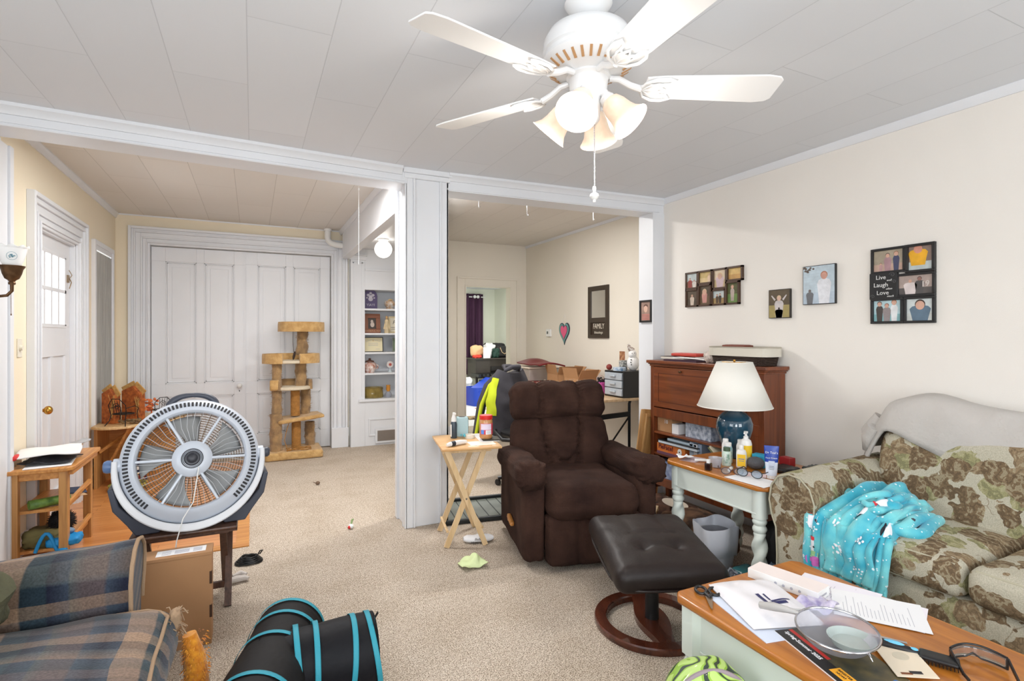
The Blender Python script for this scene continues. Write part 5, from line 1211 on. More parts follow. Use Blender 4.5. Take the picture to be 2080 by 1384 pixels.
MB().box(-.135, .14, -.14, .16, 0, .012).box(-.135, .14, -.14, .16, .248, .262).box(-.135, .14, -.152, -.14, 0, .262).box(-.135, .14, .15, .16, 0, .262).box(.13, .14, -.14, .16, 0, .262).build('case', black, t, bevel=.002)
clr = mat('frosted_drawer', (196, 204, 212), .2, trans=.25)
for i in range(3):
    d = MB().box(-.148, .12, -.135, .145, .016 + i * .078, .088 + i * .078).build('drawer', clr, t, bevel=.006)
    MB().soft((-.156, .0, .056 + i * .078), (.02, .09, .022), .008, 6).build('drawer_pull', clr, d)
t = thing('snowman_figurine', 'white snowman plush with black buttons on the drawer organizer', 'figurine', (3.47, 4.36, DZ + .262))
MB().ell((0, 0, .075), (.062, .062, .078), 22, 14).ell((-.015, -.01, .165), (.042, .042, .045), 20, 12).build('body', mat('plush_white', (238, 236, 234), .95, bump=.3), t, smooth=80)
b = MB()
for x, z in ((-.05, .06), (-.056, .085), (-.052, .11)): b.ell((x, -.035, z), (.006, .006, .006), 8, 6)
b.build('buttons', black, t)
MB().ell((-.045, -.042, .175), (.004, .004, .004), 8, 6).ell((-.022, -.052, .178), (.004, .004, .004), 8, 6).build('eyes', black, t)
b = MB().tube([(-.015, 0, .20), (-.035, .005, .225), (-.055, .01, .265)], [.034, .024, .008], 14); b.build('hat', mat('red_green_knit', (120, 82, 66), .9, var2=(226, 222, 214), vscale=70), t)
t = thing('gift_tin', 'round blue and white patterned tin at the front of the drawer organizer', 'tin', (3.33, 4.40, DZ + .262))
MB().lathe([(0, 0), (.065, 0), (.066, .03), (.060, .034), (0, .034)], n=26).build('tin_body', mat('blue_white_pattern', (206, 216, 226), .4, var2=(90, 130, 170), vscale=36), t)
tag(MB().box(3.40, 3.46, 4.44, 4.50, DZ + .262, DZ + .36).build('printed_card', mat('grey_printed_card', (206, 206, 200), .7, var2=(96, 96, 96), vscale=60)), 'upright grey printed card behind the snowman plush', 'card')
tag(MB().ell((3.27, 4.49, DZ + .295), (.030, .030, .030), 16, 10).build('red_ball', mat('maroon_ornament', (140, 50, 42), .6, var=.3, vscale=20)), 'dark red ball ornament at the back of the drawer organizer', 'ornament')
t = thing('pink_basket', 'bright pink slatted plastic basket beside the drawer organizer', 'basket', (3.30, 4.68, DZ))
pink = mat('hot_pink_plastic', (214, 92, 176), .5)
b = MB()
for k in range(28):
    a = 2 * PI * k / 28; b.bar((.048 * math.cos(a), .048 * math.sin(a), .005), (.060 * math.cos(a), .060 * math.sin(a), .125 + .004 * (k % 2)), .009, .003, up=(math.cos(a), math.sin(a), 0))
b.lathe([(0, 0), (.048, 0), (.049, .01), (0, .01)], n=26)
for z, r in ((.04, .052), (.08, .056), (.12, .060)): b.tube([(r * math.cos(2 * PI * j / 28), r * math.sin(2 * PI * j / 28), z) for j in range(28)], .004, 6, closed=True)
b.build('basket', pink, t)
b = MB(); rng = random.Random(9)
for i in range(18): b.ell((rng.uniform(-.035, .035), rng.uniform(-.035, .035), .12 + rng.uniform(0, .05)), (.016, .010, .012), 8, 5, rot=(rng.random() * 90, rng.random() * 90, 0))
b.build('dark_hair_ties', mat('black_hair_ties', (40, 34, 38), .8), t)
b = MB().tube([(.05 * math.cos(a), 0, .14 + .055 * math.sin(a)) for a in [i * PI / 12 for i in range(13)]], .002, 5); b.build('headband', mat('pink_band', (214, 170, 176), .6), t)
tag(MB().box(3.17, 3.21, 4.84, 4.90, DZ, DZ + .12).build('orange_carton', mat('orange_carton', (226, 158, 84), .6), bevel=.002), 'small orange carton left of the pink basket', 'box')
tag(MB().soft((3.11, 4.62, DZ + .012), (.10, .22, .024), .01, 8).build('pink_pouch', mat('pale_pink_pouch', (232, 190, 200), .6)), 'pale pink flat pouch lying before the pink basket', 'pouch')
def carton(x, y, sx, sy, h, rz, lb, open_=True, z=DZ):
    t = thing('cardboard_box', lb, 'box', (x, y, z), rz, 'open cardboard boxes on the long table')
    b = MB().box(-sx / 2, sx / 2, -sy / 2, sy / 2, 0, .006)
    for q in ((-sx / 2, -sx / 2 + .005, -sy / 2, sy / 2), (sx / 2 - .005, sx / 2, -sy / 2, sy / 2), (-sx / 2, sx / 2, -sy / 2, -sy / 2 + .005), (-sx / 2, sx / 2, sy / 2 - .005, sy / 2)): b.box(*q, 0, h)
    b.build('carton', card, t)
    MB().bar((-sx / 2, 0, h), (-sx / 2 - .03, 0, h + .11), sy, .004, up=(1, 0, 0)).build('flap', card, t)
    MB().bar((0, -sy / 2, h), (.0, -sy / 2 - .05, h + .09), sx, .004, up=(0, 1, 0)).build('flap', card, t)
    MB().bar((sx / 2, 0, h), (sx / 2 + .07, 0, h + .08), sy, .004, up=(1, 0, 0)).build('flap', card, t)
    return t
carton(3.28, 5.04, .26, .24, .15, 8, 'open cardboard box with upright flaps on the long table, nearer one')
carton(3.30, 5.42, .30, .30, .17, -6, 'open cardboard box with upright flaps on the long table, farther one')
t = thing('storage_bin', 'clear plastic storage bin with pale lid on the far end of the long table', 'storage bin', (3.27, 6.12, DZ + .055))
clearbin = mat('clear_bin', (226, 214, 206), .15, trans=.55)
MB().box(-.22, .22, -.30, .30, 0, .15).build('bin', clearbin, t, bevel=.01)
MB().box(-.235, .235, -.315, .315, .15, .172).build('lid', mat('cream_lid', (240, 226, 208), .5), t, bevel=.006)
b = MB(); rng = random.Random(12)
for i in range(5): b.box(-.205, -.10, -.27 + i * .11, -.19 + i * .11, .006, .05 + rng.random() * .07)
b.build('contents', mat('bin_contents', (206, 186, 168), .7, var2=(150, 120, 104), vscale=14), t)
t = thing('flat_box', 'flat dark red box with tan label under the clear storage bin', 'box', (3.27, 6.02, DZ))
MB().box(-.24, .24, -.42, .36, 0, .053).build('box_body', mat('maroon_box', (134, 46, 42), .6), t, bevel=.004)
MB().box(-.17, -.02, -.4215, -.42, .005, .048).build('tan_label', card, t)
b = MB().grid(crumple(.36, .60, .028, 3.2, 13, c=(3.20, 5.82, DZ + .235), rz=0, h=lambda u, v: .03 * math.sin(PI * u) + .03 * v), 30, 34)
tag(b.build('folded_leather', mat('oxblood_vinyl', (112, 26, 30), .45, bump=.2, bscale=12), smooth=80, solid=.018), 'dark red folded vinyl lying over the storage bin', 'cover')
def wallthing(name, lb, cat, y, z, X=3.58): return thing(name, lb, cat, (X, y, z))
t = wallthing('wall_mirror', 'dark framed narrow wall mirror with lettered lower panel', 'mirror', 5.11, 1.645)
esp = mat('espresso_wood', (58, 46, 36), .5)
MB().box(-.02, 0, -.20, -.145, -.30, .30).box(-.02, 0, .145, .20, -.30, .30).box(-.02, 0, -.145, .145, .245, .30).box(-.02, 0, -.145, .145, -.12, -.065).box(-.02, 0, -.145, .145, -.30, -.26).build('frame', esp, t, bevel=.002)
MB().box(-.010, 0, -.145, .145, -.065, .245).build('mirror_glass', mat('mirror', (222, 224, 224), .03, 1), t)
MB().box(-.006, 0, -.145, .145, -.26, -.12).build('panel_ground', esp, t)
wall_M = lambda x, y, z: basis((x, y, z), (0, -1, 0), (0, 0, 1))
text('FAMILY', .085, mat('ivory_letters', (222, 214, 198), .7), t, wall_M(-.007, 0, -.165), sx=.8)
text('blessings', .04, MATS['ivory_letters'], t, wall_M(-.007, 0, -.235), sx=1.2)
t = wallthing('heart_plaque', 'pink heart plaque with teal and dark borders hanging by a string', 'wall decoration', 5.86, 1.42)
def heart(s, dz=0):
    return [(s * .0625 * 1.0 * (16 * math.sin(a) ** 3) / 8, s * (13 * math.cos(a) - 5 * math.cos(2 * a) - 2 * math.cos(3 * a) - math.cos(4 * a)) / 16 * .155 + dz) for a in [2 * PI * i / 48 for i in range(48)]]
HM = lambda d: Matrix.Translation((-d, 0, 0)) @ basis((0, 0, 0), (0, -1, 0), (0, 0, 1))
MB().prism([(x * 1.0, y) for x, y in heart(1.0)], 0, .010, M=HM(0)).build('backing', mat('dark_navy_edge', (40, 56, 70), .6), t)
MB().prism([(x, y) for x, y in heart(.90)], .010, .013, M=HM(0)).build('teal_border', mat('teal_border', (110, 160, 156), .6), t)
MB().prism([(x, y) for x, y in heart(.68, .005)], .013, .015, M=HM(0)).build('dark_line', MATS['dark_navy_edge'], t)
MB().prism([(x, y) for x, y in heart(.62, .006)], .015, .017, M=HM(0)).build('pink_heart', mat('pink_heart', (232, 96, 138), .6), t)
MB().tube([(-.004, .05, .12), (-.004, 0, .225), (-.004, -.05, .12)], .0018, 5).build('string', white2, t)
t = wallthing('thermostat', 'small white thermostat left of the heart plaque', 'thermostat', 6.25, 1.41)
MB().box(-.025, 0, -.055, .055, -.05, .05).build('case', white2, t, bevel=.004)
MB().box(-.027, -.025, -.005, .03, -.015, .02).build('display', mat('lcd_grey', (60, 62, 60), .3), t)
t = wallthing('photo_print', 'small reddish-brown print pinned on the dining wall', 'picture', 4.68, 1.155)
MB().box(-.002, 0, -.047, .047, -.05, .05).build('print', mat('sepia_print', (196, 150, 110), .6, var2=(132, 76, 50), vscale=26), t)
t = wallthing('photo_print', 'small red tag print above the snowman plush', 'picture', 4.33, 1.265)
MB().box(-.002, 0, -.036, .036, -.04, .04).build('print', mat('red_tag', (196, 62, 36), .6), t)
MB().box(-.004, -.002, -.016, .016, -.015, .02).build('dark_motif', mat('dark_motif', (70, 34, 28), .6), t)
t = thing('framed_photo', 'black framed portrait of a child on the white jamb', 'picture frame', (3.125, 3.745, 1.59))
MB().box(-.012, 0, -.08, .08, -.098, -.082).box(-.012, 0, -.08, .08, .082, .098).box(-.012, 0, -.08, -.062, -.082, .082).box(-.012, 0, .062, .08, -.082, .082).build('frame', black, t)
MB().box(-.005, 0, -.062, .062, -.082, .082).build('photo', mat('rosy_photo', (168, 138, 124), .6, var=.25, vscale=20), t)
skin = mat('photo_skin', (214, 176, 156), .6)
MB().ell((-.006, 0, .022), (.002, .026, .034), 14, 8).build('pictured_face', skin, t)
b = MB()
for i in range(4): b.box(-.0068, -.0055, -.05, .05, -.075 + i * .014, -.068 + i * .014)
b.build('striped_shirt', mat('photo_stripes', (196, 120, 112), .6), t)
MB().ell((-.0055, 0, .045), (.0018, .028, .018), 14, 8).build('pictured_hair', mat('photo_hair', (96, 66, 54), .6), t)
t = thing('tray_table', 'folded oak-framed tray table leaning against the jamb beside the cabinet', 'tray table', (3.07, 3.632, .36), rot=(2, 7, 0))
oakt = wood('tray_oak', (206, 160, 102), (182, 130, 74), 'Z', 12)
MB().soft((0, 0, .17), (.30, .022, .42), .010, 10).build('table_top', oakt, t, smooth=60)
MB().box(-.115, -.092, -.034, -.010, -.06, .33).box(.09, .115, -.034, -.010, -.06, .33).box(-.115, .115, -.032, -.010, .32, .345).build('folded_frame', oakt, t, bevel=.004)
for x in (-.12, .12): MB().bar((x * .8, -.018, -.355), (x * .8, -.018, .25), .028, .016, up=(0, 1, 0)).build('leg', oakt, t)
b = MB().grid(crumple(.40, .42, .10, 5, 31, h=lambda u, v: .30 * (1 - abs(2 * u - 1)) * (1 - abs(2 * v - 1))), 30, 30)
o = tag(b.build('paper_sack', mat('pale_kraft', (214, 202, 184), .85, var2=(170, 150, 126), vscale=7), smooth=40, solid=.004), 'crumpled pale paper sack heaped behind the recliner arm', 'bag'); o.location = (2.95, 4.02, .0)
b = MB().box(2.62, 2.93, 4.32, 4.62, 0, .42); tag(b.build('carton_stack', card, bevel=.003), 'plain cardboard carton on the floor under the long table', 'box')
# ---------------------------------------------------------------- far room
t = thing('curtain', 'dark purple grommet curtain on the far window', 'curtain', (4.45, 11.52, 0))
pur = mat('aubergine_cloth', (74, 40, 68), .85, var=.2, vscale=3, stretch=(5, 1, .4))
MB().grid(lambda u, v: (-.42 + .80 * u, .04 * math.sin(u * 34), .48 + 1.85 * v), 90, 10).build('curtain_cloth', pur, t, smooth=80, solid=.004)
MB().cyl((-.55, .0, 2.26), (.42, .0, 2.26), .014).build('curtain_rod', white2, t)
for x in (-.26, .14, .22): MB().lathe([(.022, 0), (.036, 0), (.036, .01), (.022, .01)], M=Matrix.Translation((x, -.06, 2.26)) @ Matrix.Rotation(R(90), 4, 'X'), n=16).build('grommet', white2, t)
sbm = mat('dark_sideboard', (64, 56, 50), .4, var=.2)
t = thing('sideboard', 'dark wooden sideboard in the far room under the purple curtain', 'sideboard', (4.62, 10.75, 0))
MB().box(-.42, .50, -.25, .28, .86, .89).build('sideboard_top', sbm, t, bevel=.004)
MB().box(-.38, -.05, -.22, .26, .46, .86).box(-.05, .46, -.16, .26, .62, .86).box(-.05, .46, .20, .26, .46, .62).build('body', sbm, t)
for x, y in ((-.35, -.2), (.43, -.2), (-.35, .24), (.43, .24)): MB().lathe([(.02, 0), (.03, .15), (.02, .3), (.03, .47)], (x, y, 0), 12).build('leg', sbm, t)
MB().soft((.20, -.17, .66), (.42, .02, .10), .008, 10).build('carved_apron', mat('carved_black', (28, 24, 24), .5), t)
MB().box(-.36, -.08, -.225, -.22, .50, .82).build('door', sbm, t, bevel=.003)
SB = .89
def blob(name, lb, cat, c, d, m, r=.04, sd=1, k=.02): return tag(MB().soft(c, d, r, 10, fn=lambda u, n: n * k * nz(u, 2.4, sd)).build(name, m, smooth=80), lb, cat)
t = thing('handbag', 'black handbag with a pale strap on the far sideboard', 'bag', (4.93, 10.66, SB))
MB().soft((0, 0, .12), (.36, .14, .25), .06, 12).build('bag_body', mat('black_leather', (28, 26, 28), .45), t, smooth=80)
MB().tube([(-.10, -.08, .22), (-.06, -.09, .12), (.0, -.09, .08), (.06, -.09, .12), (.09, -.08, .24)], .008, 6).build('strap', mat('tan_strap', (206, 178, 140), .5), t)
blob('leather_bag', 'dark flattened bag lying behind the black handbag', 'bag', (4.82, 10.88, SB + .24), (.50, .16, .14), MATS['black_leather'], .05, 3)
blob('plastic_bag', 'white plastic bag bundled on the middle of the far sideboard', 'bag', (4.64, 10.72, SB + .16), (.22, .18, .30), white2, .07, 5, .05)
blob('green_bag', 'dark green bag beside the white plastic bag in the far room', 'bag', (4.73, 10.62, SB + .10), (.16, .12, .20), mat('bottle_green', (24, 60, 48), .6), .04, 6)
blob('straw_hat', 'tan round straw bag at the left of the far sideboard', 'bag', (4.33, 10.70, SB + .15), (.28, .16, .24), mat('straw_tan', (222, 182, 134), .8), .10, 7)
blob('red_cloth', 'red cloth under the straw bag in the far room', 'cloth', (4.31, 10.62, SB + .03), (.18, .14, .06), mat('bright_red_cloth', (220, 66, 50), .7), .02, 8)
tag(MB().box(4.42, 4.55, 10.52, 10.56, SB, SB + .20).build('orange_book', mat('orange_book', (232, 100, 56), .6), bevel=.003), 'orange book standing on the far sideboard', 'book')
tag(MB().tube([(4.40 + .14 * (i % 2), 10.49, SB) for i in range(2)], .003, 4).box(4.405, 4.565, 10.50, 10.518, SB, SB + .23).build('white_frame', white2), 'white frame behind the orange book', 'card')  # plain white board standing for a frame
t = thing('blue_tote', 'royal blue plastic tote on the white floor, nearer the doorway', 'bin', (4.08, 9.85, 0), 12)
blu = mat('royal_blue_plastic', (20, 66, 186), .35)
b = MB();
def tote(u, v):
    q = [(1, 0), (1.12, 1), (1.08, 1), (.96, .05)][int(round(v * 3))]
    a = 2 * PI * u; c = math.cos(a); s = math.sin(a); e = .35
    return (.26 * q[0] * math.copysign(abs(c) ** e, c), .2 * q[0] * math.copysign(abs(s) ** e, s), .36 * q[1])
b.grid(tote, 40, 3, cu=True); b.add([tote(i / 40, 0) for i in range(40)], [tuple(range(40))]); b.build('tote_body', blu, t, smooth=50)
MB().cbox((.02, -.02, .40), (.50, .40, .015), (0, -28, 0)).build('tilted_lid', blu, t)
t = thing('blue_bin', 'dark blue ribbed crate behind the royal blue tote', 'bin', (4.60, 10.27, 0))
b = MB().box(-.30, .30, -.22, .22, 0, .44)
for i in range(6): b.box(-.28 + i * .1, -.26 + i * .1, -.24, -.22, .05, .40)
b.build('crate_body', mat('deep_blue_plastic', (30, 70, 132), .45), t)
b = MB()
for i in range(6): b.box(-.62 + i * .09, -.56 + i * .09, -.20, .20, .50 + .02 * (i % 2), .56)
o = tag(MB().xadd(b, Matrix.Identity(4)).build('black_rack', black), 'black slotted rack stacked above the blue totes', 'rack'); o.location = (4.75, 10.3, .02)
for i in range(1): pass
tag(MB().box(4.60, 5.10, 10.05, 10.35, .442, .50).build('flat_carton', card), 'flat cardboard box lying on the dark blue crate', 'box')
tag(MB().box(4.45, 4.72, 10.08, 10.28, .51, .53).build('red_folder', mat('red_folder', (214, 60, 50), .6)), 'red folder lying by the flat carton in the far room', 'folder').location = (-.02, -.1, -.068 + .06)
t = thing('detergent_jug', 'red and white jug on the white floor by the doorway edge', 'jug', (3.66, 10.2, 0))
MB().soft((0, 0, .17), (.18, .14, .34), .03, 10).build('jug_body', mat('jug_red', (222, 56, 50), .45), t, smooth=80)
MB().soft((0.0, 0, .40), (.15, .12, .13), .03, 8).build('jug_top', white2, t, smooth=80)
blob('white_bag', 'white bag slumped between red jug and blue tote', 'bag', (3.93, 10.35, .36), (.30, .22, .30), white2, .09, 9, .05)
tag(MB().box(4.46, 4.62, 9.72, 9.86, 0, .06).build('white_shoe', white2, bevel=.02), 'small white and black shoe on the floor before the crate', 'shoe')
tag(MB().tube([(3.75, 9.35, .008), (3.86, 9.2, .012), (3.95, 9.05, .008)], .006, 5).build('red_pen', mat('pen_red', (206, 110, 96), .5)), 'thin red pen on the white floor of the far room', 'pen')
tag(MB().soft((3.30, 8.25, .018), (.26, .20, .034), .012, 8).build('door_mat', mat('brown_scrap', (92, 72, 50), .9, var2=(190, 160, 120), vscale=22)), 'small brown mottled mat at the edge of the white floor', 'mat')
t = thing('wire_shelf', 'light wooden stand with framed photo at the right of the far room', 'stand', (5.02, 10.2, 0))
MB().box(-.10, .10, -.2, .2, .60, .63).box(-.10, -.07, -.2, -.17, 0, .6).box(.07, .10, .17, .2, 0, .6).box(-.10, -.07, .17, .2, 0, .6).box(.07, .10, -.2, -.17, 0, .6).build('stand', card, t)
MB().box(-.07, .06, -.12, -.09, .63, .85).build('photo_frame', mat('gold_frame', (176, 132, 84), .5), t)
MB().box(-.05, .04, -.124, -.12, .66, .82).build('photo', mat('dim_photo', (92, 66, 56), .6, var=.4, vscale=20), t)
t = thing('wall_calendar', 'white paper calendar on the right wall of the far room', 'calendar', (5.15, 10.6, 1.30))
MB().box(-.006, 0, -.16, .16, -.36, .30).build('sheet', paper, t)
MB().box(-.008, -.006, -.02, .02, -.05, -.01).box(-.008, -.006, -.14, .14, .22, .24).build('print', greyink, t)
# ---------------------------------------------------------------- ottoman
leather = mat('espresso_leather', (34, 24, 22), .46, spec=.35, bump=.08, bscale=90, var=.25, vscale=6)
mahog = wood('mahogany_stain', (92, 44, 26), (62, 26, 16), 'X', 8, rough=.25, coat=.5)
ot = thing('ottoman', 'dark brown leather ottoman on a round cut-out wooden base', 'ottoman', (1.72, 2.02, 0), 68)
MB().cyl((0, 0, .03), (0, 0, .31), .032).cyl((0, 0, .28), (0, 0, .315), .08).build('pedestal', black, ot)
b = MB(); n = 72
def ringf(u, v):
    a = 2 * PI * u
    q = [(1, .006), (1.0, .026), (.985, .032), (.80, .032), (.785, .026), (.785, .0), (.99, 0)][int(round(v * 7)) % 7]
    return (.272 * q[0] * math.cos(a), .272 * q[0] * math.sin(a), q[1])
b.grid(ringf, n, 7, cu=True, cv=True)
pl = [(-.225, -.035)] + [(-.235 + .47 * i / 20, -.035 - .04 * math.sin(PI * i / 20) ** 2) for i in range(1, 20)] + [(.235, -.035), (.235, .035)] + [(.235 - .47 * i / 20, .035 + .04 * math.sin(PI * i / 20) ** 2) for i in range(1, 20)] + [(-.235, .035)]
b.prism(pl, .002, .0315); b.build('base', mahog, ot, smooth=30)
def otf(u, n):
    d = Vector((0, 0, 0)); x, y = u.x, u.y
    d.x -= .03 * u.x * u.y ** 2 * 0;
    if n.z > .2:
        d.z += .03 * (1 - x * x) * (1 - y * y)
        for cx, cy in ((-.36, -.32), (-.36, .32)): d.z -= .022 * math.exp(-(((x - cx) / .12) ** 2 + ((y - cy) / .12) ** 2))
        d.z -= .008 * math.exp(-((x + .36) / .06) ** 2) * (1 if abs(y) < .35 else 0)
        d.z -= .007 * math.exp(-((x - .05) / .04) ** 2) * (1 if abs(y) < .5 else 0)
        for cy in (-.35, .35): d.z -= .007 * math.exp(-((y - cy) / .04) ** 2) * (1 if x > .1 else 0)
        d.z += .004 * nz((x * 2, y * 2, 0), 2)
    return d
OM = Matrix.Translation((0, 0, .352)) @ Matrix.Rotation(R(-4), 4, 'Y')
MB().soft((0, 0, 0), (.62, .50, .115), .05, 36, M=OM, fn=otf).build('seat_cushion', leather, ot, smooth=80)
rim = []
for i in range(64):
    a = 2 * PI * i / 64; c, s = math.cos(a), math.sin(a); e = .42
    rim.append(OM @ Vector((.312 * math.copysign(abs(c) ** e, c), .252 * math.copysign(abs(s) ** e, s), -.028)))
MB().tube(rim, .005, 6, closed=True).build('piping', leather, ot)
before = set(bpy.data.objects)
# ---------------------------------------------------------------- secretary cabinet
cherry = wood('cherry_wood', (132, 68, 32), (100, 48, 22), 'Y', 9, .38, .25); cherryz = wood('cherry_wood_upright', (126, 64, 30), (96, 46, 22), 'Z', 9, .38, .25)
cb = thing('secretary_cabinet', 'tall cherry brown drop-front secretary cabinet against the right wall', 'cabinet', (3.10, 2.92, 0))
def cw(b, n, m, **k): return b.build(n, m, cb, world=True, **k)
F0 = 2.975
b = MB().box(F0, 3.235, 2.36, 2.40, .10, 1.125).box(F0, 3.235, 3.44, 3.48, .10, 1.125).box(3.225, 3.235, 2.40, 3.44, .15, 1.125)
b.box(F0 + .002, 3.235, 2.40, 3.44, .70, .72).box(F0 + .005, 3.235, 2.40, 3.44, .18, .20).box(F0, F0 + .02, 2.40, 3.44, .135, .195).box(F0, F0 + .02, 2.40, 3.44, .70, .775)
b.box(F0 + .002, F0 + .022, 2.40, 2.50, .2, 1.125)
cw(b, 'carcass', cherryz, bevel=.002)
cw(MB().box(F0 - .03, 3.24, 2.33, 3.51, 1.145, 1.170).box(F0 - .018, 3.24, 2.342, 3.498, 1.135, 1.145).box(F0 - .008, 3.24, 2.352, 3.488, 1.12, 1.135), 'top', cherry, bevel=.004)
dr = cw(MB().box(F0 - .004, F0 + .016, 2.505, 3.435, .785, 1.115), 'drop_front', cherry, bevel=.002)
b = MB().box(F0 - .0065, F0 - .003, 2.56, 3.38, .83, .833).box(F0 - .0065, F0 - .003, 2.56, 3.38, 1.063, 1.066).box(F0 - .0065, F0 - .003, 2.56, 2.563, .83, 1.066).box(F0 - .0065, F0 - .003, 3.377, 3.38, .83, 1.066)
b.build('panel_line', mat('dark_cherry_line', (78, 34, 20), .5), dr, world=True)
MB().cyl((F0 - .004, 3.12, 1.09), (F0 - .018, 3.12, 1.09), .006).ell((F0 - .022, 3.12, 1.09), (.007, .014, .010), 12, 8).build('knob', bronze, dr, world=True)
cw(MB().box(F0 + .006, 3.225, 2.50, 3.44, .562, .578), 'shelf', cherry)
cw(MB().box(F0 + .006, 3.225, 2.50, 3.44, .385, .401), 'shelf', cherry)
for x in (F0 + .015, 3.20):
    for y in (2.38, 3.46): cw(MB().box(x - .018, x + .022, y - .02, y + .02, 0, .14), 'leg', cherryz)
def at(o, x, y, z, rz=0): o.location = (x, y, z); return o
def boxthing(name, lb, cat, x0, x1, y0, y1, z0, z1, m, bevel=.002, **k): return tag(MB().box(x0, x1, y0, y1, z0, z1).build(name, m, bevel=bevel, **k), lb, cat)
pw = mat('printed_white_box', (206, 214, 226), .6, var2=(120, 134, 158), vscale=34)
boxthing('white_carton', 'white printed box at the right of the upper open cabinet shelf', 'box', 3.03, 3.18, 2.86, 3.12, .579, .692, pw)
boxthing('white_carton', 'small white box at the middle of the upper open cabinet shelf', 'box', 3.02, 3.14, 3.19, 3.27, .579, .66, paper)
t = thing('brown_carton', 'brown box with a number tag at the left of the upper cabinet shelf', 'box', (3.08, 3.35, .579))
MB().box(-.06, .08, -.09, .085, 0, .115).build('carton', card, t, bevel=.002)
text('10', .045, paper, t, basis((-.062, -.02, .085), (0, -1, 0), (0, 0, 1)))
t = thing('board_game', 'orange board game box with dark lettering on the middle cabinet shelf', 'board game', (3.06, 3.24, .402))
MB().box(-.085, .13, -.16, .16, 0, .088).build('game_box', mat('game_orange', (224, 138, 58), .45, var2=(206, 98, 46), vscale=9), t, bevel=.003)
MB().box(-.087, -.085, -.16, .16, 0, .022).build('purple_band', mat('game_purple', (112, 70, 96), .5), t)
text('PieFace!', .052, mat('game_ink', (96, 32, 40), .5), t, basis((-.088, .055, .060), (0, -1, 0), (0, 0, 1)), bold=.001)
MB().ell((-.088, -.105, .052), (.003, .024, .026), 14, 8).build('splat', white2, t)
MB().cyl((-.090, -.105, .052), (-.092, -.105, .052), .006).build('eye', black, t)
b = thing('sketch_pad', 'black-edged sketch pad on top of the orange board game', 'book', (3.05, 3.17, .491))
MB().box(-.08, .13, -.22, .21, .0, .022).build('pages', mat('pale_pages', (216, 226, 236), .7), b)
MB().box(-.085, .135, -.225, .215, .022, .028).box(-.085, .135, -.225, .215, -.0005, .002).build('cover', black, b)
t = thing('activity_book', 'light blue book stack above the sketch pad in the cabinet', 'book', (3.07, 3.12, .5195)); MB().box(-.07, .11, -.14, .18, 0, .018).build('pages', mat('ice_book', (186, 206, 220), .6), t, bevel=.002)
for i, (y, w_, h_, c_) in enumerate(((3.035, .035, .15, (180, 196, 214)), (2.99, .04, .14, (214, 218, 226)), (2.945, .035, .15, (150, 166, 190)))):
    t = boxthing('book', ['pale blue upright book next to the orange board game', 'white upright book between two blue ones in the cabinet', 'grey-blue upright book, rightmost of the upright three'][i], 'book', 3.0, 3.17, y - w_ / 2, y + w_ / 2, .402, .402 + h_, mat('book_cover_%s' % ['sky', 'cream', 'slate'][i], c_, .6), group='') if False else tag(MB().box(3.0, 3.17, y - w_ / 2, y + w_ / 2, .402, .402 + h_).build('book', mat('book_cover_' + ['sky', 'cream', 'slate'][i], c_, .6), bevel=.002), ['pale blue upright book next to the orange board game', 'white upright book between two blue ones in the cabinet', 'grey-blue upright book, rightmost of the upright three'][i], 'book', 'upright books on the middle cabinet shelf')
t = thing('open_book', 'olive open book leaning on the middle cabinet shelf behind the lamp', 'book', (3.05, 2.76, .485), rot=(38, 0, 0))
MB().box(-.07, .10, -.13, .10, 0, .012).build('cover', mat('olive_cover', (112, 116, 84), .6), t); MB().box(-.065, .095, -.125, .098, .012, .024).build('pages', mat('cream_pages', (222, 214, 190), .7), t)
boxthing('cloth_stack', 'grey folded cloth on the middle cabinet shelf under the open book', 'cloth', 3.0, 3.2, 2.52, 2.62, .402, .47, mat('grey_blue_cloth', (120, 128, 140), .9))
boxthing('blue_carton', 'blue and white box at the left of the lowest cabinet shelf', 'box', 3.0, 3.2, 3.20, 3.42, .201, .34, mat('blue_white_carton', (186, 200, 226), .6, var2=(96, 116, 170), vscale=16))
boxthing('white_carton', 'white box in the middle of the lowest cabinet shelf', 'box', 3.02, 3.2, 2.86, 3.14, .201, .33, pw)
CZ = 1.171
t = thing('wicker_basket', 'dark wicker basket with cream cloth liner on top of the cabinet', 'basket', (3.09, 2.60, CZ))
wick = mat('dark_wicker', (58, 44, 36), .7)
b = MB(); nn = 72
def pr(a, e=.4): c, s = math.cos(a), math.sin(a); return (.115 * math.copysign(abs(c) ** e, c), .215 * math.copysign(abs(s) ** e, s))
for k in range(10):
    b.tube([Vector((pr(2 * PI * j / nn)[0] * (1 + .01 * k), pr(2 * PI * j / nn)[1] * (1 + .01 * k), .006 + .0095 * k)) + Vector((pr(2 * PI * j / nn)[0], pr(2 * PI * j / nn)[1], 0)).normalized() * (.004 * (1 if (j // 2 + k) % 2 else -1)) for j in range(nn)], .0055, 5, closed=True)
b.build('weave', wick, t)
b = MB().grid(lambda u, v: (pr(2 * PI * u)[0] * (1.22 + .02 * math.sin(u * 60)), pr(2 * PI * u)[1] * (1.17 + .01 * math.sin(u * 44)), [.062, .10, .128, .118][int(round(v * 3))]), 80, 3, cu=True)
b.add([(pr(2 * PI * i / 80)[0] * 1.1, pr(2 * PI * i / 80)[1] * 1.08, .116) for i in range(80)], [tuple(range(80))])
b.build('cloth_liner', mat('cream_liner', (216, 210, 196), .9, bump=.2), t, smooth=60)
MB().soft((-.01, .05, .130), (.12, .20, .022), .01, 8).build('brown_wallet', mat('rust_leather', (118, 60, 44), .6), t)
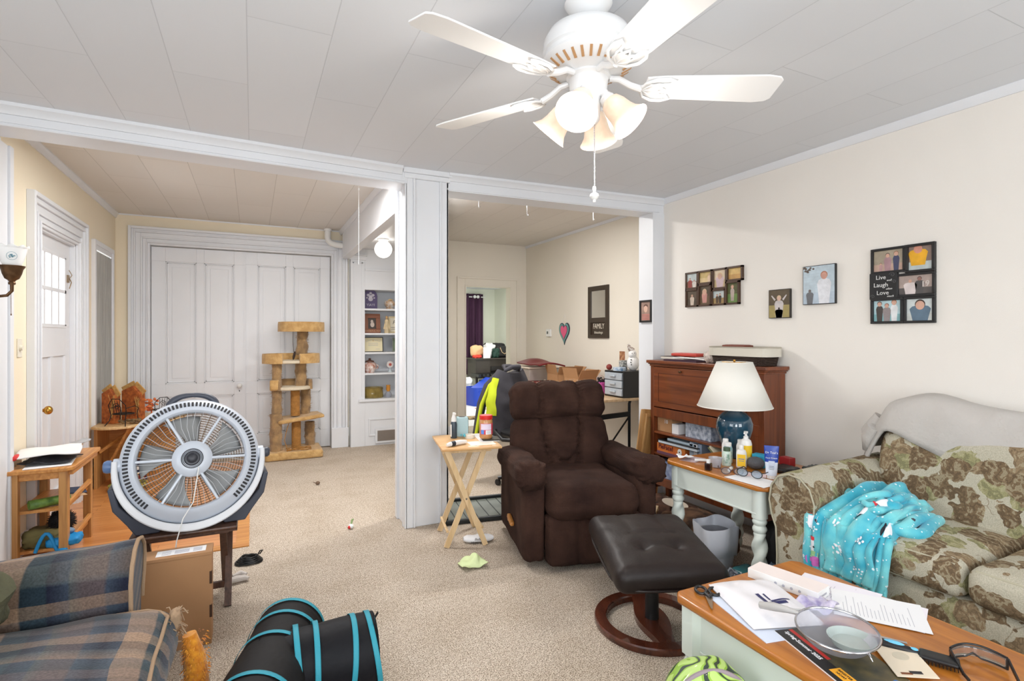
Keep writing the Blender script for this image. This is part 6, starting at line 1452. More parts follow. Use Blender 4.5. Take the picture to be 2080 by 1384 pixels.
t = thing('paper_pile', 'dark magazine pile on the left of the cabinet top', 'magazine', (3.08, 3.05, CZ)); MB().cbox((0, .10, .007), (.21, .34, .013), (0, 0, 4)).build('pages', mat('plum_magazine', (70, 46, 62), .5), t)
t = thing('book', 'white and dark hardcover book on the cabinet top pile', 'book', (3.07, 3.22, CZ + .0145), 4); MB().box(-.08, .09, -.10, .14, .002, .020).build('pages', mat('page_cream', (224, 216, 204), .7), t); MB().box(-.083, .093, -.103, .143, .020, .023).box(-.083, .093, -.103, .143, 0, .002).build('cover', mat('book_dark', (52, 42, 44), .5), t)
t = thing('red_case', 'coral red flat case on the cabinet top', 'case', (3.08, 3.13, CZ + .038), 2); MB().soft((0, 0, .014), (.14, .27, .028), .010, 10).build('case_body', mat('coral_red', (196, 70, 58), .5), t, smooth=60)
b = MB().tube([(3.0, 3.35, CZ + .015), (2.99, 3.15, CZ + .032), (3.0, 2.98, CZ + .028), (3.02, 2.90, CZ + .02)], .006, 6)
tag(b.build('white_cable', white2), 'white cable lying across the cabinet top pile', 'cable')
b = MB().soft((3.05, 2.87, CZ + .045), (.10, .10, .085), .04, 10, fn=lambda u, n: n * .018 * nz(u, 3))
tag(b.build('seashell', mat('pale_shell', (222, 208, 198), .5, var=.15, vscale=16), smooth=80), 'pale shell-like bundle left of the wicker basket', 'ornament')
for o in [o for o in bpy.data.objects if o not in before and o.parent is None]:
    o.location.x = 3.1335 + (o.location.x - 3.10) * .788; o.location.y += .10
    if abs(o.rotation_euler.x) < .1: o.scale.x = .788
# ---------------------------------------------------------------- end table
honey = wood('honey_pine_top', (186, 116, 40), (152, 86, 24), 'Y', 8, .35, .25)
sage = mat('sage_white_paint', (218, 226, 219), .5, var=.05, vscale=4)
def twist_leg(b, x, y, z1, r=.031, turns=2.3, z0=0):
    L = z1 - z0
    prof = []
    for i in range(60):
        v = i / 59
        prof.append(v)
    def fn(u, v):
        a = 2 * PI * u; z = z0 + L * v
        if v < .14: rr = r * (.72 + .25 * math.sin(PI * v / .14)); tw = 0
        elif v > .82:
            w_ = (v - .82) / .18; rr = r * (.85 + .30 * abs(math.sin(PI * w_ * 2))); tw = 0
        else:
            tw = min(1, (v - .14) / .06, (.82 - v) / .06); rr = r * (1 + .10 * math.sin(PI * (v - .14) / .68))
        rr *= 1 + .20 * tw * math.cos(2 * (a - v * turns * 2 * PI * .9))
        return (x + rr * math.cos(a), y + rr * math.sin(a), z)
    b.grid(fn, 28, 90, cu=True); return b
et = thing('end_table', 'sage white end table with twisted legs and honey wood top', 'side table', (2.615, 2.235, 0))
tp_ = [(-.315, -.325), (-.275, -.365), (.315, -.365), (.315, .365), (-.275, .365), (-.315, .325)]
MB().prism(tp_, .585, .61).build('table_top', honey, et, bevel=.008, seg=3)
MB().box(-.27, .27, -.325, -.305, .455, .585).box(-.27, .27, .305, .325, .455, .585).box(-.285, -.265, -.31, .31, .455, .585).box(.265, .285, -.31, .31, .455, .585).box(-.290, -.285, -.30, .30, .455, .465).build('apron', sage, et, bevel=.003)
for x in (-.255, .255):
    for y in (-.295, .295):
        lg = MB().prism([(x - .034, y - .02), (x - .02, y - .034), (x + .02, y - .034), (x + .034, y - .02), (x + .034, y + .02), (x + .02, y + .034), (x - .02, y + .034), (x - .034, y + .02)], .435, .585)
        twist_leg(lg, x, y, .437).build('leg', sage, et, smooth=50)
EZ = .611
lp = thing('table_lamp', 'teal glazed ginger jar lamp with a white cone shade', 'table lamp', (2.74, 2.44, EZ))
MB().lathe([(0, 0), (.062, 0), (.066, .012), (.064, .03), (.070, .06), (.092, .12), (.108, .175), (.110, .215), (.096, .255), (.066, .282), (.040, .292), (.036, .30), (0, .30)], n=48).build('jar_base', mat('teal_glaze', (24, 56, 76), .08, coat=1, var2=(30, 74, 96), vscale=5), lp, smooth=60)
MB().cyl((0, 0, .298), (0, 0, .335), .012).cyl((0, 0, .298), (0, 0, .304), .034).build('socket', brass, lp)
MB().cyl((0, 0, .33), (0, 0, .60), .003).tube([(-.1, 0, .596), (.1, 0, .596)], .002, 6).tube([(0, -.1, .596), (0, .1, .596)], .002, 6).ell((0, 0, .606), (.008, .008, .010), 10, 8).build('harp', brass, lp)
shade = mat('linen_lamp_shade', (238, 236, 228), .85, bump=.06, bscale=300)
MB().shell([(.222, .318), (.106, .598)], n=64).build('lamp_shade', shade, lp, smooth=80, solid=.003)
for r_, z_ in ((.222, .320), (.106, .597)): MB().tube([(r_ * math.cos(2 * PI * j / 64), r_ * math.sin(2 * PI * j / 64), z_) for j in range(64)], .003, 6, closed=True).build('shade_trim', shade, lp)
yel = mat('sunny_yellow_label', (246, 202, 44), .45)
FACE = (-.76, -.65)
fa = math.degrees(math.atan2(FACE[1], FACE[0]))
def band(rx, ry, z0, z1, a0, a1, k=.0006, n=18):
    return MB().grid(lambda u, v: ((rx + k) * math.cos(R(fa + a0 + (a1 - a0) * u)), (ry + k) * math.sin(R(fa + a0 + (a1 - a0) * u)), z0 + (z1 - z0) * v), n, 1)
t = thing('lotion_pump', 'tall yellow and white pump lotion bottle in front of the lamp', 'bottle', (2.635, 2.262, EZ))
MB().lathe([(0, 0), (.030, 0), (.033, .006), (.033, .125), (.028, .145), (.014, .155), (0, .155)], n=30).build('bottle_body', white2, t)
MB().lathe([(.0334, .008), (.0338, .008), (.0338, .118), (.0334, .118)], n=30).build('yellow_label', yel, t)
MB().lathe([(0, .152), (.014, .152), (.014, .168), (.008, .172), (.006, .185), (.012, .187), (.012, .198), (0, .198)], n=18).cbox((-.018, -.010, .192), (.04, .010, .010), (0, 0, 30)).build('pump_head', white2, t)
band(.034, .034, .02, .055, 5, 40).build('label_disc', mat('pale_yellow_disc', (250, 232, 150), .5), t)
def squeeze(x, y, h, wd, lb, name='lotion_bottle'):
    t = thing(name, lb, 'bottle', (x, y, EZ), fa + 90)
    MB().lathe([(0, 0), (.9, 0), (1, .05), (1, .70), (.8, .86), (.42, .90), (.42, .93), (0, .93)], n=28, sx=wd / 2, sy=wd / 3.4).build('bottle_body', white2, t)
    return t
t = thing('lotion_bottle', 'short white lotion bottle with yellow label in front of the pump bottle', 'bottle', (2.555, 2.225, EZ), fa + 90)
MB().lathe([(0, 0), (.026, 0), (.028, .004), (.028, .085), (.022, .102), (.012, .106), (0, .106)], n=26, sy=.62).build('bottle_body', white2, t)
MB().lathe([(0, .104), (.013, .104), (.013, .128), (.011, .131), (0, .131)], n=20).build('cap', white2, t)
MB().box(-.022, .022, .0, .0185, .01, .078).box(-.022, .022, -.0185, 0, .01, .078).build('yellow_label', yel, t)
MB().box(-.016, .016, .0186, .0190, .05, .055).box(-.016, .016, -.0190, -.0186, .05, .055).box(-.014, .014, -.0190, -.0186, .04, .043).build('label_lines', mat('label_blue_ink', (110, 130, 180), .6), t)
def jar(x, y, h, r, m, lb, capm=white2, caph=.02, name='pill_bottle', cr=.75):
    t = thing(name, lb, 'bottle', (x, y, EZ))
    MB().lathe([(0, 0), (r * .95, 0), (r, .004), (r, h - .015), (r * .8, h), (0, h)], n=24).build('bottle_body', m, t)
    MB().lathe([(0, h), (r * cr, h), (r * cr, h + caph), (r * cr * .9, h + caph + .002), (0, h + caph + .002)], n=22).build('cap', capm, t)
    return t
t = jar(2.52, 2.30, .085, .026, mat('pale_green_label', (196, 216, 204), .4), 'green-capped bottle with pale label at the left of the bottle group', mat('dark_green_cap', (70, 92, 70), .4))
band(.026, .026, .015, .07, -40, 40).build('label', mat('green_white_label', (220, 230, 224), .5, var2=(96, 140, 120), vscale=60), t)
jar(2.58, 2.345, .10, .026, mat('blue_white_label', (222, 230, 234), .4, var2=(120, 180, 200), vscale=30), 'white bottle with blue label behind the green-capped one')
jar(2.66, 2.32, .115, .026, white2, 'plain white bottle directly behind the yellow labelled one', name='white_bottle')
jar(2.62, 2.40, .11, .022, white2, 'white bottle at the back against the lamp jar', name='white_bottle')
t = thing('perfume_bottle', 'small square dark brown bottle at the front edge of the end table', 'bottle', (2.335, 2.262, EZ), 20)
MB().soft((0, 0, .021), (.034, .034, .042), .004, 6).build('bottle_body', mat('dark_amber_glass', (42, 22, 18), .1, coat=.8), t); MB().box(-.008, .008, -.008, .008, .042, .062).build('cap', white2, t)
t = thing('plastic_cup', 'clear short plastic cup behind the little brown bottle', 'cup', (2.43, 2.30, EZ))
MB().shell([(.0, .002), (.028, .002), (.038, .05), (.040, .055), (.037, .055), (.027, .005), (0, .004)], n=30).build('cup_body', mat('milky_clear_plastic', (224, 226, 232), .15, trans=.6), t)
t = thing('blue_box', 'small sky blue carton beside the grey ball on the end table', 'box', (2.665, 2.19, EZ), 15)
MB().box(-.025, .025, -.035, .035, 0, .075).build('carton', mat('sky_blue_carton', (48, 160, 196), .5), t, bevel=.002)
tag(MB().ell((2.60, 2.165, EZ + .035), (.045, .05, .035), 20, 12).build('yarn_ball', mat('slate_knit', (84, 84, 88), .95, bump=.5, bscale=90)), 'grey ribbed knit ball in front of the blue carton', 'cloth')
t = thing('cream_tube', 'upright blue and white foot cream tube at the right of the end table', 'tube', (2.505, 1.985, EZ), fa + 90)
def tubef(u, v):
    a = 2 * PI * u; w_ = .027 + .010 * v; d_ = .019 * (1 - v) ** .7 + .0012
    return (w_ * math.cos(a), d_ * math.sin(a), .018 + .157 * v)
def tubepart(v0, v1, m, nm, k=0):
    b = MB().grid(lambda u, v: (lambda p: (p[0] * (1 + k), p[1] * (1 + k * 2), p[2]))(tubef(u, v0 + (v1 - v0) * v)), 36, 10, cu=True)
    return b.build(nm, m, t, smooth=80)
tubepart(0, .45, mat('tube_white', (222, 230, 244), .3), 'tube_body'); tubepart(.45, 1, mat('tube_blue', (28, 62, 156), .3), 'tube_blue_top')
MB().lathe([(0, 0), (.022, 0), (.022, .018), (0, .018)], n=24, sy=.8).build('cap', white2, t)
TM = lambda z: basis((0, -.004 - .019 * (1 - (z - .018) / .157) ** .7 - .0006, z), (1, 0, 0), (0, .09, 1))
text("Dr Teal's", .0165, paper, t, TM(.140)); text('Foot Cream', .0115, paper, t, TM(.112))
MB().cbox((0, -.0165, .068), (.030, .001, .058), (6, 0, 0)).build('label_panel', mat('tube_panel', (206, 214, 232), .4), t)
b = MB()
for i in range(5): b.cbox((0, -.0172 + .0009 * i * 0, .052 + i * .008), (.022, .001, .0018), (6, 0, 0))
b.build('label_lines', ink, t)
def glasses(name, lb, x, y, z, rz, s=1, m=black, lens=None, tilt=0):
    t = thing(name, lb, 'glasses', (x, y, z), rot=(tilt, 0, rz))
    b = MB()
    for sx in (-1, 1):
        b.tube([(sx * .034 * s + .025 * s * math.cos(a), -.004, .022 * s + .019 * s * math.sin(a)) for a in [2 * PI * i / 24 for i in range(24)]], .0022 * s, 6, closed=True)
    b.tube([(-.010 * s, -.004, .026 * s), (0, -.006, .030 * s), (.010 * s, -.004, .026 * s)], .002 * s, 6)
    b.build('rim', m, t)
    for sx in (-1, 1):
        MB().tube([(sx * .058 * s, -.003, .03 * s), (sx * .066 * s, .01, .03 * s), (sx * .066 * s, .10 * s, .026 * s), (sx * .064 * s, .135 * s, .008)], .0022 * s, 6).build('temple', m, t)
        MB().lathe([(0, 0), (.024 * s, 0), (.024 * s, .001), (0, .001)], M=Matrix.Translation((sx * .034 * s, -.004, .022 * s)) @ Matrix.Rotation(R(90), 4, 'X'), n=20, sy=.76).build('lens', lens or MATS['clear_lens'], t)
    return t
mat('clear_lens', (226, 236, 244), .02, trans=.9)
glasses('eyeglasses', 'dark framed eyeglasses on the end table, left pair', 2.375, 2.13, EZ, fa + 98, .95, mat('dark_mauve_frame', (70, 50, 62), .35))
glasses('eyeglasses', 'dark framed eyeglasses with bluish lenses, right pair on the end table', 2.40, 2.035, EZ + .004, fa + 70, 1.1, black, mat('blue_lens', (196, 214, 228), .05, trans=.7))
def sheet(name, lb, cat, x, y, w_, h_, rz, m=paper, z=EZ, t_=.0015, lines=0, lm=None, ins=.1):
    o = thing(name, lb, cat, (x, y, z), rz)
    MB().box(-w_ / 2, w_ / 2, -h_ / 2, h_ / 2, 0, t_).build('page', m, o)
    if lines:
        b = MB(); rng = random.Random(int(x * 1000 + y * 77))
        for i in range(lines):
            yy = h_ / 2 - ins * h_ - (1 - 2 * ins) * h_ * i / lines
            b.box(-w_ / 2 + ins * w_, -w_ / 2 + w_ * (1 - ins) * rng.uniform(.45, 1), yy - .0007, yy + .0007, t_, t_ + .0002)
        b.build('printed_lines', lm or greyink, o)
    return o
sheet('paper_sheet', 'white paper under the eyeglasses at the front corner of the end table', 'paper', 2.385, 2.00, .16, .24, 3, z=EZ)
sheet('paper_sheet', 'small pinkish receipt beside the blue-lensed eyeglasses on the end table', 'paper', 2.47, 2.08, .09, .14, 40, mat('pinkish_paper', (226, 204, 206), .8), z=EZ + .0018)
sheet('magazine', 'grey-pink leaflet at the back left corner of the end table', 'leaflet', 2.45, 2.50, .15, .10, 20, mat('mauve_leaflet', (186, 166, 170), .6))
t = thing('thermometer', 'white pen-shaped thermometer near the back left corner of the end table', 'thermometer', (2.47, 2.42, EZ), -40)
MB().tube([(-.06, 0, .009), (.03, 0, .009), (.06, 0, .007)], [.008, .009, .004], 12).build('stick', white2, t); MB().tube([(.02, 0, .009), (.034, 0, .009)], .0096, 12).build('grey_band', mat('mid_grey', (130, 132, 138), .5), t)
tag(MB().grid(crumple(.09, .07, .03, 20, 41), 18, 16).build('tissue', paper, smooth=80, solid=.002), 'crumpled white tissue at the left corner of the end table', 'tissue').location = (2.41, 2.53, EZ + .002)
t = thing('roller_bottle', 'tiny white and grey roller bottle between the cup and the eyeglasses', 'bottle', (2.44, 2.20, EZ), 30)
MB().tube([(-.03, 0, .010), (.015, 0, .010)], .010, 12).build('bottle_body', white2, t); MB().tube([(.015, 0, .010), (.035, 0, .010)], .009, 12).build('cap', mat('steel_grey', (120, 130, 140), .4), t)
tag(MB().soft((2.70, 2.06, EZ + .014), (.13, .12, .028), .012, 8, fn=lambda u, n: n * .008 * nz(u, 3)).build('black_pouch', black, smooth=80), 'flat black pouch between blue carton and cream tube', 'pouch')
tag(MB().box(2.79, 2.84, 2.09, 2.16, EZ, EZ + .055).build('red_box', mat('deep_red_box', (150, 30, 34), .5), bevel=.002), 'dark red little box behind the cream tube', 'box')
tag(MB().soft((2.83, 1.955, EZ + .018), (.12, .10, .036), .015, 8, fn=lambda u, n: n * .01 * nz(u, 3)).build('dark_loose_cap', mat('loose_cap_green', (42, 52, 50), .4), smooth=80), 'dark green cap beside the sofa arm on the end table', 'case')  # a dark cap lying loose
# ---------------------------------------------------------------- things under and around the end table
t = thing('waste_basket', 'waste basket lined with a whitish plastic bag under the end table', 'waste basket', (2.43, 2.30, 0))
liner = mat('cloudy_bag_plastic', (226, 230, 240), .35, trans=.15, bump=.3, bscale=14)
def wbf(u, v):
    a = 2 * PI * u; q = [(.085, 0), (.10, .14), (.115, .27), (.122, .285), (.122, .27), (.118, .20), (.112, .12)][int(round(v * 6))]
    k = 1 + .05 * math.sin(a * 7 + q[1] * 9) * (q[1] / .28)
    return (q[0] * k * math.cos(a), q[0] * k * math.sin(a), q[1] + (.012 * math.sin(a * 3) if q[1] > .1 else 0))
MB().grid(wbf, 60, 6, cu=True).build('bag_liner', liner, t, smooth=80, solid=.002)
MB().lathe([(0, .003), (.08, .003), (.095, .24), (.085, .24), (.075, .01), (0, .01)], n=30).build('bin', mat('grey_bin', (150, 152, 160), .5), t)
b = MB().soft((2.612, 1.955, .19), (.40, .13, .38), .05, 14, fn=lambda u, n: n * .012 * nz(u, 2))
tag(b.build('black_tote', mat('black_canvas', (34, 33, 34), .9, bump=.2), smooth=80), 'black canvas tote standing beside the sofa arm under the end table', 'bag')
b = MB().soft((2.62, 2.62, .10), (.34, .44, .20), .07, 16, fn=lambda u, n: n * .03 * nz(u, 2.2, 4))
tag(b.build('patterned_blanket', mat('brown_patterned_cloth', (60, 42, 32), .95, var2=(132, 96, 70), vscale=13), smooth=80), 'dark brown patterned blanket heaped on the floor before the cabinet', 'blanket')
b = MB().soft((2.80, 3.10, .07), (.24, .42, .14), .05, 12, fn=lambda u, n: n * .03 * nz(u, 2.6, 7))
tag(b.build('dark_blanket', mat('dark_umber_cloth', (50, 34, 28), .95, var2=(110, 74, 56), vscale=10), smooth=80), 'dark umber cloth on the floor at the left foot of the cabinet', 'cloth')
t = thing('wooden_rack', 'small pale wooden slatted rack on the floor beside the recliner', 'rack', (2.46, 2.98, 0), 30)
for k in range(2): MB().bar((-.12, -.06 + .12 * k, .01), (.12, -.06 + .12 * k, .16), .018, .018).build('slat', maple, t)
for k in range(3): MB().bar((-.10 + k * .1, -.075, .025 + .06 * k), (-.10 + k * .1, .075, .025 + .06 * k), .018, .012).build('rung', maple, t)
MB().bar((.10, -.06, .0), (-.02, -.06, .15), .016, .016).build('slat', maple, t)
t = thing('plate', 'cream paper plate lying on the dark umber cloth before the cabinet', 'plate', (2.72, 2.95, .165), rot=(8, 6, 0)); MB().lathe([(0, 0), (.05, 0), (.09, .010), (.092, .012), (.05, .004), (0, .003)], n=30).build('plate_body', mat('cream_plate', (226, 214, 196), .6), t)
tc_ = mat('teal_clear_tub', (70, 140, 146), .2, trans=.3)
t = thing('teal_container', 'translucent teal tub on the carpet right of the waste basket', 'container', (2.47, 2.12, 0)); MB().soft((0, 0, .045), (.14, .11, .09), .03, 10).build('tub', tc_, t, smooth=80)
cp = mat('crinkled_clear_bag', (176, 184, 194), .12, trans=.45, bump=.5, bscale=30)
b = MB().soft((2.30, 2.07, .055), (.13, .15, .11), .05, 14, fn=lambda u, n: n * .03 * nz(u, 3, 2)); tag(b.build('clear_bag', cp, smooth=50), 'crinkled clear bag on the carpet left of the front twisted leg', 'bag')
b = MB().soft((2.22, 1.98, .075), (.11, .16, .15), .05, 14, fn=lambda u, n: n * .03 * nz(u, 3, 6)); tag(b.build('clear_bag', mat('dark_clear_bag', (84, 90, 100), .1, trans=.3, bump=.5, bscale=24), smooth=50), 'dark clear bag on the carpet in front of the twisted leg', 'bag')
b = MB().soft((2.52, 1.80, .07), (.20, .12, .13), .05, 14, fn=lambda u, n: n * .03 * nz(u, 3, 8)) ; b = MB().soft((2.42, 1.905, .10), (.10, .08, .19), .03, 14, fn=lambda u, n: n * .02 * nz(u, 3, 8)); tag(b.build('clear_bag', mat('blue_tint_bag', (150, 176, 206), .1, trans=.4, bump=.5, bscale=30), smooth=50), 'bluish shiny bag between the twisted leg and the black tote', 'bag')
tag(MB().soft((2.26, 2.17, .012), (.10, .14, .024), .01, 8).build('black_case', black), 'flat black case on the carpet beside the clear bags', 'case')
tag(MB().tube([(2.33 + .07 * t_, 2.78 - .15 * t_ + .05 * math.sin(6 * t_), .012 + .05 * max(0, math.sin(4 * t_))) for t_ in [i / 16 for i in range(17)]], .005, 6).build('loose_strap', mat('tan_strap_band', (190, 150, 106), .7)), 'thin tan strap on the carpet behind the recliner arm', 'strap')
# ---------------------------------------------------------------- floral sofa
def floral():
    m = bpy.data.materials.new('floral_upholstery'); m.use_nodes = True; N, L = nodes(m); b = N['Principled BSDF']
    tc = N.new('ShaderNodeTexCoord')
    def noise(sc, det=3, vec=None):
        n = N.new('ShaderNodeTexNoise'); n.inputs['Scale'].default_value = sc; n.inputs['Detail'].default_value = det; L.new(vec or tc.outputs['Object'], n.inputs['Vector']); return n
    def math_(op, a, b_=None, c_=None):
        q = N.new('ShaderNodeMath'); q.operation = op
        for i, x in enumerate((a, b_, c_)):
            if x is None: continue
            if isinstance(x, (int, float)): q.inputs[i].default_value = x
            else: L.new(x, q.inputs[i])
        return q.outputs[0]
    def warp(sc, amt):
        n = noise(sc, 4); s = N.new('ShaderNodeVectorMath'); s.operation = 'SUBTRACT'; s.inputs[1].default_value = (.5, .5, .5); L.new(n.outputs['Color'], s.inputs[0])
        q = N.new('ShaderNodeVectorMath'); q.operation = 'SCALE'; q.inputs['Scale'].default_value = amt; L.new(s.outputs[0], q.inputs[0])
        a = N.new('ShaderNodeVectorMath'); a.operation = 'ADD'; L.new(tc.outputs['Object'], a.inputs[0]); L.new(q.outputs[0], a.inputs[1]); return a.outputs[0]
    w1 = warp(12, .075)
    col = N.new('ShaderNodeRGB'); col.outputs[0].default_value = (*lin((184, 178, 160)), 1); base = col.outputs[0]
    def mixc(f, a, rgb):
        q = N.new('ShaderNodeMix'); q.data_type = 'RGBA'; L.new(f, q.inputs[0]); L.new(a, q.inputs[6]); q.inputs[7].default_value = (*lin(rgb), 1); return q.outputs[2]
    ve = N.new('ShaderNodeTexVoronoi'); ve.feature = 'DISTANCE_TO_EDGE'; ve.inputs['Scale'].default_value = 5.2; L.new(warp(9, .09), ve.inputs['Vector'])
    st = math_('MULTIPLY', math_('LESS_THAN', ve.outputs['Distance'], .007), math_('GREATER_THAN', noise(4).outputs['Fac'], .52))
    base = mixc(math_('MULTIPLY', st, .6), base, (130, 112, 90))
    for sc, thr, rgb, thr_r, off in ((8.8, .50, (152, 148, 110), .30, 3.3), (8.0, .47, (142, 122, 96), .35, 7.7), (8.2, .50, (120, 101, 78), .30, 0.0)):
        mp = N.new('ShaderNodeMapping'); mp.inputs['Location'].default_value = (off, off * .7, off * .3); L.new(w1, mp.inputs[0])
        v = N.new('ShaderNodeTexVoronoi'); v.inputs['Scale'].default_value = sc; L.new(mp.outputs[0], v.inputs['Vector'])
        n2 = noise(24, 1)
        d = math_('ADD', v.outputs['Distance'], math_('MULTIPLY', math_('SUBTRACT', n2.outputs['Fac'], .5), .42))
        sep = N.new('ShaderNodeSeparateColor'); L.new(v.outputs['Color'], sep.inputs[0])
        pick = math_('GREATER_THAN', sep.outputs[0], thr_r)
        mask = math_('MULTIPLY', math_('LESS_THAN', d, thr), pick)
        base = mixc(mask, base, rgb)
        wv = N.new('ShaderNodeTexWave'); wv.inputs['Scale'].default_value = 9; wv.inputs['Distortion'].default_value = 9; wv.inputs['Detail'].default_value = 2; wv.inputs['Detail Scale'].default_value = 3; L.new(w1, wv.inputs['Vector'])
        vein = math_('MULTIPLY', mask, math_('LESS_THAN', wv.outputs['Fac'], .16))
        base = mixc(math_('MULTIPLY', vein, .55), base, tuple(int(x * .72) for x in rgb))
        lite = math_('MULTIPLY', mask, math_('GREATER_THAN', wv.outputs['Fac'], .86))
        base = mixc(math_('MULTIPLY', lite, .4), base, (186, 178, 150))
    n3 = noise(260, 2); r = N.new('ShaderNodeValToRGB'); r.color_ramp.elements[0].color = (.78, .78, .78, 1); r.color_ramp.elements[0].position = .35; r.color_ramp.elements[1].color = (1.08, 1.08, 1.08, 1); r.color_ramp.elements[1].position = .65; L.new(n3.outputs['Fac'], r.inputs[0])
    mx = N.new('ShaderNodeMix'); mx.data_type = 'RGBA'; mx.blend_type = 'MULTIPLY'; mx.inputs[0].default_value = .9; L.new(base, mx.inputs[6]); L.new(r.outputs[0], mx.inputs[7]); L.new(mx.outputs[2], b.inputs['Base Color'])
    bp = N.new('ShaderNodeBump'); bp.inputs['Strength'].default_value = .25; bp.inputs['Distance'].default_value = .003; L.new(n3.outputs['Fac'], bp.inputs['Height']); L.new(bp.outputs[0], b.inputs['Normal'])
    b.inputs['Roughness'].default_value = .95; b.inputs['Specular IOR Level'].default_value = .15
    return m
flo = floral(); pip = mat('floral_piping', (176, 170, 148), .9)
fs = thing('floral_sofa', 'beige sofa with brown and olive leaf print against the right wall', 'sofa', (2.78, .72, 0))
def fw(b, n, m=flo, **k): k.setdefault('smooth', 80); return b.build(n, m, fs, world=True, **k)
def armsec(x0, x1, cy, mir=1):
    P = [(.085, .02), (.085, .30), (.090, .44), (.115, .50), (.130, .57), (.118, .64), (.08, .69), (.02, .712), (-.045, .705), (-.095, .665), (-.118, .60), (-.115, .54), (-.10, .48), (-.085, .42), (-.085, .30), (-.085, .02)]
    m_ = len(P)
    def fn(u, v):
        f = v * m_; i = int(f) % m_; j = (i + 1) % m_; k = f - int(f)
        y, z = P[i][0] * (1 - k) + P[j][0] * k, P[i][1] * (1 - k) + P[j][1] * k
        x = x0 + (x1 - x0) * u
        return (x, cy + mir * y + .004 * nz((x, y, z), 6), z * (1 + .05 * u) + .006 * nz((x, y, z), 5, 2))
    return fn
for cy, mir in ((1.735, 1), (-.33, -1)):
    f = armsec(2.335, 3.05, cy, mir)
    b = MB().grid(f, 22, 64, cv=True)
    front = [f(0, v / 64) for v in range(64)]; b.add(front, [tuple(range(64))]); b.add([f(1, v / 64) for v in range(64)], [tuple(range(64))])
    fw(b, 'arm', smooth=50)
    fr = [(p[0] - .004, p[1], p[2]) for p in front]
    fw(MB().tube([Vector((q[0], cy + (q[1] - cy) * .97, q[2] - .008)) for q in fr[:62]], .0045, 6), 'arm_piping', pip)
fw(MB().soft((2.72, .71, .235), (.66, 1.90, .31), .03, 16, fn=lambda u, n: n * .006 * nz(u, 4)), 'base')
def cushf(u, n):
    d = Vector((0, 0, 0))
    if n.z > .2: d.z += .035 * (1 - u.x ** 2) * (1 - u.y ** 2) + .008 * nz((u.x, u.y, 0), 2, 3)
    if n.x < -.3: d.x -= .012 * (1 - u.z ** 2)
    return d
for y0, y1 in ((1.06, 1.65), (.42, 1.055), (-.23, .415)):
    yc = (y0 + y1) / 2
    fw(MB().soft((2.66, yc, .46), (.60, y1 - y0 - .006, .145), .045, 24, fn=cushf), 'seat_cushion')
    q = []
    for zz in (.405, .518): fw(MB().tube([(2.375, y0 + .03, zz), (2.366, yc, zz), (2.375, y1 - .03, zz)], .005, 6), 'cushion_piping', pip)
def backf(u, n):
    d = n * .008 * nz((u.x, u.y * 3, u.z), 2.5)
    if n.x < 0: d.x -= .035 * (1 - u.z ** 2)
    if u.y > .9 or u.y < -.9: d.z -= .02 * max(0, u.z)
    return d
KM = Matrix.Translation((3.00, .71, .66)) @ Matrix.Rotation(R(9), 4, 'Y')
fw(MB().soft((0, 0, 0), (.22, 1.94, .56), .085, 40, M=KM, fn=backf), 'backrest')
fw(MB().soft((3.11, .71, .42), (.14, 2.0, .80), .04, 10), 'back_frame')
gb = thing('grey_blanket', 'pale grey fleece blanket bunched along the top of the floral sofa', 'blanket', (3.03, 1.0, .93))
def gblf(u, v):
    y = 1.74 - 2.2 * u
    hump = .095 * math.exp(-((u - .11) / .09) ** 2) + .05 * math.exp(-((u - .27) / .10) ** 2) + .016 + .01 * math.sin(u * 19)
    wv_ = .015 * math.sin(u * 26 + v * 5) + .02 * nz((u * 6, v * 2, 0), 1.5, 3)
    drop = .085 + .075 * math.exp(-((u - .25) / .11) ** 2) - .03 * math.exp(-((u - .06) / .05) ** 2) + .03 * math.sin(u * 8)
    top = .965 + hump
    a = PI * v   # front to rear over the top
    x = 3.045 - .135 * math.cos(a) * (1 + .1 * math.sin(u * 14)); z = top - (drop + hump) * (1 - math.sin(a)) ** 1.3 + wv_ * .6 * math.sin(a)
    if v < .03: x -= .004
    e = max(0, (.05 - u) / .05)
    z -= .22 * e ** 1.5; y -= -.02 * e; x += .02 * e
    return (x - .012 * nz((u * 20, v * 4, 1), 1), y, z)
grey = mat('pale_grey_fleece', (190, 185, 180), .95, bump=.4, bscale=60, var=.08, vscale=5)
MB().grid(gblf, 130, 30).build('blanket_cloth', grey, gb, world=True, smooth=85, solid=.014)
b = MB().tube([(2.925, 1.70, .90), (2.93, 1.735, .84), (2.94, 1.75, .77)], [.034, .032, .018], 12).tube([(3.0, 1.70, .94), (2.98, 1.76, .86), (2.98, 1.765, .78)], [.045, .04, .02], 12)
b.build('hanging_corner', grey, gb, world=True, smooth=80)
tb = thing('turquoise_blanket', 'turquoise fleece blanket with snowman print heaped on the sofa seat', 'blanket', (2.6, 1.48, .52))
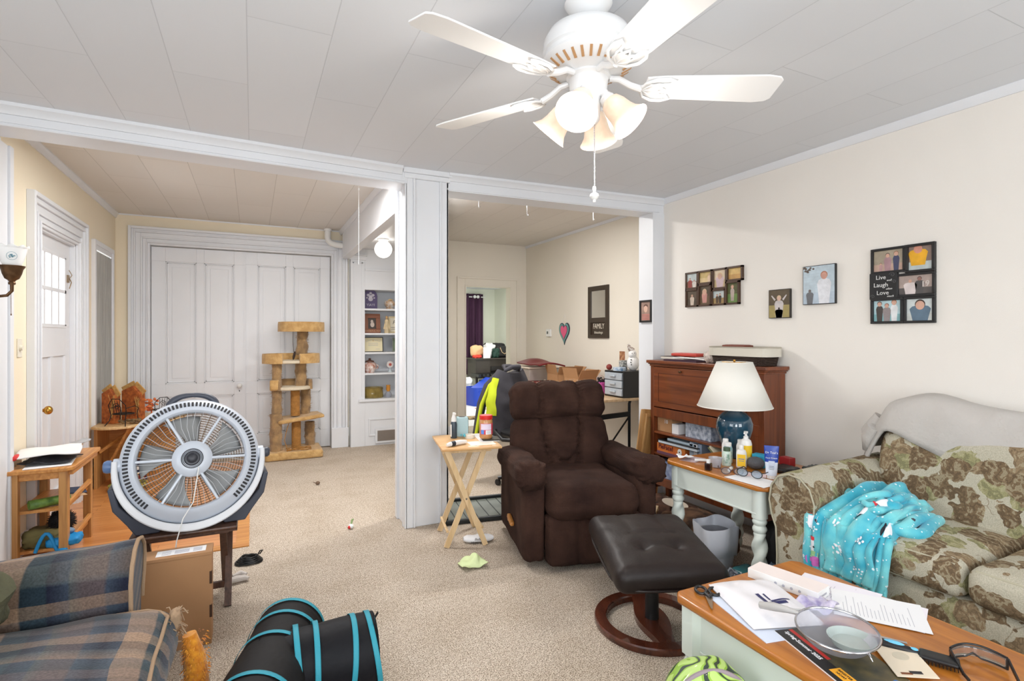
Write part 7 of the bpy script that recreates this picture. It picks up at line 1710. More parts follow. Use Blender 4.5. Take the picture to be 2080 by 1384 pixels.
def turq():
    m = mat('turquoise_fleece', (88, 190, 204), .95, sheen=.3)
    N, L = nodes(m); b = N['Principled BSDF']; tc = N.new('ShaderNodeTexCoord')
    def spots(sc, thr, rnd):
        v = N.new('ShaderNodeTexVoronoi'); v.inputs['Scale'].default_value = sc; L.new(tc.outputs['Object'], v.inputs['Vector'])
        n = N.new('ShaderNodeTexNoise'); n.inputs['Scale'].default_value = 90; L.new(tc.outputs['Object'], n.inputs['Vector'])
        a = N.new('ShaderNodeMath'); a.operation = 'MULTIPLY_ADD'; a.inputs[1].default_value = .25; L.new(n.outputs['Fac'], a.inputs[0]); L.new(v.outputs['Distance'], a.inputs[2])
        l = N.new('ShaderNodeMath'); l.operation = 'LESS_THAN'; l.inputs[1].default_value = thr; L.new(a.outputs[0], l.inputs[0])
        s = N.new('ShaderNodeSeparateColor'); L.new(v.outputs['Color'], s.inputs[0]); g = N.new('ShaderNodeMath'); g.operation = 'GREATER_THAN'; g.inputs[1].default_value = rnd; L.new(s.outputs[1], g.inputs[0])
        q = N.new('ShaderNodeMath'); q.operation = 'MULTIPLY'; L.new(l.outputs[0], q.inputs[0]); L.new(g.outputs[0], q.inputs[1]); return q.outputs[0]
    n0 = N.new('ShaderNodeTexNoise'); n0.inputs['Scale'].default_value = 9; L.new(tc.outputs['Object'], n0.inputs['Vector'])
    r = N.new('ShaderNodeValToRGB'); r.color_ramp.elements[0].color = (*lin((58, 172, 196)), 1); r.color_ramp.elements[0].position = .4; r.color_ramp.elements[1].color = (*lin((120, 208, 214)), 1); r.color_ramp.elements[1].position = .62; L.new(n0.outputs['Fac'], r.inputs[0])
    c = r.outputs[0]
    for f, rgb in ((spots(34, .30, .60), (220, 240, 244)), (spots(60, .34, .70), (226, 242, 246)), (spots(16, .27, .84), (36, 40, 60))):
        q = N.new('ShaderNodeMix'); q.data_type = 'RGBA'; L.new(f, q.inputs[0]); L.new(c, q.inputs[6]); q.inputs[7].default_value = (*lin(rgb), 1); c = q.outputs[2]
    L.new(c, b.inputs['Base Color'])
    n = N.new('ShaderNodeTexNoise'); n.inputs['Scale'].default_value = 180; L.new(tc.outputs['Object'], n.inputs['Vector']); bp = N.new('ShaderNodeBump'); bp.inputs['Strength'].default_value = .4; bp.inputs['Distance'].default_value = .004; L.new(n.outputs['Fac'], bp.inputs['Height']); L.new(bp.outputs[0], b.inputs['Normal'])
    return m
tq = turq()
def drape(ya, yb, xb, zt, zbot, seed, xf=2.335, lump=.05, fold=.02):
    """cloth from the back of the seat, over the front edge, hanging down; u across (y), v back->down"""
    def fn(u, v):
        y = ya + (yb - ya) * u
        s = v * 1.0
        if s < .6:
            k = s / .6; x = xb + (xf + .02 - xb) * k; z = zt + (.55 - zt) * k ** 1.4 + lump * math.sin(PI * k)
        else:
            k = (s - .6) / .4; x = xf - .012 * math.sin(PI * min(1, k * 1.5)) + (1 - k) ** 2 * .02; z = .545 - (.545 - zbot) * k
        fo = fold * math.sin(u * 15 + seed + v * 3) + .022 * nz((u * 3, v * 4, seed), 1.4, seed)
        e = .022 * max(0, abs(2 * u - 1) - .8) / .2
        if s < .6: z += fo * (1 if s > .02 else 0) - e
        else: x -= abs(fo) * .8 + .004
        return Vector((x, y + .025 * nz((v * 4, u, 2), 1.2, seed + 3), z))
    return fn
f1 = drape(1.655, 1.44, 2.78, .645, .30, 1, xf=2.33, lump=.02, fold=.026); f2 = drape(1.54, 1.33, 2.74, .615, .34, 4, xf=2.305, lump=.04, fold=.017); f3 = drape(1.42, 1.29, 2.60, .56, .24, 8, xf=2.335, lump=.02)
MB().grid(f1, 40, 60).build('blanket_layer', tq, tb, world=True, smooth=85, solid=.016)
MB().grid(f2, 40, 60).build('blanket_layer', tq, tb, world=True, smooth=85, solid=.020)
MB().grid(f3, 26, 50).build('blanket_layer', tq, tb, world=True, smooth=85, solid=.016)
rng = random.Random(21)
b = MB()
def fat(pts, r):   # rolled folds of the bunched part
    b.tube([Vector(p) + Vector((0, 0, .008 * nz(p, 9))) for p in pts], r, 12)
for k in range(6):
    z = .550 + .020 * k; r = .027 - .0022 * k; off = .016 * k
    pts = []
    for i in range(22):
        q = i / 21; a = R(-110 + 220 * q)
        pts.append((2.545 + (.165 - off * .8) * math.sin(a) * .95 + .02 * math.sin(q * 9 + k), 1.345 + off * 1.6 - .085 * math.cos(a) * (1 - .1 * k) + .012 * math.sin(q * 13 + k), z + .018 * math.sin(q * PI) + .010 * math.sin(q * 11 + 2 * k)))
    fat(pts, [max(.010, r * (.55 + .45 * math.sin(PI * min(1, max(.04, q / 21))))) for q in range(22)])
b.soft((2.60, 1.42, .59), (.27, .17, .13), .07, 14, fn=lambda u, n: n * .03 * nz(u, 2.4, 5))
b.build('bunched_folds', tq, tb, world=True, smooth=85)
def decal(fn, u0, v0, ru, rv, m, name, k=.012, sq=2, n=16):
    k += .002
    e = 1e-3
    P = fn(u0, v0); du = fn(u0 + e, v0) - P; dv = fn(u0, v0 + e) - P; nn_ = du.cross(dv).normalized()
    if nn_.dot(Vector((-2.3, -1.4, .9))) < 0: nn_ = -nn_
    b = MB(); c = [P + nn_ * k]
    ring = []
    for j in (1, 2, 3):
        for i in range(n):
            a = 2 * PI * i / n; cc = math.copysign(abs(math.cos(a)) ** (2 / sq), math.cos(a)); ss = math.copysign(abs(math.sin(a)) ** (2 / sq), math.sin(a))
            c.append(fn(min(.99, max(.01, u0 + ru * cc * j / 3)), min(.99, max(.01, v0 + rv * ss * j / 3))) + nn_ * k)
    F = [(0, 1 + i, 1 + (i + 1) % n) for i in range(n)]
    for j in range(2): F += [(1 + j * n + i, 1 + (j + 1) * n + i, 1 + (j + 1) * n + (i + 1) % n, 1 + j * n + (i + 1) % n) for i in range(n)]
    b.add(c, F); return b.build(name, m, tb, world=True, smooth=85)
sw = mat('fleece_white', (236, 236, 242), .95); rd = mat('fleece_red', (214, 58, 66), .95); pk = mat('fleece_magenta', (206, 110, 190), .95); gn = mat('fleece_green', (160, 206, 150), .95); bk_ = mat('fleece_black', (34, 36, 46), .95)
decal(f1, .27, .80, .15, .055, sw, 'snowman_print', .0125); decal(f1, .27, .865, .15, .025, gn, 'scarf_print', .0128, 4); decal(f1, .27, .92, .16, .035, pk, 'sweater_print', .0128, 4)
decal(f1, .29, .745, .08, .015, rd, 'hat_print', .0130, 4); decal(f1, .24, .79, .022, .007, bk_, 'print_eye', .0138); decal(f1, .32, .80, .022, .007, bk_, 'print_eye', .0138)
decal(f1, .17, .60, .13, .09, sw, 'snowman_print', .0125); decal(f1, .17, .585, .12, .02, rd, 'scarf_print', .0132, 4)
decal(f2, .50, .47, .16, .07, sw, 'snowman_print', .0145); decal(f2, .60, .375, .13, .045, sw, 'snowman_print', .0146); decal(f2, .55, .415, .15, .014, rd, 'scarf_print', .0155, 4)
decal(f2, .50, .455, .02, .008, bk_, 'print_button', .0158); decal(f2, .49, .49, .02, .008, bk_, 'print_button', .0158)
for f_, u_, v_, s_ in ((f2, .72, .66, 1), (f2, .34, .78, 1.2), (f2, .22, .60, .7), (f2, .70, .88, .8), (f1, .3, .68, .6)):
    for i in range(7): decal(f_, u_ + (.07 * s_ * math.cos(i * PI / 3) if i else 0), v_ + (.024 * s_ * math.sin(i * PI / 3) if i else 0), .026 * s_, .010 * s_, sw, 'snowflake_print', .0145, 2, 8)
decal(f3, .70, .55, .25, .07, bk_, 'penguin_print', .0125); decal(f3, .72, .56, .12, .05, sw, 'penguin_belly_print', .013)
# ---------------------------------------------------------------- coffee table
co = thing('coffee_table', 'sage white coffee table with turned legs and a honey wood top', 'coffee table', (1.67, .90, 0))
c2 = [(-.325, .545), (-.30, .575), (.30, .575), (.325, .545), (.325, -.545), (.30, -.575), (-.30, -.575), (-.325, -.545)]
MB().prism(c2, .435, .465).build('table_top', honey, co, bevel=.010, seg=3)
b = MB()
for x0, x1, y0, y1 in ((-.29, -.27, -.53, .53), (.27, .29, -.53, .53), (-.28, .28, -.545, -.525), (-.28, .28, .525, .545)): b.box(x0, x1, y0, y1, .295, .435)
b.box(-.297, -.29, -.47, .47, .290, .300).box(.29, .297, -.47, .47, .290, .300)
b.build('apron', sage, co, bevel=.002)
for x in (-.265, .265):
    for y in (-.515, .515):
        lg = MB().prism([(x - .045, y - .024), (x - .026, y - .045), (x + .026, y - .045), (x + .045, y - .024), (x + .045, y + .024), (x + .026, y + .045), (x - .026, y + .045), (x - .045, y + .024)], .265, .435)
        lg.lathe([(0, .27), (.034, .262), (.040, .255), (.036, .245), (.040, .238), (.052, .215), (.052, .20), (.036, .178), (.034, .17), (.042, .15), (.046, .12), (.038, .07), (.028, .045), (.034, .03), (.032, 0), (0, 0)], (x, y, 0), 28)
        lg.build('leg', sage, co, smooth=40)
TT = .4655
def scissors(name, lb, x, y, rz, s=1, hm=None, z=TT):
    t = thing(name, lb, 'scissors', (x, y, z), rz)
    steel = MATS.get('scissor_steel') or mat('scissor_steel', (170, 150, 130), .3, .9)
    for k in (-1, 1):
        MB().prism([(0, -.004 * k), (.012 * k, .0), (.004 * k, .075), (0, .09)], .004 + .002 * (k > 0), .006 + .002 * (k > 0)).build('blade', steel, t)
        M = Matrix.Translation((k * .024 * s, -.045 * s, .008))
        MB().tube([M @ Vector((.019 * s * math.cos(a), .029 * s * math.sin(a), 0)) for a in [2 * PI * i / 24 for i in range(24)]], .0055 * s, 8, closed=True).tube([(k * .012 * s, -.02 * s, .008), (0, .005, .008)], .007 * s, 8).build('handle', hm or black, t)
    MB().cyl((0, 0, .004), (0, 0, .014), .006).build('rivet', mat('rivet_dark', (60, 56, 56), .4) if 'rivet_dark' not in MATS else MATS['rivet_dark'], t)
scissors('scissors', 'black-handled scissors at the left corner of the coffee table', 1.425, 1.378, 140, .95)
sheet('mailing_envelope', 'blue and white printed mail under the white mailer on the coffee table', 'mail', 1.475, 1.235, .15, .30, -12, mat('pale_blue_mail', (214, 224, 242), .6), z=TT, t_=.003)
b = MB().box(1.40, 1.425, 1.13, 1.20, TT + .003, TT + .0036)
t = thing('mailer_bag', 'white poly mailer with dark blue stripes logo on the coffee table', 'package', (1.555, 1.265, TT + .004), -20)
def mailer(u, v):
    x = (u - .5) * .24; y = (v - .5) * .30; e = (1 - (2 * u - 1) ** 4) * (1 - (2 * v - 1) ** 4)
    return Vector((x, y, .003 + .032 * e ** .7 + .005 * nz((x, y, 0), 14, 2) * e + .003 * math.sin(x * 60 + y * 20) * e))
b = MB().grid(mailer, 40, 46).grid(lambda u, v: Vector(((u - .5) * .24, (v - .5) * .30, 0)), 4, 4)
b.build('mailer_body', mat('white_poly', (234, 232, 236), .35), t, smooth=80)
nv = mat('navy_logo', (40, 42, 92), .5)
def strip(u0, v0, u1, v1, w_, nm='logo'):
    def fn(a, c):
        u = u0 + (u1 - u0) * a; v = v0 + (v1 - v0) * a; l = math.hypot(u1 - u0, v1 - v0); nx, ny = -(v1 - v0) / l, (u1 - u0) / l
        return mailer(u + nx * w_ * (c - .5), v + ny * w_ * (c - .5)) + Vector((0, 0, .0012))
    return MB().grid(fn, 10, 2)
b = strip(.42, .30, .70, .30, .05); b.xadd(strip(.42, .28, .42, .52, .05), Matrix.Identity(4)); b.xadd(strip(.50, .34, .78, .36, .025), Matrix.Identity(4)); b.xadd(strip(.50, .36, .50, .50, .025), Matrix.Identity(4))
b.build('logo', nv, t, smooth=80)
t = thing('long_white_box', 'long slim white box lying across the papers on the coffee table', 'box', (1.755, 1.325, TT), 12)
MB().box(-.045, .045, -.125, .125, .0, .034).build('carton', white2, t, bevel=.001)
MB().box(-.044, .044, -.124, .124, .034, .0355).build('pink_top', mat('pale_pink_top', (236, 224, 220), .6), t)
b = MB()
for i in range(4): b.cyl((-.0455, .02 - .028 * i, .016), (-.0462, .02 - .028 * i, .016), .005, n=10)
b.build('printed_icons', greyink, t); MB().box(-.02, .02, -.1262, -.125, .012, .018).build('printed_mark', greyink, t)
pl2 = mat('printed_sheet', (234, 230, 238), .8)
sheet('printed_paper', 'printed page with lines of text behind the white box on the coffee table', 'paper', 1.87, 1.22, .18, .25, 20, pl2, TT, .001, 20)
sheet('printed_paper', 'printed page under the top letter on the coffee table, peeking out', 'paper', 1.885, 1.085, .19, .26, 24, pl2, TT + .0015, .001, 14)
sheet('printed_letter', 'white letter lying uppermost near the sofa edge of the coffee table', 'paper', 1.868, 1.075, .20, .26, 36, paper, TT + .003, .001, 18, ins=.12)
t = thing('plastic_wrap', 'crumpled clear wrapper with purple print between mailer and letters', 'wrapper', (1.70, 1.17, TT + .001), 10)
MB().grid(crumple(.11, .09, .03, 22, 51), 20, 18).build('wrap', mat('lilac_wrap', (216, 210, 226), .3, var2=(150, 140, 190), vscale=30), t, smooth=60, solid=.001)
t = thing('course_catalog', 'dark printed catalogue with orange box and red stripe under the strainer', 'magazine', (1.505, .985, TT), -15)
MB().box(-.095, .095, -.15, .13, 0, .004).build('pages', paper, t)
MB().box(-.095, .095, -.15, .13, .004, .005).build('cover', mat('dark_olive_cover', (96, 84, 54), .4, var2=(50, 50, 40), vscale=18), t)
MB().box(-.094, -.052, -.149, .129, .005, .0054).build('black_band', black, t)
MB().box(-.050, -.038, -.03, .125, .005, .0056).build('red_stripe', mat('stripe_red', (196, 44, 40), .5), t)
MB().box(-.080, -.045, -.13, -.07, .0054, .0060).build('orange_box', mat('catalog_orange', (236, 166, 40), .5), t)
text('Spring-Summer 2025', .017, paper, t, basis((-.066, .045, .0056), (0, -1, 0), (1, 0, 0)), bold=.0003)
text('www.register.online courses', .008, paper, t, basis((-.082, .05, .0056), (0, -1, 0), (1, 0, 0))) if False else None
text('REGISTER', .011, black, t, basis((-.056, -.10, .0061), (0, -1, 0), (1, 0, 0))); text('NOW!', .011, black, t, basis((-.069, -.10, .0061), (0, -1, 0), (1, 0, 0)))
st = thing('mesh_strainer', 'round fine mesh metal strainer with grey handle on the coffee table', 'strainer', (1.515, .985, TT + .012), rot=(3, -4, 0)); st.scale = (.93, .93, .93)
meshm = mat('fine_steel_mesh', (186, 188, 200), .5, .5, alpha=.5)
MB().shell([(.0, 0), (.03, .002), (.06, .010), (.085, .026), (.102, .046), (.112, .062)], n=48).build('mesh_bowl', meshm, st, smooth=80)
MB().tube([(.113 * math.cos(2 * PI * j / 56), .113 * math.sin(2 * PI * j / 56), .063) for j in range(56)], .0035, 8, closed=True).build('rim', chrome, st)
MB().tube([(-.03, -.108, .062), (-.032, -.118, .055), (-.03, -.124, .045), (-.024, -.118, .048), (-.022, -.110, .060)], .0014, 6).build('rest_hook', chrome, st)
MB().tube([(-.03, .108, .064), (-.045, .135, .066), (-.06, .175, .060), (-.07, .22, .045)], [.006, .010, .014, .011], 12).tube([(.0, .113, .063), (-.045, .138, .066)], .003, 6).build('handle', mat('soft_grey_handle', (178, 176, 174), .45), st)
t = thing('clear_tub_lid', 'clear blister pack inside the strainer', 'package', (1.535, .955, TT + .034)); MB().lathe([(0, 0), (.05, 0), (.062, .02), (.060, .02), (.048, .003), (0, .003)], n=26).build('tub', mat('clear_tub', (220, 232, 228), .1, trans=.5), t)
t = thing('blister_card', 'beige product card with hang hole beside the strainer', 'package', (1.625, .865, TT + .010), rot=(0, -4, -38))
MB().soft((0, 0, .002), (.10, .15, .003), .0014, 8).build('card', mat('beige_card', (226, 212, 190), .6), t)
MB().box(-.012, .018, -.062, -.050, .0036, .0042).build('dark_print', mat('print_dark', (40, 36, 40), .5), t)
MB().cyl((0, .02, .0036), (0, .02, .0042), .02).build('round_print', mat('print_ring', (200, 190, 170), .6), t)
MB().box(-.035, -.008, -.066, -.058, .0036, .0042).build('hang_hole', mat('wood_seen_hole', (120, 66, 30), .5), t)
t = thing('hair_brush', 'blue and black handled brush with bristles beside the product card', 'brush', (1.685, .885, TT + .012), -152)
MB().tube([(0, -.085, .002), (0, -.05, .004), (0, 0, .002), (0, .025, .0)], [.009, .013, .012, .008], 14).build('handle', black, t)
MB().ell((0, -.035, .014), (.008, .026, .005), 16, 8).build('blue_grip', mat('sky_grip', (110, 190, 226), .5), t); MB().ell((0, .012, .011), (.006, .010, .004), 14, 8).build('blue_grip', MATS['sky_grip'], t)
MB().soft((0, .068, .004), (.05, .09, .012), .005, 10).build('head', black, t, smooth=80)
b = MB()
for i in range(11):
    for j in range(5): b.cyl((-.02 + j * .01, .028 + i * .008, -.005), (-.02 + j * .01, .028 + i * .008, -.0115), .0012, n=5)
    b.cyl((-.024, .028 + i * .008, .0), (-.038, .028 + i * .008, -.004), .0012, n=5)
b.build('bristles', black, t)
t = thing('kitchen_tongs', 'steel tongs with dark red grip behind the strainer', 'tongs', (1.66, 1.00, TT), -150)
MB().bar((-.004, -.02, .012), (-.020, .11, .008), .012, .002).bar((.004, -.02, .012), (.020, .11, .010), .012, .002).build('arms', chrome, t)
MB().tube([(0, -.10, .012), (0, -.05, .014), (0, -.015, .012)], [.008, .013, .009], 12).build('grip', mat('oxblood_grip', (130, 44, 36), .4), t)
t = thing('safety_glasses', 'black wraparound safety glasses at the near right of the coffee table', 'glasses', (1.80, .77, TT), 132); t.scale = (.74, .74, .74)
tl = mat('tinted_lens', (214, 206, 200), .03, trans=.9)
def gl2(u, k=0): return Vector((-.085 + .17 * u, -.055 + .9 * (2 * u - 1) ** 2 * .055, 0))
b = MB().tube([gl2(i / 24) + Vector((0, 0, .050 + .006 * math.sin(PI * i / 24))) for i in range(25)], .004, 8)
b.tube([gl2(i / 30) + Vector((0, 0, .008 + .016 * max(0, 1 - abs(i / 30 - .5) * 7))) for i in range(31)], .0035, 8)
for u_ in (0, 1): b.tube([gl2(u_) + Vector((0, 0, .050)), gl2(u_) + Vector((0, .004, .028)), gl2(u_) + Vector((0, 0, .008))], .004, 8)
b.build('rim', black, t)
MB().grid(lambda u, v: gl2(u) + Vector((0, .001, .012 + .038 * v)), 24, 3).build('lens', tl, t, solid=.001)
for k in (-1, 1): MB().bar((k * .087, -.004, .044), (k * .080, .10, .016), .014, .005, up=(1, 0, 0)).bar((k * .080, .10, .016), (k * .070, .128, .008), .012, .005, up=(1, 0, 0)).build('temple', black, t)
sheet('card_slip', 'cream card slip at the bottom edge of the coffee table', 'card', 1.455, .845, .07, .09, -20, mat('cream_slip', (236, 226, 214), .7), TT)
tag(MB().soft((1.50, .80, TT + .010), (.02, .05, .018), .006, 6).build('blue_bottle_lid', mat('royal_cap', (40, 110, 190), .4)), 'small blue bottle lid beside the hair brush on the coffee table', 'lid')  # a loose bottle lid
def limeprint():
    m = mat('lime_leaf_print', (160, 200, 70), .5, coat=.3)
    N, L = nodes(m); b = N['Principled BSDF']; tc = N.new('ShaderNodeTexCoord')
    n = N.new('ShaderNodeTexNoise'); n.inputs['Scale'].default_value = 9; L.new(tc.outputs['Object'], n.inputs['Vector'])
    w_ = N.new('ShaderNodeTexWave'); w_.inputs['Scale'].default_value = 6; w_.inputs['Distortion'].default_value = 34; w_.inputs['Detail'].default_value = 1.5; L.new(tc.outputs['Object'], w_.inputs['Vector'])
    r = N.new('ShaderNodeValToRGB'); r.color_ramp.interpolation = 'CONSTANT'; e = r.color_ramp.elements; e[0].position = 0; e[0].color = (*lin((36, 56, 44)), 1); e[1].position = .17; e[1].color = (*lin((142, 184, 62)), 1); q = e.new(.55); q.color = (*lin((184, 216, 120)), 1)
    L.new(w_.outputs['Fac'], r.inputs[0]); L.new(r.outputs[0], b.inputs['Base Color']); return m
lg_ = thing('lime_bag', 'rounded lime green leaf-print bag with a white tag by the coffee table leg', 'bag', (1.215, 1.175, 0))
MB().soft((0, 0, .205), (.25, .25, .41), .12, 20, fn=lambda u, n: n * .008 * nz(u, 2)).build('bag_body', limeprint(), lg_, smooth=80)
RB = []
for i in range(41):
    a = PI * i / 40; RB.append(Vector((-.050 - .105 * math.cos(a) * .76 - .0, -.02 - .105 * math.cos(a) * -.5 - .05, .18 + .235 * math.sin(a) ** .8)))
MB().tube([(-.128 * math.cos(PI * i / 30) * .9 - .012, -.128 * math.cos(PI * i / 30) * -.42 - .03, .20 + .205 * math.sin(PI * i / 30) ** .7) for i in range(31)], .008, 8).build('mauve_piping', mat('mauve_grey_piping', (150, 136, 142), .7), lg_)
tg = MB().cbox((-.095, -.098, .335), (.055, .002, .10), (-20, 14, -46)).build('tag_label', paper, lg_)
b = MB().cbox((-.094, -.104, .372), (.045, .002, .014), (-20, 14, -46)).build('dark_band', black, tg)
# ---------------------------------------------------------------- framed photographs on the right wall (X = 3.25)
def photo(t, y0, y1, z0, z1, sky, ground, figs, d=.012, split=.5, name='photo', seed=1):
    """flat printed photograph facing -X; figs = [(fy, fz_base, height, width, cloth, head, hair)] in fractions"""
    def ph(nm, c): return MATS.get(nm) or mat(nm, c, .35, var=.18, vscale=26)
    zs = z0 + (z1 - z0) * split
    p = MB().box(-d, 0, y0, y1, z0, z1).build(name, ph('print_%d_%d_%d' % sky, sky), t)
    if split > 0: MB().box(-d - .0004, -d, y0, y1, z0, zs).build('printed_ground', ph('print_%d_%d_%d' % ground, ground), p)
    for fy, fz, h, w_, cl, hc, hr in figs:
        cy = y1 + (y0 - y1) * fy; zb = z0 + (z1 - z0) * fz; H_ = (z1 - z0) * h; W_ = (y1 - y0) * w_ / 2
        pts = [(-.7, 0), (.7, 0), (.85, .35), (1, .62), (.75, .74), (.3, .78), (-.3, .78), (-.75, .74), (-1, .62), (-.85, .35)]
        top = z0 + (z1 - z0)
        pp = [(-(a * W_), min(b_ * H_, top - zb)) for a, b_ in pts]
        pp = [(max(y0, min(y1, cy - q[0])), max(z0, zb + q[1])) for q in pp]
        k = MB().add([(-d - .0008, a, c) for a, c in pp], [tuple(range(len(pp)))]).build('printed_figure', ph('print_%d_%d_%d' % cl, cl), p, smooth=0)
        hz = zb + H_ * (.87 if w_ < .5 else .80); hr_ = H_ * (.10 if w_ < .5 else .19)
        if hr: MB().lathe([(0, 0), (hr_ * 1.15, 0), (hr_ * 1.15, .0002), (0, .0002)], M=Matrix.Translation((-d - .0009, cy, hz + hr_ * .18)) @ Matrix.Rotation(R(-90), 4, 'Y'), n=16, sx=1.05).build('printed_hair', ph('print_%d_%d_%d' % hr, hr), p)
        MB().lathe([(0, 0), (hr_, 0), (hr_, .0002), (0, .0002)], M=Matrix.Translation((-d - .0013, cy, hz - hr_ * .08)) @ Matrix.Rotation(R(-90), 4, 'Y'), n=16, sx=1.1).build('printed_face', ph('print_%d_%d_%d' % hc, hc), p)
    return p
def rimf(t, y0, y1, z0, z1, bw, m, d=.018):
    MB().box(-d, 0, y0, y1, z0, z0 + bw).box(-d, 0, y0, y1, z1 - bw, z1).box(-d, 0, y0, y0 + bw, z0 + bw, z1 - bw).box(-d, 0, y1 - bw, y1, z0 + bw, z1 - bw).build('frame', m, t, bevel=.0015)
SK = (214, 170, 150)
wal = mat('walnut_frame', (74, 50, 34), .4)
t = thing('photo_collage', 'dark walnut collage frame of eight small photos on the right wall', 'picture frame', (3.25, 3.10, 1.75))
ops = [(.145, .285, .005, .145, (196, 206, 206), (150, 110, 92), [(.3, .0, .7, .4, (150, 66, 60), SK, (90, 60, 40)), (.7, 0, .55, .4, (220, 214, 206), SK, (60, 50, 44))]),
       (-.005, .145, .035, .145, (206, 178, 118), (226, 200, 150), [(.8, 0, .8, .3, (236, 206, 178), SK, None)]),
       (-.145, -.005, -.015, .145, (226, 206, 178), (206, 182, 140), [(.5, 0, .8, .7, (214, 190, 196), SK, (220, 190, 140))]),
       (-.295, -.145, .035, .145, (226, 190, 120), (206, 160, 96), []),
       (.145, .285, -.140, .005, (96, 82, 68), (82, 70, 58), [(.5, 0, .75, .4, (214, 196, 180), SK, (196, 166, 120))]),
       (.005, .145, -.140, .035, (92, 78, 62), (110, 90, 66), [(.45, .1, .7, .5, (206, 150, 140), SK, (214, 190, 150))]),
       (-.135, .005, -.140, -.015, (196, 206, 206), (170, 142, 96), [(.35, .05, .7, .25, (90, 72, 56), SK, (60, 48, 40)), (.6, .05, .75, .25, (70, 60, 52), SK, (50, 40, 36))]),
       (-.265, -.135, -.140, .035, (92, 96, 60), (110, 140, 76), [(.45, .1, .8, .35, (186, 170, 160), SK, (170, 140, 100))])]
for i, (a0, a1, b0, b1, s_, g_, fg) in enumerate(ops):
    f = MB().box(-.018 - .004 * (i % 2), 0, a0, a1, b0, b0 + .014).box(-.018 - .004 * (i % 2), 0, a0, a1, b1 - .014, b1).box(-.018 - .004 * (i % 2), 0, a0, a0 + .014, b0, b1).box(-.018 - .004 * (i % 2), 0, a1 - .014, a1, b0, b1).build('frame_opening', wal, t, bevel=.001)
    photo(t, a0 + .012, a1 - .012, b0 + .012, b1 - .012, s_, g_, fg, d=.008, split=.45)
t = thing('photo_canvas', 'small dark-edged photo of a toddler with raised arms on the right wall', 'picture frame', (3.25, 2.50, 1.594))
rimf(t, -.082, .082, -.098, .098, .004, mat('dark_edge', (44, 38, 34), .5), .020)
photo(t, -.078, .078, -.094, .094, (92, 78, 58), (168, 152, 96), [(.5, .0, .80, .45, (206, 198, 196), (222, 186, 166), (214, 190, 150)), (.5, -.02, .40, .40, (56, 46, 44), (56, 46, 44), None)], d=.020, split=.45)
MB().add([(-.0215, y_, z_) for y_, z_ in ((.035, .02), (.06, .055), (.055, .06), (.025, .03))], [(0, 1, 2, 3)]).add([(-.0215, y_, z_) for y_, z_ in ((-.035, .02), (-.06, .055), (-.055, .06), (-.025, .03))], [(0, 1, 2, 3)]).build('printed_arms', MATS['print_206_198_196'], t, smooth=0)
t = thing('photo_canvas', 'larger pale blue photo of a bride in a black-edged frame on the right wall', 'picture frame', (3.25, 2.217, 1.70))
rimf(t, -.108, .108, -.124, .124, .004, black, .020)
photo(t, -.104, .104, -.120, .120, (196, 212, 222), (186, 202, 216), [(.68, 0, .84, .45, (232, 234, 240), (210, 158, 140), (176, 120, 92)), (.22, 0, .40, .25, (110, 112, 116), (120, 112, 110), None)], d=.020, split=.3)
b = MB()
for i in range(7): b.box(-.0206, -.0202, -.10, .10, -.02 + i * .018, -.0185 + i * .018)
b.build('printed_siding', mat('siding_line', (176, 194, 206), .5), t)
b = MB(); rng = random.Random(31)
for i in range(14): b.ell((-.0205, .10 - rng.random() * .07, .115 - rng.random() * .03), (.0004, .008, .006), 8, 4)
b.build('printed_leaves', mat('leaf_dark', (92, 80, 72), .5), t)
t = thing('photo_collage', 'large black collage frame with Live Laugh Love lettering on the right wall', 'picture frame', (3.25, 1.737, 1.66))
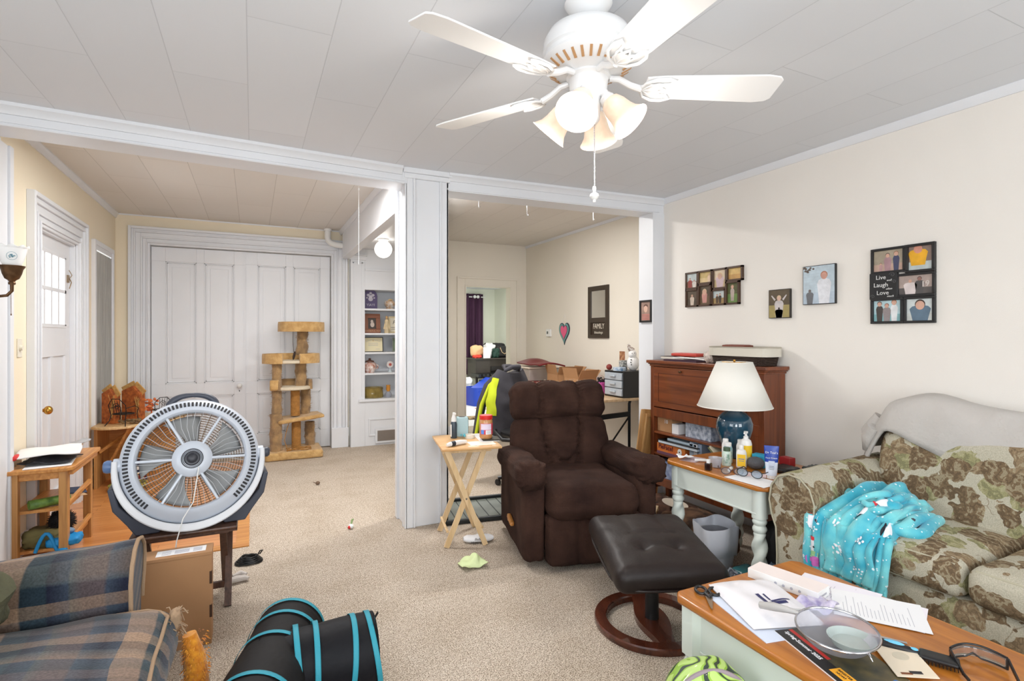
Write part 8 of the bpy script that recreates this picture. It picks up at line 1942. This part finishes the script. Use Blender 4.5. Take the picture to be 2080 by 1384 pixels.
O2 = [(-.02, .163, .07, .215, (172, 160, 140), (196, 166, 150), [(.25, .0, .42, .12, (190, 150, 150), SK, (90, 60, 50)), (.48, 0, .85, .26, (176, 140, 146), SK, (60, 50, 50)), (.76, 0, .90, .22, (66, 70, 100), SK, (150, 110, 80))]),
      (-.163, -.02, .06, .215, (140, 120, 112), (196, 206, 206), [(.4, .2, .85, .8, (240, 178, 40), (214, 150, 130), None)]),
      (-.163, .03, -.07, .06, (178, 160, 152), (92, 86, 84), [(.35, 0, .8, .4, (226, 214, 212), SK, None), (.62, .0, .9, .28, (86, 82, 82), (150, 110, 100), (70, 60, 56))]),
      (-.01, .163, -.215, -.07, (190, 220, 226), (140, 190, 196), [(.22, 0, .95, .26, (70, 64, 60), SK, (60, 50, 44)), (.48, 0, .85, .30, (150, 140, 140), SK, (130, 70, 50)), (.74, 0, 1.0, .26, (236, 238, 240), SK, (176, 110, 70))]),
      (-.163, -.01, -.215, -.07, (214, 222, 222), (206, 210, 206), [(.52, -.05, .95, .8, (96, 120, 140), SK, (70, 50, 40))])]
for i, (a0, a1, b0, b1, s_, g_, fg) in enumerate(O2):
    rimf(t, a0, a1, b0, b1, .014, black, .018 + .003 * (i % 2))
    photo(t, a0 + .012, a1 - .012, b0 + .012, b1 - .012, s_, g_, fg, d=.008, split=.35)
pn = MB().box(-.020, 0, .02, .168, -.075, .075).build('text_panel', mat('panel_black', (26, 26, 28), .5), t, bevel=.002)
pm = mat('panel_white_ink', (226, 226, 224), .6)
for s_, z_, y_, sz in (('Live', .048, .105, .034), ('Laugh', .005, .105, .034), ('Love', -.040, .095, .034)): text(s_, sz, pm, t, basis((-.0205, y_, z_), (0, -1, 0), (0, 0, 1)))
for s_, z_, y_ in (('well', .030, .062), ('often', -.018, .062), ('much', -.060, .055)): text(s_, .016, pm, t, basis((-.0205, y_, z_), (0, -1, 0), (0, 0, 1)), shear=.4)
text('19', .042, mat('shirt_number', (206, 196, 190), .6), t, basis((-.0098, -.115, -.005), (0, -1, .12), (0, 0, 1)), bold=.001)
b = MB()
for cy, cz, s0 in ((.045, .060, 1), (.035, .02, .8), (.150, -.058, .8)): b.tube([(-.0203, cy + s0 * .016 * (1 - k / 16) * math.cos(k * .6), cz + s0 * .014 * (1 - k / 16) * math.sin(k * .6)) for k in range(15)], .0008, 4)
b.build('scroll_ornament', mat('scroll_grey', (110, 110, 112), .6), t)
